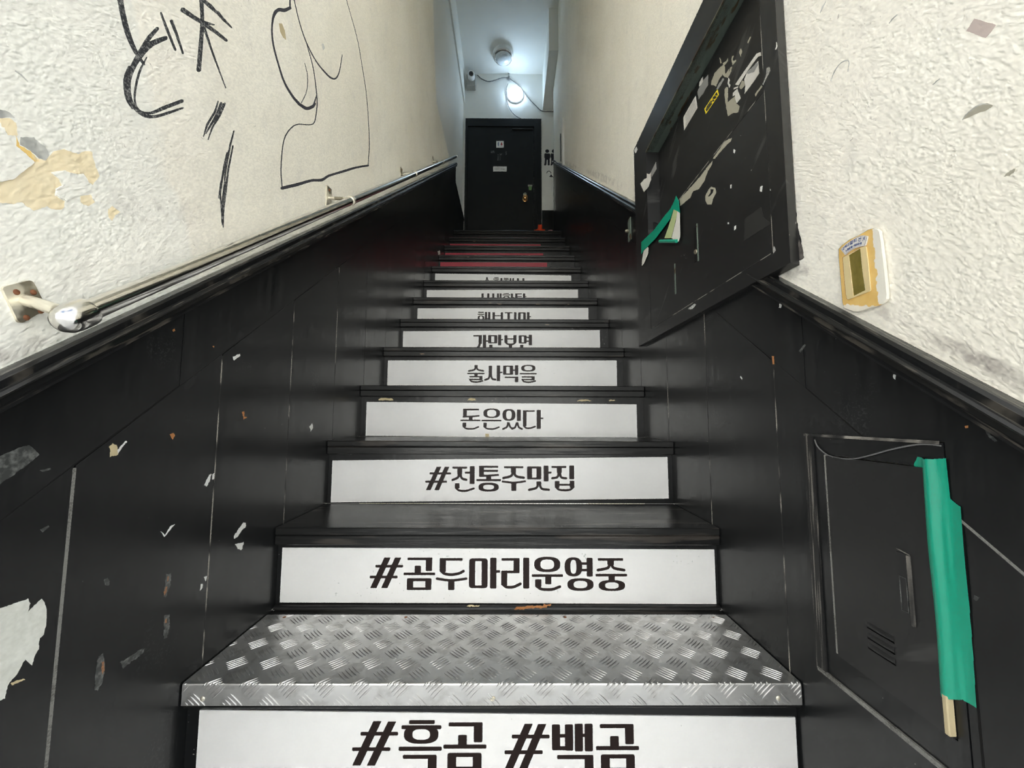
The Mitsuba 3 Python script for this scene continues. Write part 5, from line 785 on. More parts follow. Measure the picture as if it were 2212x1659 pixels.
# ---------------------------------------------------------------- steel cabinet let into the right wall
tag('steel_cabinet', label='black steel wall cabinet with torn stickers on the right wall', category='cabinet')
CA, CB, CZ0, CZ1 = 0.684, 1.521, 0.948, 1.762      # along the wall, bottom, top
FX = 0.532                                         # plane of its front
fr = sbox(CA, CZ0, CB, CZ1).difference(sbox(0.727, 0.985, 1.384, 1.654))
fm = place(ext(fr, 0.024), 'right', FX + 0.024)
fm.vertices[(fm.vertices[:, 0] > FX + 0.02) & (fm.vertices[:, 1] < CA + 0.001), 1] += 0.011      # the near side is bevelled towards the wall
add('steel_cabinet__frame', fm, 'cabinet_paint')
dep = 0.050
inner = sbox(0.727, 1.318, 1.384, 1.654)
add('steel_cabinet__recess', cat([
    box(FX + 0.001, FX + dep, 0.722, 1.389, 1.654, 1.658)]), 'cabinet_bare', label='unpainted grey green inner edge')
for a in (1.384, 0.723):
    add('steel_cabinet__recess_side', box(FX + 0.001, FX + dep, a, a + 0.004, 1.30, 1.654), 'cabinet_paint')
add('steel_cabinet__upper_door', place(ext(sbox(0.729, 1.30, 1.382, 1.652), 0.004), 'right', FX + dep), 'cabinet_paint')
add('steel_cabinet__lower_door', place(ext(sbox(0.729, 0.987, 1.382, 1.320), 0.0235), 'right', FX + 0.024), 'cabinet_paint')
add('steel_cabinet__bead', place(ext(sbox(0.727, 1.653, 1.384, 1.6562), 0.003), 'right', FX + 0.001), 'old_bead', label='rusty line along the top edge')
for q in (sbox(0.729, 1.3188, 1.382, 1.3206), sbox(0.735, 0.9855, 1.38, 0.9868), sbox(0.7276, 0.987, 0.7286, 1.50)):
    add('steel_cabinet__highlight_strip', place(ext(q, 0.0008), 'right', FX + 0.0006), 'worn_filler')  # pale strips: seam highlights put into the colour, with light scratches
UX = FX + dep - 0.004
for (ya, za, yb, zb) in ((1.118, 1.145, 1.110, 1.068),):
    pass
hnd = add('steel_cabinet__handle_slot', place(ext(sbox(1.022, 1.092, 1.040, 1.188), 0.0012), 'right', FX + 0.0008), 'black_gap')
add(hnd + '__edge', place(ext(sbox(1.018, 1.088, 1.022, 1.192), 0.0022), 'right', FX + 0.0006), 'cabinet_bare')
add(hnd + '__lock', lathe([(0, 0.003), (0.006, 0.003), (0.007, 0.0), (0, 0)], [FX - 0.0002, 1.031, 1.118], [-1, 0, 0], 14), 'bracket_metal', smooth=40)
add('steel_cabinet__handle_slot', place(ext(sbox(1.165, 1.045, 1.172, 1.140), 0.0015), 'right', FX + 0.0006), 'cabinet_bare')
add('paper_label', place(ext(P('1.0909,1.6239 1.1751,1.6235 1.1720,1.5775 1.0828,1.5792'), 0.0005), 'right', 0.57800), 'paper', label='white printed paper label on the upper cabinet door', category='label')
add('paper_label__print', place(ext(P('1.0961,1.6186 1.1612,1.6181 1.1606,1.6170 1.1592,1.6162 1.0943,1.6168 1.0952,1.6181;1.0952,1.6128 1.1607,1.6122 1.1601,1.6112 1.1587,1.6104 1.0933,1.6111 1.0942,1.6124;1.0942,1.6072 1.1602,1.6064 1.1596,1.6054 1.1582,1.6046 1.0923,1.6054 1.0933,1.6067;1.0932,1.6015 1.1597,1.6006 1.1591,1.5996 1.1577,1.5988 1.0914,1.5997 1.0923,1.6010;1.0922,1.5958 1.1592,1.5948 1.1586,1.5938 1.1572,1.5930 1.0904,1.5941 1.0913,1.5954;1.0913,1.5901 1.1587,1.5890 1.1581,1.5880 1.1567,1.5872 1.0894,1.5884 1.0904,1.5897;1.0903,1.5845 1.1583,1.5833 1.1576,1.5823 1.1562,1.5814 1.0885,1.5828 1.0894,1.5841'), 0.0002), 'right', 0.57750), 'paper_grey')
add('torn_sticker', place(ext(P('1.0181,1.6239 1.0232,1.6239 1.0299,1.6264 1.0352,1.6272 1.0412,1.6302 1.0460,1.6306 1.0524,1.6321 1.0559,1.6310 1.0621,1.6316 1.0691,1.6291 1.0754,1.6287 1.0786,1.6267 1.0790,1.6222 1.0784,1.6173 1.0759,1.6099 1.0738,1.5973 1.0671,1.5972 1.0559,1.5951 1.0482,1.5924 1.0428,1.5926 1.0343,1.5942 1.0289,1.5946 1.0227,1.5935 1.0193,1.5948 1.0189,1.5993 1.0191,1.6089 1.0175,1.6129 1.0172,1.6175'), 0.0005), 'right', 0.57800), 'paper_grey', label='torn grey sticker left of the yellow label on the cabinet', category='sticker')
add('torn_sticker__white_layer', place(ext(P('1.0449,1.6427 1.0499,1.6429 1.0534,1.6436 1.0569,1.6429 1.0610,1.6428 1.0654,1.6441 1.0650,1.6405 1.0652,1.6366 1.0674,1.6355 1.0669,1.6320 1.0549,1.6261 1.0516,1.6278 1.0441,1.6273 1.0453,1.6317 1.0445,1.6344 1.0455,1.6389'), 0.0005), 'right', 0.57750), 'paper')
add('yellow_label', place(ext(P('0.9740,1.5405 1.0448,1.5436 1.0378,1.5223 0.9685,1.5200'), 0.0005), 'right', 0.57800), 'yellow_vinyl', label='narrow yellow label with black phone number on the steel cabinet', category='label')
add('yellow_label__print', place(ext(P('1.0086,1.5240 1.0091,1.5257 1.0065,1.5233 1.0027,1.5232 1.0024,1.5238 1.0044,1.5307 1.0021,1.5290 0.9983,1.5288 0.9984,1.5293 0.9974,1.5258 0.9943,1.5229 0.9906,1.5228 0.9910,1.5245 0.9933,1.5263 0.9949,1.5263 0.9956,1.5287 0.9922,1.5286 0.9920,1.5292 0.9921,1.5297 0.9897,1.5274 0.9889,1.5273 0.9884,1.5255 0.9864,1.5231 0.9851,1.5232 0.9862,1.5272 0.9859,1.5272 0.9860,1.5275 0.9854,1.5254 0.9824,1.5225 0.9788,1.5224 0.9791,1.5241 0.9814,1.5258 0.9829,1.5259 0.9836,1.5283 0.9803,1.5282 0.9801,1.5287 0.9802,1.5292 0.9778,1.5269 0.9771,1.5269 0.9766,1.5251 0.9747,1.5227 0.9734,1.5228 0.9745,1.5268 0.9742,1.5268 0.9745,1.5285 0.9750,1.5288 0.9765,1.5343 0.9785,1.5367 0.9797,1.5366 0.9780,1.5303 0.9783,1.5303 0.9794,1.5344 0.9814,1.5368 0.9827,1.5368 0.9822,1.5350 0.9846,1.5374 0.9884,1.5376 0.9880,1.5359 0.9856,1.5341 0.9841,1.5340 0.9835,1.5316 0.9867,1.5318 0.9870,1.5312 0.9864,1.5290 0.9868,1.5293 0.9883,1.5348 0.9904,1.5372 0.9917,1.5371 0.9899,1.5307 0.9902,1.5307 0.9913,1.5349 0.9934,1.5374 0.9947,1.5373 0.9942,1.5355 0.9967,1.5379 1.0005,1.5381 1.0001,1.5364 0.9977,1.5346 0.9961,1.5345 0.9955,1.5321 0.9988,1.5322 0.9991,1.5317 0.9988,1.5306 1.0011,1.5323 1.0049,1.5325 1.0048,1.5319 1.0058,1.5355 1.0090,1.5384 1.0129,1.5386 1.0132,1.5380 1.0126,1.5363 1.0152,1.5387 1.0192,1.5389 1.0195,1.5383 1.0189,1.5365 1.0216,1.5390 1.0256,1.5392 1.0259,1.5386 1.0253,1.5368 1.0280,1.5393 1.0320,1.5394 1.0323,1.5388 1.0312,1.5354 1.0337,1.5372 1.0378,1.5373 1.0374,1.5355 1.0348,1.5337 1.0307,1.5335 1.0310,1.5345 1.0286,1.5269 1.0253,1.5240 1.0214,1.5238 1.0211,1.5244 1.0216,1.5262 1.0190,1.5238 1.0151,1.5236 1.0148,1.5242 1.0153,1.5259 1.0127,1.5235 1.0089,1.5234|1.0286,1.5358 1.0274,1.5357 1.0266,1.5333 1.0278,1.5334|1.0255,1.5298 1.0248,1.5274 1.0259,1.5275 1.0267,1.5299|1.0222,1.5355 1.0210,1.5355 1.0202,1.5331 1.0214,1.5331|1.0192,1.5296 1.0184,1.5272 1.0196,1.5272 1.0203,1.5296|1.0158,1.5353 1.0147,1.5352 1.0139,1.5328 1.0151,1.5329|1.0129,1.5294 1.0122,1.5270 1.0133,1.5270 1.0140,1.5294|1.0096,1.5350 1.0084,1.5350 1.0060,1.5267 1.0071,1.5268;1.0286,1.5259 1.0301,1.5306 1.0334,1.5336 1.0358,1.5337 1.0361,1.5331 1.0346,1.5283 1.0313,1.5253 1.0289,1.5253'), 0.0002), 'right', 0.57750), 'print_black')
add('steel_cabinet__sticker_residue', place(ext(P('0.9460,1.5812 0.9545,1.5869 0.9602,1.5885 0.9678,1.5916 0.9726,1.5925 0.9788,1.5945 0.9862,1.5974 0.9873,1.5946 0.9909,1.5929 0.9945,1.5919 0.9975,1.5897 1.0021,1.5888 1.0016,1.5849 1.0042,1.5828 1.0049,1.5800 0.9975,1.5740 0.9911,1.5675 0.9849,1.5601 0.9796,1.5531 0.9782,1.5564 0.9738,1.5564 0.9669,1.5592 0.9620,1.5602 0.9588,1.5599 0.9544,1.5585 0.9503,1.5580 0.9486,1.5609 0.9456,1.5619 0.9467,1.5681 0.9455,1.5718 0.9452,1.5761'), 0.0005), 'right', 0.57800), 'residue')
add('steel_cabinet__sticker_residue', place(ext(P('0.9468,1.5473 0.9512,1.5476 0.9553,1.5470 0.9619,1.5488 0.9654,1.5492 0.9704,1.5486 0.9734,1.5476 0.9762,1.5459 0.9807,1.5465 0.9709,1.5373 0.9660,1.5377 0.9561,1.5375 0.9523,1.5380 0.9483,1.5392 0.9438,1.5386 0.9411,1.5403'), 0.0005), 'right', 0.57800), 'paper_grey')
add('steel_cabinet__sticker_residue', place(ext(P('0.9459,1.5820 0.9469,1.5790 0.9461,1.5727 0.9461,1.5682 0.9466,1.5631 0.9475,1.5587 0.9451,1.5534 0.9385,1.5427 0.9265,1.5312 0.9248,1.5326 0.9218,1.5337 0.9184,1.5342 0.9167,1.5370 0.9185,1.5412 0.9175,1.5451 0.9229,1.5466 0.9306,1.5460 0.9357,1.5481 0.9363,1.5537 0.9364,1.5592 0.9353,1.5626 0.9358,1.5674 0.9376,1.5753 0.9410,1.5786'), 0.0005), 'right', 0.57800), 'residue')
add('steel_cabinet__sticker_residue', place(ext(P('0.9434,1.5857 0.9422,1.5791 0.9340,1.5728 0.9244,1.5708 0.9203,1.5709 0.9214,1.5744 0.9209,1.5777 0.9247,1.5771 0.9301,1.5780 0.9393,1.5838'), 0.0005), 'right', 0.57800), 'residue')
add('steel_cabinet__sticker_residue', place(ext(P('0.9023,1.5645 0.9035,1.5622 0.9059,1.5606 0.9049,1.5513 0.9029,1.5457 0.9035,1.5417 0.8968,1.5390 0.8873,1.5373 0.8881,1.5413 0.8926,1.5442 0.8966,1.5463 0.9021,1.5539 0.9005,1.5564 0.8977,1.5581 0.8965,1.5608'), 0.0005), 'right', 0.57800), 'residue')
add('steel_cabinet__sticker_residue', place(ext(P('0.9579,1.6156 0.9570,1.6102 0.9553,1.6045 0.9552,1.6001 0.9540,1.5946 0.9495,1.5929 0.9515,1.5993 0.9525,1.6047 0.9552,1.6119'), 0.0005), 'right', 0.57800), 'residue')
add('steel_cabinet__sticker_residue', place(ext(P('0.9123,1.5445 0.9141,1.5426 0.9157,1.5388 0.9161,1.5346 0.9202,1.5356 0.9229,1.5342 0.9264,1.5340 0.9306,1.5347 0.9265,1.5284 0.9176,1.5286 0.9112,1.5301 0.9084,1.5313 0.9085,1.5357 0.9062,1.5368 0.9051,1.5396'), 0.0005), 'right', 0.57800), 'residue')
add('steel_cabinet__sticker_residue', place(ext(P('0.8670,1.5506 0.8696,1.5498 0.8744,1.5476 0.8706,1.5362 0.8691,1.5307 0.8676,1.5338 0.8653,1.5357 0.8627,1.5372 0.8636,1.5412'), 0.0005), 'right', 0.57800), 'residue')
add('steel_cabinet__sticker_residue', place(ext(P('0.8313,1.5432 0.8363,1.5413 0.8421,1.5399 0.8396,1.5346 0.8362,1.5353 0.8305,1.5371 0.8280,1.5391'), 0.0005), 'right', 0.57800), 'residue')
add('steel_cabinet__sticker_residue', place(ext(P('0.9217,1.5256 0.9234,1.5232 0.9261,1.5177 0.9277,1.5156 0.9204,1.4967 0.9175,1.4980 0.9150,1.5002 0.9209,1.5081 0.9203,1.5112 0.9179,1.5130 0.9171,1.5154'), 0.0005), 'right', 0.57800), 'paper')
add('white_tape', place(ext(P('0.8112,1.4810 0.8644,1.4825 0.8957,1.4827 0.8820,1.4687 0.8474,1.4717 0.8068,1.4692 0.7964,1.4615 0.7978,1.4715'), 0.0007), 'right', 0.57750), 'paper', label='long strip of white tape slanting across the cabinet', category='tape')
add('torn_notice', place(ext(P('0.8076,1.4596 0.8164,1.4624 0.8239,1.4629 0.8280,1.4640 0.8321,1.4654 0.8367,1.4682 0.8402,1.4684 0.8449,1.4705 0.8488,1.4714 0.8509,1.4695 0.8600,1.4634 0.8574,1.4479 0.8572,1.4435 0.8588,1.4405 0.8601,1.4324 0.8617,1.4288 0.8579,1.4296 0.8524,1.4279 0.8495,1.4288 0.8410,1.4280 0.8379,1.4285 0.8260,1.4279 0.8187,1.4283 0.8163,1.4291 0.8130,1.4293 0.8091,1.4290 0.8065,1.4295 0.8072,1.4344 0.8065,1.4380 0.8076,1.4425 0.8074,1.4505 0.8085,1.4565'), 0.0005), 'right', 0.57800), 'paper', label='torn cream notice beside the long white tape on the cabinet', category='notice')
add('torn_notice__grey_layer', place(ext(P('0.8095,1.4583 0.8145,1.4606 0.8191,1.4615 0.8279,1.4644 0.8396,1.4673 0.8490,1.4703 0.8461,1.4657 0.8434,1.4622 0.8391,1.4591 0.8341,1.4565 0.8274,1.4508 0.8223,1.4479 0.8176,1.4503 0.8095,1.4516 0.8093,1.4553'), 0.0005), 'right', 0.57750), 'paper_grey')
add('steel_cabinet__sticker_residue', place(ext(P('0.8686,1.4693 0.8707,1.4676 0.8725,1.4656 0.8757,1.4652 0.8786,1.4641 0.8794,1.4619 0.8777,1.4570 0.8744,1.4515 0.8680,1.4492 0.8595,1.4484 0.8592,1.4551 0.8597,1.4586'), 0.0005), 'right', 0.57800), 'residue')
add('steel_cabinet__sticker_residue', place(ext(P('0.9317,1.5094 0.9370,1.5112 0.9403,1.5108 0.9415,1.5072 0.9410,1.5018 0.9426,1.4993 0.9429,1.4954 0.9411,1.4850 0.9415,1.4803 0.9401,1.4701 0.9379,1.4634 0.9383,1.4593 0.9379,1.4549 0.9352,1.4487 0.9346,1.4442 0.9347,1.4408 0.9325,1.4340 0.9322,1.4300 0.9116,1.4213 0.9066,1.4180 0.9001,1.4124 0.8956,1.4092 0.8893,1.4056 0.8884,1.4079 0.8855,1.4098 0.8847,1.4126 0.8823,1.4151 0.8912,1.4281 0.8957,1.4336 0.8958,1.4380 0.8969,1.4434 0.8958,1.4465 0.8957,1.4501 0.8975,1.4556 0.9029,1.4569 0.9079,1.4591 0.9187,1.4626 0.9249,1.4640 0.9300,1.4664 0.9304,1.4756 0.9287,1.4784 0.9281,1.4825 0.9272,1.4862 0.9283,1.4922 0.9271,1.4951 0.9260,1.5027'), 0.0005), 'right', 0.57800), 'residue')
add('torn_scrap', place(ext(P('0.8879,1.4653 0.8924,1.4661 0.8972,1.4683 0.9015,1.4690 0.9062,1.4704 0.9074,1.4624 0.9021,1.4596 0.8983,1.4581 0.8974,1.4537 0.8975,1.4450 0.8950,1.4398 0.8929,1.4319 0.8881,1.4309 0.8840,1.4311 0.8805,1.4304 0.8762,1.4303 0.8792,1.4401 0.8853,1.4571 0.8862,1.4611'), 0.0005), 'right', 0.57750), 'paper', label='small white torn scrap at the foot of the white tape', category='scrap')
add('torn_scrap__upper_piece', place(ext(P('0.9006,1.4794 0.9024,1.4763 0.8964,1.4724 0.8915,1.4698 0.8857,1.4655 0.8825,1.4670'), 0.0005), 'right', 0.57750), 'paper')
add('steel_cabinet__sticker_residue', place(ext(P('0.7110,1.3536 0.7141,1.3544 0.7179,1.3570 0.7188,1.3502 0.7197,1.3474 0.7202,1.3441 0.7226,1.3427 0.7243,1.3409 0.7256,1.3389 0.7281,1.3385 0.7302,1.3368 0.7315,1.3351 0.7301,1.3319 0.7286,1.3336 0.7260,1.3337 0.7195,1.3365 0.7173,1.3380 0.7143,1.3385 0.7068,1.3420 0.7081,1.3459 0.7088,1.3491'), 0.0005), 'right', 0.53250), 'paper')
add('steel_cabinet__sticker_residue', place(ext(P('0.8023,1.3973 0.8048,1.3964 0.8116,1.3960 0.8156,1.3968 0.8190,1.3965 0.8216,1.3958 0.8251,1.3961 0.8230,1.3889 0.8191,1.3893 0.8166,1.3901 0.8128,1.3906 0.8086,1.3899 0.8061,1.3907 0.8018,1.3906 0.7985,1.3910'), 0.0005), 'right', 0.57800), 'residue')
add('steel_cabinet__sticker_residue', place(ext(P('0.6876,1.3810 0.6868,1.3778 0.6875,1.3750 0.6873,1.3719 0.6910,1.3703 0.6895,1.3675 0.6873,1.3676 0.6853,1.3688 0.6850,1.3718 0.6857,1.3752 0.6857,1.3784'), 0.0005), 'right', 0.53200), 'paper')
add('steel_cabinet__bare_patch', place(ext(P('0.9281,1.3085 0.9336,1.3090 0.9385,1.3088 0.9453,1.3102 0.9504,1.3103 0.9550,1.3098 0.9610,1.3100 0.9663,1.3092 0.9731,1.3099 0.9767,1.3087 0.9836,1.3092 0.9937,1.3079 1.0029,1.3097 1.0158,1.3096 1.0303,1.3111 1.0363,1.3105 1.0595,1.3140 1.0648,1.3129 1.0738,1.3151 1.0792,1.3146 1.0872,1.3155 1.0968,1.3178 1.1029,1.3169 1.1094,1.3167 1.1175,1.3179 1.1193,1.3131 1.1177,1.3075 1.1167,1.3016 1.1173,1.2961 1.0892,1.2903 1.0810,1.2901 1.0706,1.2871 1.0630,1.2872 1.0538,1.2841 1.0465,1.2877 1.0436,1.2906 1.0383,1.2919 1.0336,1.2925 1.0198,1.2867 1.0104,1.2821 1.0030,1.2798 0.9937,1.2806 0.9841,1.2824 0.9788,1.2822 0.9739,1.2829 0.9694,1.2857 0.9671,1.2882 0.9639,1.2909 0.9558,1.2954 0.9537,1.2983 0.9478,1.2981 0.9435,1.2994 0.9335,1.3014 0.9321,1.3040 0.9312,1.3071'), 0.0005), 'right', 0.53250), 'residue', label='pale bare patch along the lower door edge')
add('steel_cabinet__bare_patch', place(ext(P('0.8444,1.3062 0.8489,1.3075 0.8560,1.3118 0.8618,1.3137 0.8674,1.3164 0.8732,1.3185 0.8780,1.3182 0.8817,1.3172 0.8867,1.3176 0.8900,1.3162 0.8942,1.3156 0.8992,1.3155 0.9045,1.3160 0.9082,1.3149 0.9140,1.3151 0.9171,1.3138 0.9228,1.3143 0.9275,1.3133 0.9195,1.3071 0.9085,1.3063 0.8995,1.3071 0.8902,1.3054 0.8835,1.3059 0.8677,1.3037 0.8641,1.3043 0.8593,1.3033 0.8493,1.3007 0.8472,1.3021 0.8449,1.3043'), 0.0005), 'right', 0.53250), 'residue')
add('steel_cabinet__bare_patch', place(ext(P('0.9542,1.2480 0.9704,1.2428 0.9714,1.2301 0.9631,1.2139 0.9425,1.2023 0.9357,1.2128 0.9194,1.2191 0.9223,1.2335 0.9418,1.2487|0.9298,1.2343 0.9345,1.2281 0.9496,1.2280 0.9585,1.2332 0.9460,1.2350 0.9452,1.2442'), 0.0005), 'right', 0.53250), 'residue')
add('steel_cabinet__tape_mark', place(ext(P('0.8110,1.0962 0.8123,1.0911 0.8133,1.0850 0.8135,1.0729 0.8145,1.0671 0.8164,1.0618 0.8159,1.0558 0.8178,1.0501 0.8096,1.0501 0.8010,1.0487 0.7845,1.0479 0.7780,1.0471 0.7705,1.0475 0.7631,1.0466 0.7549,1.0450 0.7486,1.0453 0.7277,1.0429 0.7327,1.0489 0.7388,1.0548 0.7438,1.0611 0.7494,1.0671 0.7531,1.0796 0.7559,1.0923 0.7763,1.0939 0.7819,1.0937 0.7964,1.0956 0.8046,1.0962'), 0.0005), 'right', 0.53250), 'tape_clear2', label='dull square tape mark')
add('steel_cabinet__paint_chip', place(ext(P('0.8386,1.2745 0.8397,1.2726 0.8406,1.2679 0.8364,1.2628 0.8351,1.2648 0.8324,1.2680 0.8358,1.2712'), 0.0005), 'right', 0.53250), 'chip_white')
add('steel_cabinet__paint_chip', place(ext(P('0.8504,1.0996 0.8512,1.0965 0.8511,1.0935 0.8515,1.0905 0.8483,1.0902 0.8456,1.0905 0.8443,1.0928 0.8438,1.0952 0.8438,1.0980'), 0.0005), 'right', 0.53250), 'chip_white')
add('steel_cabinet__paint_chip', place(ext(P('0.8587,1.2023 0.8587,1.1997 0.8597,1.1946 0.8557,1.1919 0.8544,1.1939 0.8537,1.2000'), 0.0005), 'right', 0.53250), 'chip_white')
add('steel_cabinet__paint_chip', place(ext(P('0.8767,1.1216 0.8759,1.1193 0.8763,1.1176 0.8711,1.1148 0.8713,1.1173 0.8709,1.1193 0.8734,1.1201'), 0.0005), 'right', 0.53250), 'chip_white')
add('steel_cabinet__paint_chip', place(ext(P('0.7285,0.9910 0.7280,0.9883 0.7281,0.9857 0.7275,0.9830 0.7259,0.9842 0.7234,0.9848 0.7200,0.9868 0.7220,0.9920 0.7246,0.9975 0.7257,0.9961 0.7274,0.9923'), 0.0005), 'right', 0.53250), 'chip_white')
add('steel_cabinet__paint_chip', place(ext(P('0.7283,1.1135 0.7283,1.1119 0.7277,1.1101 0.7250,1.1082 0.7251,1.1099 0.7239,1.1108'), 0.0005), 'right', 0.53250), 'chip_white')
add('steel_cabinet__paint_chip', place(ext(P('0.7558,1.1347 0.7570,1.1275 0.7569,1.1250 0.7540,1.1234 0.7514,1.1215 0.7510,1.1242 0.7502,1.1263 0.7498,1.1287 0.7489,1.1306 0.7484,1.1328'), 0.0005), 'right', 0.53250), 'chip_white')
add('steel_cabinet__paint_chip', place(ext(P('1.0924,0.9777 1.0873,0.9755 1.0797,0.9727 1.0743,0.9713 1.0674,0.9689 1.0568,0.9710 1.0475,0.9739 1.0416,0.9747 1.0481,0.9800 1.0548,0.9803 1.0612,0.9801 1.0729,0.9790 1.0806,0.9789 1.0872,0.9785'), 0.0005), 'right', 0.53250), 'chip_white')
add('steel_cabinet__corner_chip', place(ext(P('1.5164,1.7570 1.5012,1.7316 1.4736,1.7282 1.4884,1.7520'), 0.0005), 'right', 0.53200), 'chip_white')
add('paper_slip', place(ext(P('1.4473,1.5707 1.4110,1.5147 1.3611,1.5053 1.3496,1.5117 1.3746,1.5480 1.4044,1.5617'), 0.0006), 'right', 0.53000), 'paper', label='small white paper slip tucked at the left edge of the cabinet', category='paper')
add('paper_slip__tape', place(ext(P('1.3733,1.5644 1.3749,1.5309 1.3562,1.5074 1.3331,1.5148 1.3354,1.5431 1.3488,1.5450'), 0.0005), 'right', 0.52900), 'paper')
add('paper_slip__grey_strip', place(ext(P('1.2961,1.5567 1.3487,1.5518 1.3415,1.5286 1.2924,1.5281'), 0.0005), 'right', 0.53400), 'paper_grey')
add('green_tape_strip__band', place(ext(P('1.1491,1.3026 1.1715,1.3163 1.2138,1.3186 1.3082,1.3175 1.4414,1.3339 1.4448,1.2881 1.4177,1.2903 1.2943,1.2805 1.1739,1.2858'), 0.0006), 'right', 0.52550), 'green_tape')
add('green_tape_strip__tip', place(ext(P('1.1261,1.3333 1.1430,1.3233 1.1703,1.3157 1.1448,1.3002 1.1208,1.2801 1.1045,1.2672 1.1094,1.3069'), 0.0006), 'right', 0.52500), 'green_tape')
add('green_tape_strip__folded_back', place(ext(P('1.1425,1.2990 1.1855,1.2656 1.2193,1.2452 1.1684,1.2213 1.1293,1.2624 1.1184,1.2802'), 0.0006), 'right', 0.52400), 'tape_back', label='pale sticky back of the folded tape')
add('green_tape_strip__paper_back', place(ext(P('1.1173,1.2796 1.1285,1.2565 1.1640,1.2192 1.1364,1.1965 1.1152,1.1867 1.1054,1.1957 1.1012,1.2654'), 0.0006), 'right', 0.52350), 'paper')
add('green_tape_strip__white_tail', place(ext(P('1.4234,1.2928 1.4422,1.2678 1.4471,1.2436 1.4242,1.2431 1.3781,1.2613 1.3728,1.2824 1.3869,1.2920'), 0.0006), 'right', 0.52750), 'paper')
add('green_tape_strip__roll', tube([[0.520, 1.2464, 1.2473], [0.520, 1.1222, 1.1905]], 0.0052, 16), 'green_tape', smooth=50)
tag('green_tape_strip', label='green tape strip with a curled end hanging on the steel cabinet', category='tape')

# hasp on the boards beyond the cabinet
tag('hasp', label='small worn metal hasp on the dark boards beyond the steel cabinet', category='hasp')
add('hasp__plate', box(HW - 0.006, HW - 0.0002, 1.628, 1.665, 1.435, 1.535, 0.002), 'cabinet_bare')
add('hasp__pin', lathe([(0, 0.016), (0.006, 0.014), (0.008, 0.006), (0.006, 0.0), (0, 0)], [HW - 0.0055, 1.655, 1.482], [-1, 0, 0], 14), 'bracket_metal', smooth=40)

# ---------------------------------------------------------------- yellowed call plate on the right wall
tag('call_plate', label='yellowed plastic call plate with olive window and fan shaped sticker on the right wall', category='wall plate')
PW = 0.557
add('call_plate__base_rim', place(ext(P('0.6083,0.9402 0.6088,0.9394 0.6097,0.9278 0.6089,0.8881 0.6087,0.8541 0.6068,0.8434 0.6066,0.8428 0.6059,0.8421 0.5899,0.8320 0.5824,0.8294 0.5521,0.8302 0.5414,0.8318 0.5365,0.8357 0.5355,0.8418 0.5357,0.8666 0.5377,0.9211 0.5388,0.9350 0.5391,0.9359 0.5427,0.9410 0.5434,0.9417 0.5487,0.9447 0.5567,0.9463 0.5712,0.9452 0.5884,0.9460 0.6023,0.9434'), 0.002), 'right', 0.55700), 'grey_plastic')
add('call_plate__base', place(ext(P('0.6026,0.9372 0.6029,0.9368 0.6038,0.9254 0.6030,0.8860 0.6028,0.8523 0.6008,0.8415 0.6004,0.8411 0.5846,0.8311 0.5774,0.8286 0.5475,0.8294 0.5371,0.8308 0.5324,0.8346 0.5314,0.8405 0.5316,0.8650 0.5336,0.9191 0.5348,0.9329 0.5349,0.9334 0.5384,0.9384 0.5388,0.9388 0.5440,0.9418 0.5517,0.9433 0.5660,0.9423 0.5831,0.9430 0.5968,0.9404'), 0.0045), 'right', 0.55500), 'yellowed_plastic')
add('call_plate__groove', place(ext(P('0.5970,0.9210 0.5971,0.8987 0.5962,0.8610 0.5948,0.8535 0.5918,0.8514 0.5825,0.8519 0.5556,0.8528 0.5538,0.8553 0.5547,0.8974 0.5560,0.9205 0.5583,0.9224 0.5644,0.9235 0.5859,0.9222 0.5967,0.9214'), 0.0002), 'right', 0.55050), 'chip_orange')
add('call_plate__bezel', place(ext(P('0.5947,0.8978 0.5938,0.8603 0.5925,0.8530 0.5901,0.8513 0.5809,0.8518 0.5542,0.8527 0.5526,0.8548 0.5535,0.8969 0.5547,0.9196 0.5565,0.9211 0.5625,0.9221 0.5839,0.9209 0.5946,0.9200|0.5639,0.9214 0.5632,0.8895 0.5608,0.8562 0.5812,0.8539 0.5827,0.8884 0.5844,0.9192'), 0.0016), 'right', 0.55030), 'cream_plastic')
add('call_plate__window', place(ext(P('0.5855,0.9196 0.5838,0.8888 0.5823,0.8542 0.5619,0.8566 0.5642,0.8900 0.5650,0.9218'), 0.0006), 'right', 0.55030), 'dull_window', label='olive tinted window')
add('call_plate__sticker', place(ext(P('0.5973,0.9346 0.5901,0.9224 0.5807,0.9248 0.5778,0.9252 0.5750,0.9254 0.5724,0.9253 0.5672,0.9247 0.5644,0.9241 0.5562,0.9216 0.5549,0.9220 0.5515,0.9302 0.5507,0.9337 0.5560,0.9374 0.5578,0.9384 0.5616,0.9396 0.5659,0.9402 0.5684,0.9403 0.5766,0.9398 0.5850,0.9387 0.5902,0.9373'), 0.0018), 'right', 0.55020), 'paper', label='white fan shaped sticker with two lines of print')
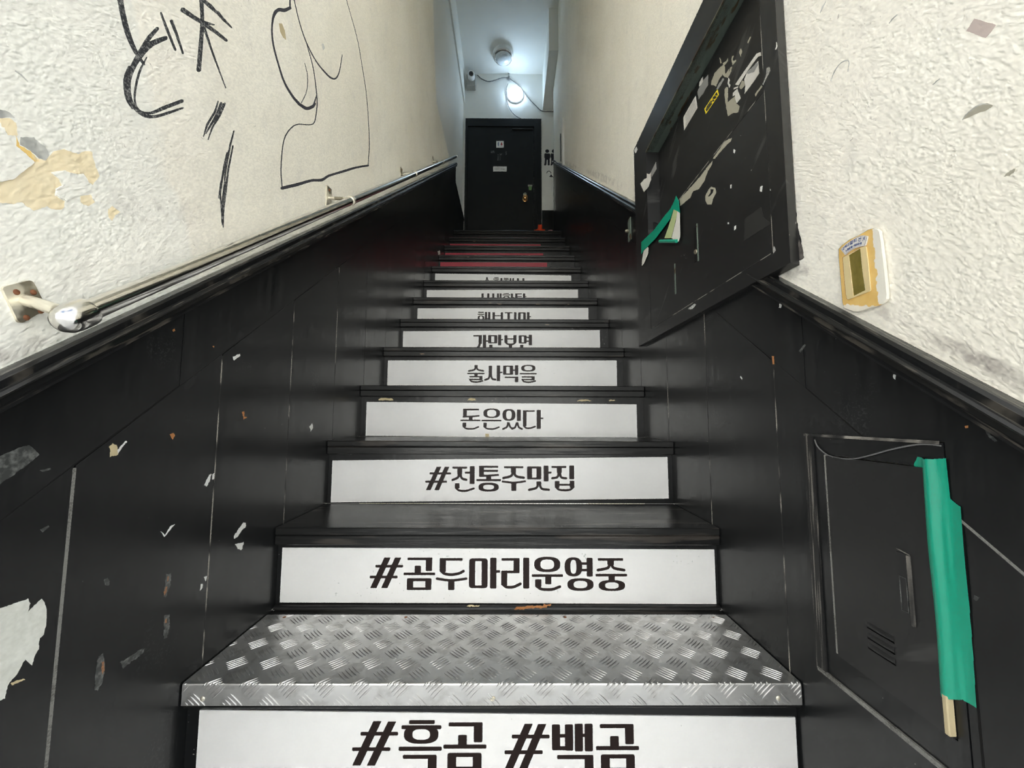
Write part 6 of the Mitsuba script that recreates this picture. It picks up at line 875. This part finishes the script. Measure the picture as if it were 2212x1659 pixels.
add('call_plate__sticker__border', place(ext(P('0.5896,0.9235 0.5810,0.9257 0.5780,0.9262 0.5725,0.9262 0.5672,0.9256 0.5644,0.9250 0.5563,0.9226 0.5555,0.9228 0.5522,0.9307 0.5516,0.9334 0.5559,0.9365 0.5576,0.9374 0.5594,0.9381 0.5632,0.9389 0.5678,0.9392 0.5731,0.9389 0.5814,0.9380 0.5869,0.9370 0.5893,0.9362 0.5956,0.9338|0.5951,0.9336 0.5891,0.9359 0.5840,0.9372 0.5757,0.9383 0.5676,0.9388 0.5631,0.9385 0.5594,0.9377 0.5577,0.9371 0.5560,0.9362 0.5519,0.9334 0.5525,0.9309 0.5558,0.9231 0.5564,0.9229 0.5644,0.9253 0.5673,0.9259 0.5726,0.9266 0.5781,0.9265 0.5812,0.9260 0.5895,0.9239'), 0.0002), 'right', 0.54840), 'print_blue')
add('call_plate__sticker__print', place(ext(P('0.5717,0.9368 0.5706,0.9360 0.5702,0.9360 0.5703,0.9364 0.5713,0.9372 0.5705,0.9379 0.5705,0.9383 0.5709,0.9385 0.5728,0.9386 0.5730,0.9383 0.5726,0.9380 0.5717,0.9379 0.5737,0.9362 0.5736,0.9357 0.5732,0.9356;0.5783,0.9391 0.5794,0.9385 0.5795,0.9370 0.5793,0.9366 0.5780,0.9360 0.5770,0.9364 0.5769,0.9366 0.5756,0.9366 0.5756,0.9363 0.5753,0.9358 0.5750,0.9360 0.5748,0.9385 0.5751,0.9389 0.5754,0.9388 0.5755,0.9382 0.5769,0.9383|0.5788,0.9381 0.5780,0.9384 0.5775,0.9381 0.5775,0.9370 0.5784,0.9367 0.5789,0.9370|0.5768,0.9376 0.5755,0.9376 0.5755,0.9372 0.5768,0.9373;0.5793,0.9335 0.5754,0.9333 0.5752,0.9337 0.5756,0.9340 0.5791,0.9342 0.5791,0.9345 0.5753,0.9343 0.5751,0.9345 0.5750,0.9353 0.5755,0.9357 0.5794,0.9359 0.5796,0.9356 0.5792,0.9353 0.5757,0.9351 0.5795,0.9352 0.5797,0.9350 0.5798,0.9340;0.5820,0.9369 0.5822,0.9334 0.5819,0.9329 0.5816,0.9331 0.5813,0.9365 0.5816,0.9370;0.5832,0.9335 0.5827,0.9333 0.5827,0.9337 0.5835,0.9350 0.5834,0.9363 0.5837,0.9368 0.5841,0.9366 0.5842,0.9353 0.5853,0.9340 0.5852,0.9335 0.5847,0.9335 0.5838,0.9345;0.5731,0.9290 0.5729,0.9294 0.5734,0.9298 0.5754,0.9299 0.5757,0.9296 0.5752,0.9292;0.5896,0.9337 0.5892,0.9335 0.5872,0.9334 0.5872,0.9328 0.5869,0.9323 0.5865,0.9325 0.5865,0.9333 0.5856,0.9333 0.5854,0.9336 0.5858,0.9340 0.5864,0.9340 0.5862,0.9360 0.5865,0.9364 0.5869,0.9364 0.5896,0.9341|0.5870,0.9352 0.5871,0.9340 0.5883,0.9341;0.5762,0.9306 0.5767,0.9311 0.5783,0.9313 0.5786,0.9310 0.5788,0.9282 0.5783,0.9276 0.5767,0.9275 0.5764,0.9277|0.5779,0.9290 0.5772,0.9290 0.5772,0.9283 0.5780,0.9284|0.5771,0.9297 0.5778,0.9298 0.5778,0.9304 0.5770,0.9304;0.5802,0.9308 0.5818,0.9309 0.5821,0.9307 0.5823,0.9278 0.5818,0.9272 0.5802,0.9271 0.5800,0.9273 0.5797,0.9302|0.5815,0.9280 0.5814,0.9286 0.5807,0.9286 0.5807,0.9279|0.5806,0.9294 0.5814,0.9294 0.5813,0.9301 0.5806,0.9300;0.5927,0.9313 0.5900,0.9311 0.5898,0.9315 0.5903,0.9318 0.5918,0.9319 0.5900,0.9333 0.5899,0.9340 0.5902,0.9344 0.5915,0.9351 0.5918,0.9352 0.5929,0.9346 0.5929,0.9341 0.5924,0.9339 0.5915,0.9345 0.5906,0.9340 0.5907,0.9337 0.5931,0.9319 0.5931,0.9315;0.5827,0.9298 0.5832,0.9303 0.5848,0.9305 0.5851,0.9302 0.5853,0.9274 0.5848,0.9268 0.5832,0.9267 0.5829,0.9269|0.5844,0.9282 0.5837,0.9282 0.5837,0.9275 0.5845,0.9276|0.5836,0.9289 0.5844,0.9290 0.5843,0.9297 0.5836,0.9296;0.5863,0.9264 0.5865,0.9266 0.5864,0.9285 0.5869,0.9290 0.5888,0.9292 0.5890,0.9288 0.5885,0.9284 0.5872,0.9283 0.5873,0.9269 0.5889,0.9270 0.5892,0.9266 0.5887,0.9262 0.5865,0.9261;0.5553,0.9349 0.5557,0.9303 0.5554,0.9299 0.5551,0.9301 0.5547,0.9346 0.5550,0.9350;0.5614,0.9370 0.5615,0.9357 0.5627,0.9358 0.5629,0.9355 0.5625,0.9351 0.5615,0.9351 0.5616,0.9338 0.5613,0.9334 0.5610,0.9335 0.5607,0.9367 0.5610,0.9371;0.5567,0.9319 0.5561,0.9342 0.5565,0.9347 0.5587,0.9348 0.5589,0.9345 0.5585,0.9342 0.5568,0.9341 0.5573,0.9323 0.5592,0.9306 0.5591,0.9302 0.5587,0.9301;0.5625,0.9347 0.5634,0.9354 0.5623,0.9361 0.5622,0.9365 0.5626,0.9367 0.5655,0.9369 0.5656,0.9366 0.5652,0.9362 0.5637,0.9362 0.5658,0.9344 0.5657,0.9340 0.5653,0.9339 0.5639,0.9351 0.5628,0.9342 0.5624,0.9343;0.5671,0.9350 0.5667,0.9350 0.5665,0.9353 0.5669,0.9357 0.5673,0.9357 0.5675,0.9354;0.5691,0.9387 0.5695,0.9338 0.5692,0.9334 0.5689,0.9335 0.5685,0.9384 0.5688,0.9389;0.5643,0.9335 0.5646,0.9339 0.5649,0.9338 0.5651,0.9323 0.5646,0.9318 0.5613,0.9317 0.5611,0.9320 0.5615,0.9323 0.5644,0.9325;0.5736,0.9352 0.5738,0.9349 0.5734,0.9346 0.5700,0.9344 0.5698,0.9347 0.5702,0.9350 0.5717,0.9351 0.5716,0.9356 0.5719,0.9361 0.5723,0.9359 0.5723,0.9352;0.5604,0.9291 0.5609,0.9296 0.5623,0.9298 0.5626,0.9295 0.5628,0.9268 0.5623,0.9262 0.5609,0.9261 0.5606,0.9263|0.5613,0.9269 0.5620,0.9270 0.5620,0.9276 0.5613,0.9275|0.5612,0.9289 0.5612,0.9283 0.5619,0.9283 0.5619,0.9290;0.5637,0.9297 0.5642,0.9302 0.5657,0.9304 0.5660,0.9301 0.5662,0.9274 0.5657,0.9268 0.5642,0.9267 0.5640,0.9269|0.5654,0.9275 0.5653,0.9282 0.5646,0.9281 0.5647,0.9275|0.5645,0.9295 0.5646,0.9289 0.5653,0.9289 0.5652,0.9296;0.5669,0.9302 0.5674,0.9307 0.5689,0.9309 0.5692,0.9306 0.5694,0.9278 0.5689,0.9273 0.5674,0.9272 0.5671,0.9274|0.5678,0.9286 0.5679,0.9280 0.5686,0.9280 0.5685,0.9287|0.5677,0.9300 0.5678,0.9294 0.5685,0.9294 0.5684,0.9301;0.5705,0.9312 0.5720,0.9313 0.5723,0.9311 0.5725,0.9283 0.5720,0.9277 0.5705,0.9276 0.5703,0.9278 0.5700,0.9307|0.5717,0.9285 0.5717,0.9291 0.5709,0.9291 0.5710,0.9284|0.5709,0.9298 0.5716,0.9299 0.5716,0.9305 0.5708,0.9305'), 0.0003), 'right', 0.54840), 'print_blue')

# ---------------------------------------------------------------- access hatch low on the right wall
tag('access_hatch', label='small black hatch with louvre slots low on the right wall', category='hatch')
HA, HB, HZ0, HZ1 = 0.475, 0.696, 0.252, 0.640
out = sbox(HA, HZ0, HB, HZ1)
ins = sbox(0.487, 0.296, 0.652, 0.609)
add('access_hatch__frame', place(ext(out.difference(ins), 0.013), 'right', HW + 0.012), 'black_paint')
for q, mt in ((sbox(0.678, HZ0, HB + 0.001, HZ1 + 0.002), 'worn_frame'), (sbox(HA, HZ0 - 0.003, HB, HZ0 + 0.0035), 'worn_light'), (sbox(HA + 0.004, HZ1 - 0.002, HB, HZ1 + 0.002), 'worn_filler')):
    add('access_hatch__bead', place(ext(q, 0.0035), 'right', HW - 0.0008), mt)
add('access_hatch__door', cat([place(ext(sbox(0.4885, 0.2975, 0.6495, 0.6075).difference(unary_union([sbox(0.553, z - 0.0010, 0.594, z + 0.0012) for z in (0.3685, 0.354, 0.340)])), 0.009), 'right', HW + 0.004),
                               place(ext(sbox(0.489, 0.298, 0.649, 0.607), 0.001), 'right', HW + 0.010)]), 'cabinet_paint')
add('access_hatch__hinge_edge', place(ext(sbox(0.6497, 0.300, 0.6523, 0.6095), 0.0115), 'right', HW + 0.006), 'worn_light', label='worn metal edge')
for z in (0.3685, 0.354, 0.340):
    yy, prof = np.linspace(0.553, 0.594, 9), [(0.0017, 0.0), (0.0022, 0.0028), (0.0050, 0.0022), (0.0085, 0.0)]
    lvv = [[HW - 0.005 - h * math.sin(math.pi * (k + 0.35) / 8.7) ** 0.5, y, z + dz] for k, y in enumerate(yy) for dz, h in prof]
    lvf = [[4 * k + q, 4 * k + q + 4, 4 * k + q + 5] for k in range(8) for q in range(3)] + [[4 * k + q, 4 * k + q + 5, 4 * k + q + 1] for k in range(8) for q in range(3)]
    add('access_hatch__louvre', trimesh.Trimesh(lvv, lvf, process=False), 'cabinet_paint', smooth=True)
lt = add('access_hatch__latch', place(ext(sbox(0.5225, 0.408, 0.540, 0.4925), 0.001), 'right', HW - 0.0048), 'cabinet_paint')
add(lt + '__edge', place(ext(sbox(0.5215, 0.405, 0.5250, 0.492), 0.003), 'right', HW - 0.0048), 'worn_filler')
add(lt + '__pull', place(ext(sbox(0.528, 0.418, 0.538, 0.462).difference(sbox(0.529, 0.419, 0.537, 0.461)), 0.0008), 'right', HW - 0.0056), 'tape_clear')
add(lt + '__top', place(ext(Polygon([(0.5225, 0.4925), (0.5395, 0.4960), (0.5395, 0.4972), (0.5225, 0.4938)]), 0.0012), 'right', HW - 0.0048), 'worn_filler')
add('access_hatch__bare_edge', box(HW - 0.010, HW - 0.001, 0.4872, 0.4935, 0.300, 0.345, 0.0012), 'chip_beige', label='bare wooden edge below the green tape')
TAPE = P('0.5057,0.6202 0.4977,0.6204 0.4923,0.6192 0.4858,0.6193 0.4722,0.6219 0.4724,0.5947 0.4721,0.5743 0.4657,0.5693 0.4597,0.5669 0.4609,0.5135 0.4626,0.4372 0.4647,0.3476 0.4700,0.3478 0.4768,0.3482 0.4868,0.3420 0.4954,0.3393 0.5033,0.3430 0.5123,0.3426 0.5123,0.4095 0.5119,0.4822 0.5117,0.5536 0.5112,0.6102')
ys, zs = np.linspace(0.462, 0.520, 97), np.linspace(0.330, 0.626, 417)
def bulge(y, z):
    return 0.0015 + 0.0075 * math.exp(-((y - 0.4905) / 0.0085) ** 2) + 0.0016 * math.exp(-((y - 0.478) / 0.0035) ** 2) * (0.6 + 0.4 * math.sin(z * 40)) + 0.0006 * math.sin(z * 31 + y * 160)
pv, pf2 = [], []
from shapely import prepare, contains_xy
prepare(TAPE)
for i in range(len(ys) - 1):
    for j in range(len(zs) - 1):
        c = sbox(ys[i], zs[j], ys[i + 1], zs[j + 1])
        if contains_xy(TAPE, (ys[i] + ys[i + 1]) / 2, (zs[j] + zs[j + 1]) / 2):
            b0 = len(pv)
            for (yy, zz) in ((ys[i], zs[j]), (ys[i + 1], zs[j]), (ys[i + 1], zs[j + 1]), (ys[i], zs[j + 1])):
                pv.append([HW - bulge(yy, zz), yy, zz])
            pf2 += [[b0, b0 + 2, b0 + 1], [b0, b0 + 3, b0 + 2]]
tm = trimesh.Trimesh(pv, pf2)
tm.merge_vertices()
add('hatch_tape', tm, 'green_tape', smooth=True, label='long wide strip of green tape holding the low hatch shut', category='tape')
add('loose_wire', tube(smooth_path([[0.5478, 0.6739, 0.6325], [0.5472, 0.6686, 0.6227], [0.5467, 0.6575, 0.6144], [0.5462, 0.6419, 0.6083], [0.5459, 0.6155, 0.6066], [0.5458, 0.5949, 0.6087], [0.5459, 0.5678, 0.6167], [0.5461, 0.5429, 0.6253], [0.5464, 0.5232, 0.6312], [0.5469, 0.5021, 0.6362], [0.5475, 0.4882, 0.6372], [0.5481, 0.4768, 0.6363]], 4), 0.0011, 8), 'cable_grey', smooth=60, label='thin loose wire drooping across the top of the low hatch', category='wire')

# ---------------------------------------------------------------- landing: door, lamps, camera, cables, pictograms
DY = YB
tag('door_1', label='black steel door at the top of the stairs', kind='structure')
add('door_1__frame', place(ext(sbox(-0.566, ZL, 0.432, 4.593).difference(sbox(-0.535, ZL, 0.335, 4.485)), 0.030), 'front', DY), 'door_black')
add('door_1__leaf', place(ext(sbox(-0.533, ZL + 0.006, 0.333, 4.483), 0.018), 'front', DY), 'door_black')
LY = DY - 0.018
kn = add('door_1__knob', cat([lathe([(0, 0.0), (0.033, 0.0), (0.033, 0.004), (0.014, 0.010), (0.012, 0.032), (0.024, 0.040), (0.031, 0.052), (0.029, 0.066), (0.018, 0.074), (0, 0.076)], [0.217, LY - 0.0005, 3.486], [0, -1, 0], 28)]), 'brass', smooth=40, label='brass door knob')
add(kn + '__deadlock', lathe([(0, 0.0), (0.022, 0.0), (0.022, 0.008), (0.018, 0.012), (0, 0.012)], [0.216, LY - 0.0005, 3.553], [0, -1, 0], 20), 'bracket_metal', smooth=40)
add('door_1__closer', box(0.05, 0.32, DY - 0.034, DY - 0.0185, 4.44, 4.462, 0.003), 'dark_plastic')
tag('door_hook', label='small green tag on the black door above the knob', category='tag')
add('door_hook__strip', place(ext(sbox(0.255, 3.662, 0.312, 3.686), 0.004), 'front', LY - 0.0003), 'grey_plastic')
add('door_hook__tag', place(ext(Polygon([(0.262, 3.662), (0.306, 3.662), (0.300, 3.612), (0.268, 3.612)]), 0.006), 'front', LY - 0.0003), 'green_plastic')
tag('toilet_sign', label='small square white toilet sign with blue and red figures on the black door', category='sign')
add('toilet_sign__panel', place(ext(sbox(-0.160, 4.193, -0.062, 4.285), 0.003), 'front', LY - 0.0003), 'white_plastic')
fig = lambda x, z, s, skirt: unary_union([Point(x, z + 0.72 * s).buffer(0.16 * s, 6), Polygon([(x - 0.22 * s, z + 0.5 * s), (x + 0.22 * s, z + 0.5 * s), (x + (0.34 if skirt else 0.16) * s, z), (x - (0.34 if skirt else 0.16) * s, z)]), sbox(x - 0.13 * s, z - 0.4 * s, x - 0.03 * s, z), sbox(x + 0.03 * s, z - 0.4 * s, x + 0.13 * s, z)])
add('toilet_sign__figure', place(ext(fig(-0.133, 4.232, 0.042, False), 0.0006), 'front', LY - 0.0033), 'print_blue')
add('toilet_sign__figure', place(ext(fig(-0.090, 4.232, 0.042, True), 0.0006), 'front', LY - 0.0033), 'print_red')
tag('name_plate', label='white rectangular notice plate low on the black door', category='sign')
add('name_plate__panel', place(ext(sbox(-0.196, 3.868, -0.025, 3.930).buffer(0.003, 2), 0.003), 'front', LY - 0.0003), 'white_plastic')
add('name_plate__print', place(ext(unary_union([sbox(-0.178, 3.893, -0.115, 3.899), sbox(-0.100, 3.891, -0.045, 3.899), sbox(-0.17, 3.912, -0.06, 3.916)]), 0.0005), 'front', LY - 0.0033), 'paper_grey')
for i, (x, z, w, h) in enumerate([(-0.205, 4.135, 0.05, 0.035), (-0.03, 4.12, 0.018, 0.05), (-0.135, 4.06, 0.012, 0.09), (-0.10, 4.10, 0.03, 0.02), (-0.11, 4.055, 0.008, 0.08)]):
    add('door_1__tape_residue', place(ext(ragged([(x - w / 2, z - h / 2), (x + w / 2, z - h / 2), (x + w / 2, z + h / 2), (x - w / 2, z + h / 2)], 0.012, 0.003, 60 + i), 0.0008), 'front', LY - 0.0002), 'tape_clear')
# toilet pictograms on the wall right of the door
def pict(key, x, z, s, lab, shape):
    add(key, place(ext(shape(x, z, s), 0.0012), 'front', YB), 'print_black', label=lab, category='pictogram')
def man(x, z, s):
    return unary_union([Point(x, z + 0.150 * s).buffer(0.028 * s, 8), sbox(x - 0.034 * s, z + 0.045 * s, x + 0.034 * s, z + 0.100 * s).buffer(0.012 * s, 4),
                        LineString([(x - 0.022 * s, z + 0.03 * s), (x - 0.026 * s, z - 0.055 * s), (x - 0.034 * s, z - 0.068 * s)]).buffer(0.015 * s, 4),
                        LineString([(x + 0.022 * s, z + 0.03 * s), (x + 0.022 * s, z - 0.068 * s)]).buffer(0.015 * s, 4), Polygon([(x - 0.036 * s, z + 0.05 * s), (x + 0.036 * s, z + 0.05 * s), (x + 0.034 * s, z + 0.01 * s), (x - 0.034 * s, z + 0.01 * s)])])
pict('wall_pictogram', 0.510, 4.035, 0.86, 'black standing figure pictogram on the white wall beside the door', man)
pict('wall_pictogram_001', 0.594, 4.035, 0.86, 'black figure pictogram partly hidden by the right stair wall', man)
pict('wall_arrow', 0.540, 3.85, 1.0, 'black curved arrow mark below the figure pictogram', lambda x, z, s: unary_union([Point(x - 0.010, z + 0.010).buffer(0.030, 8).difference(Point(x - 0.010, z + 0.010).buffer(0.022, 8)).intersection(sbox(x - 0.05, z + 0.006, x + 0.03, z + 0.05)), Polygon([(x - 0.01, z - 0.045), (x + 0.05, z - 0.045), (x + 0.02, z - 0.01)])]))
# lit wall lamp
tag('wall_lamp', label='lit round white lamp on the wall above the black door', category='lamp')
add('wall_lamp__base', lathe([(0, 0), (0.110, 0), (0.112, 0.012), (0.104, 0.022), (0, 0.022)], [0.088, YB, 4.935], [0, -1, 0], 36), 'white_plastic', smooth=40)
add('wall_lamp__diffuser', lathe([(0.100, 0.0), (0.101, 0.018), (0.092, 0.040), (0.065, 0.055), (0.030, 0.062), (0.0, 0.063)], [0.088, YB - 0.0225, 4.935], [0, -1, 0], 36), 'lamp_glow', smooth=40,
    emitter={'type': 'area', 'radiance': rgb(0.66 * LED, 0.90 * LED, 1.16 * LED)})
# unlit ceiling lamp
tag('ceiling_lamp', label='unlit round ceiling lamp with glass dome over the landing', category='lamp')
add('ceiling_lamp__base', lathe([(0, 0), (0.130, 0), (0.130, 0.045), (0.122, 0.052), (0, 0.052)], [-0.069, 4.60, ZC], [0, 0, -1], 40), 'white_plastic', smooth=40)
add('ceiling_lamp__dome', lathe([(0.100, 0.0), (0.098, 0.022), (0.080, 0.045), (0.045, 0.058), (0.0, 0.062)], [-0.069, 4.60, ZC - 0.0525], [0, 0, -1], 40), 'glass_dome', smooth=40)
add('ceiling_lamp__ring', lathe([(0.102, 0), (0.116, 0), (0.116, 0.012), (0.104, 0.016), (0.102, 0.012)], [-0.069, 4.60, ZC - 0.0525], [0, 0, -1], 40), 'chrome', smooth=40)
# security camera
tag('security_camera', label='white security camera on a box in the corner above the door', category='camera')
add('security_camera__box', box(-0.556, -0.432, YB - 0.085, YB, 5.005, 5.17, 0.006), 'grey_plastic')
add('security_camera__body', lathe([(0, 0.0), (0.044, 0.0), (0.047, 0.010), (0.047, 0.085), (0.042, 0.095), (0, 0.097)], [-0.490, YB - 0.0855, 5.115], [0.05, -1, -0.28], 28), 'white_plastic', smooth=40)
add('security_camera__lens', lathe([(0, 0), (0.026, 0), (0.027, 0.005), (0.015, 0.012), (0, 0.014)], [-0.4845, YB - 0.180, 5.083], [0.05, -1, -0.28], 22), 'dark_plastic', smooth=40)
add('security_camera__mount', lathe([(0, 0), (0.030, 0), (0.030, 0.02), (0.018, 0.035), (0, 0.04)], [-0.505, YB - 0.06, 5.17], [0, 0, 1], 18), 'dark_plastic', smooth=40)
# cables
add('camera_cable', tube(smooth_path([[-0.4197, 4.888, 5.2225], [-0.3636, 4.888, 5.1698], [-0.2707, 4.888, 5.1308], [-0.1783, 4.888, 5.1514], [-0.0859, 4.888, 5.1853], [0.0005, 4.888, 5.1860]], 5), 0.0055, 8), 'cable_grey', smooth=60, label='thin cable sagging from the security camera to the junction', category='cable')
add('lamp_cable', tube(smooth_path([[0.0123, 4.888, 5.3793], [0.0156, 4.888, 5.3059], [0.0004, 4.888, 5.2392], [0.0005, 4.888, 5.1860]], 5), 0.004, 8), 'cable_grey', smooth=60, label='short cable between the ceiling lamp and the cable junction', category='cable')
add('door_cable', tube(smooth_path([[-0.0115, 4.888, 5.0997], [-0.0310, 4.888, 5.0268], [-0.0294, 4.888, 4.9411], [-0.0105, 4.888, 4.8098], [0.0328, 4.888, 4.7119], [0.1004, 4.888, 4.6406], [0.1739, 4.888, 4.5955], [0.1678, 4.888, 4.5304]], 5), 0.004, 8), 'cable_grey', smooth=60, label='thin dark cable running down to the door frame', category='cable')
add('alcove_cable', tube(smooth_path([[0.0067, 4.888, 5.1794], [0.0810, 4.888, 5.1203], [0.1428, 4.888, 5.0613], [0.2167, 4.888, 4.9562], [0.2905, 4.888, 4.8646], [0.3641, 4.888, 4.7864], [0.4376, 4.888, 4.7182], [0.5296, 4.888, 4.7124], [0.5971, 4.888, 4.7129]], 5), 0.0055, 8), 'cable_grey', smooth=60, label='dark cable slanting right from the junction past the lit lamp', category='cable')
add('cable_junction', box(-0.011, 0.013, 4.872, 4.8995, 5.153, 5.203, 0.004), 'cable_grey', label='small taped cable junction above the lit lamp', category='junction')
# thin covers on the far part of the right wall
add('cable_cover', box(0.535, 0.557, 3.650, 3.668, 3.135, 3.63, 0.003), 'white_plastic', label='thin upright white cable cover on the far right wall', category='cable cover')
add('wall_pipe', tube([[0.549, 3.87, z] for z in np.linspace(3.32, 3.62, 5)], 0.006, 10), 'cable_grey', smooth=60, label='thin grey upright pipe beside the white cable cover', category='pipe')

# red cloth at the right end of the top step
def crumple(cx, cy, cz, rx, ry, rz, seed):
    m = trimesh.creation.icosphere(subdivisions=4)
    v = m.vertices
    n = mikit.meshkit.fbm(v * 1.7 + seed, 4, seed) - 0.5
    v = v * (1 + 0.9 * n[:, None])
    v = v * np.array([rx, ry, rz])
    v[:, 2] = np.maximum(v[:, 2] + rz * 0.75, 0)
    m.vertices = v + np.array([cx, cy, cz])
    return m
add('red_rag', cat([crumple(0.325, 3.905, ZL, 0.062, 0.035, 0.02, 3), crumple(0.335, 3.91, ZL + 0.012, 0.024, 0.02, 0.045, 8)]), 'red_cloth', smooth=True, label='small crumpled red rag on the top step near the right wall', category='rag')
add('pink_rag', crumple(0.440, 3.905, ZL, 0.030, 0.022, 0.014, 5), 'pink_cloth', smooth=True, label='small dull pink scrap beside the red rag on the top step', category='rag')
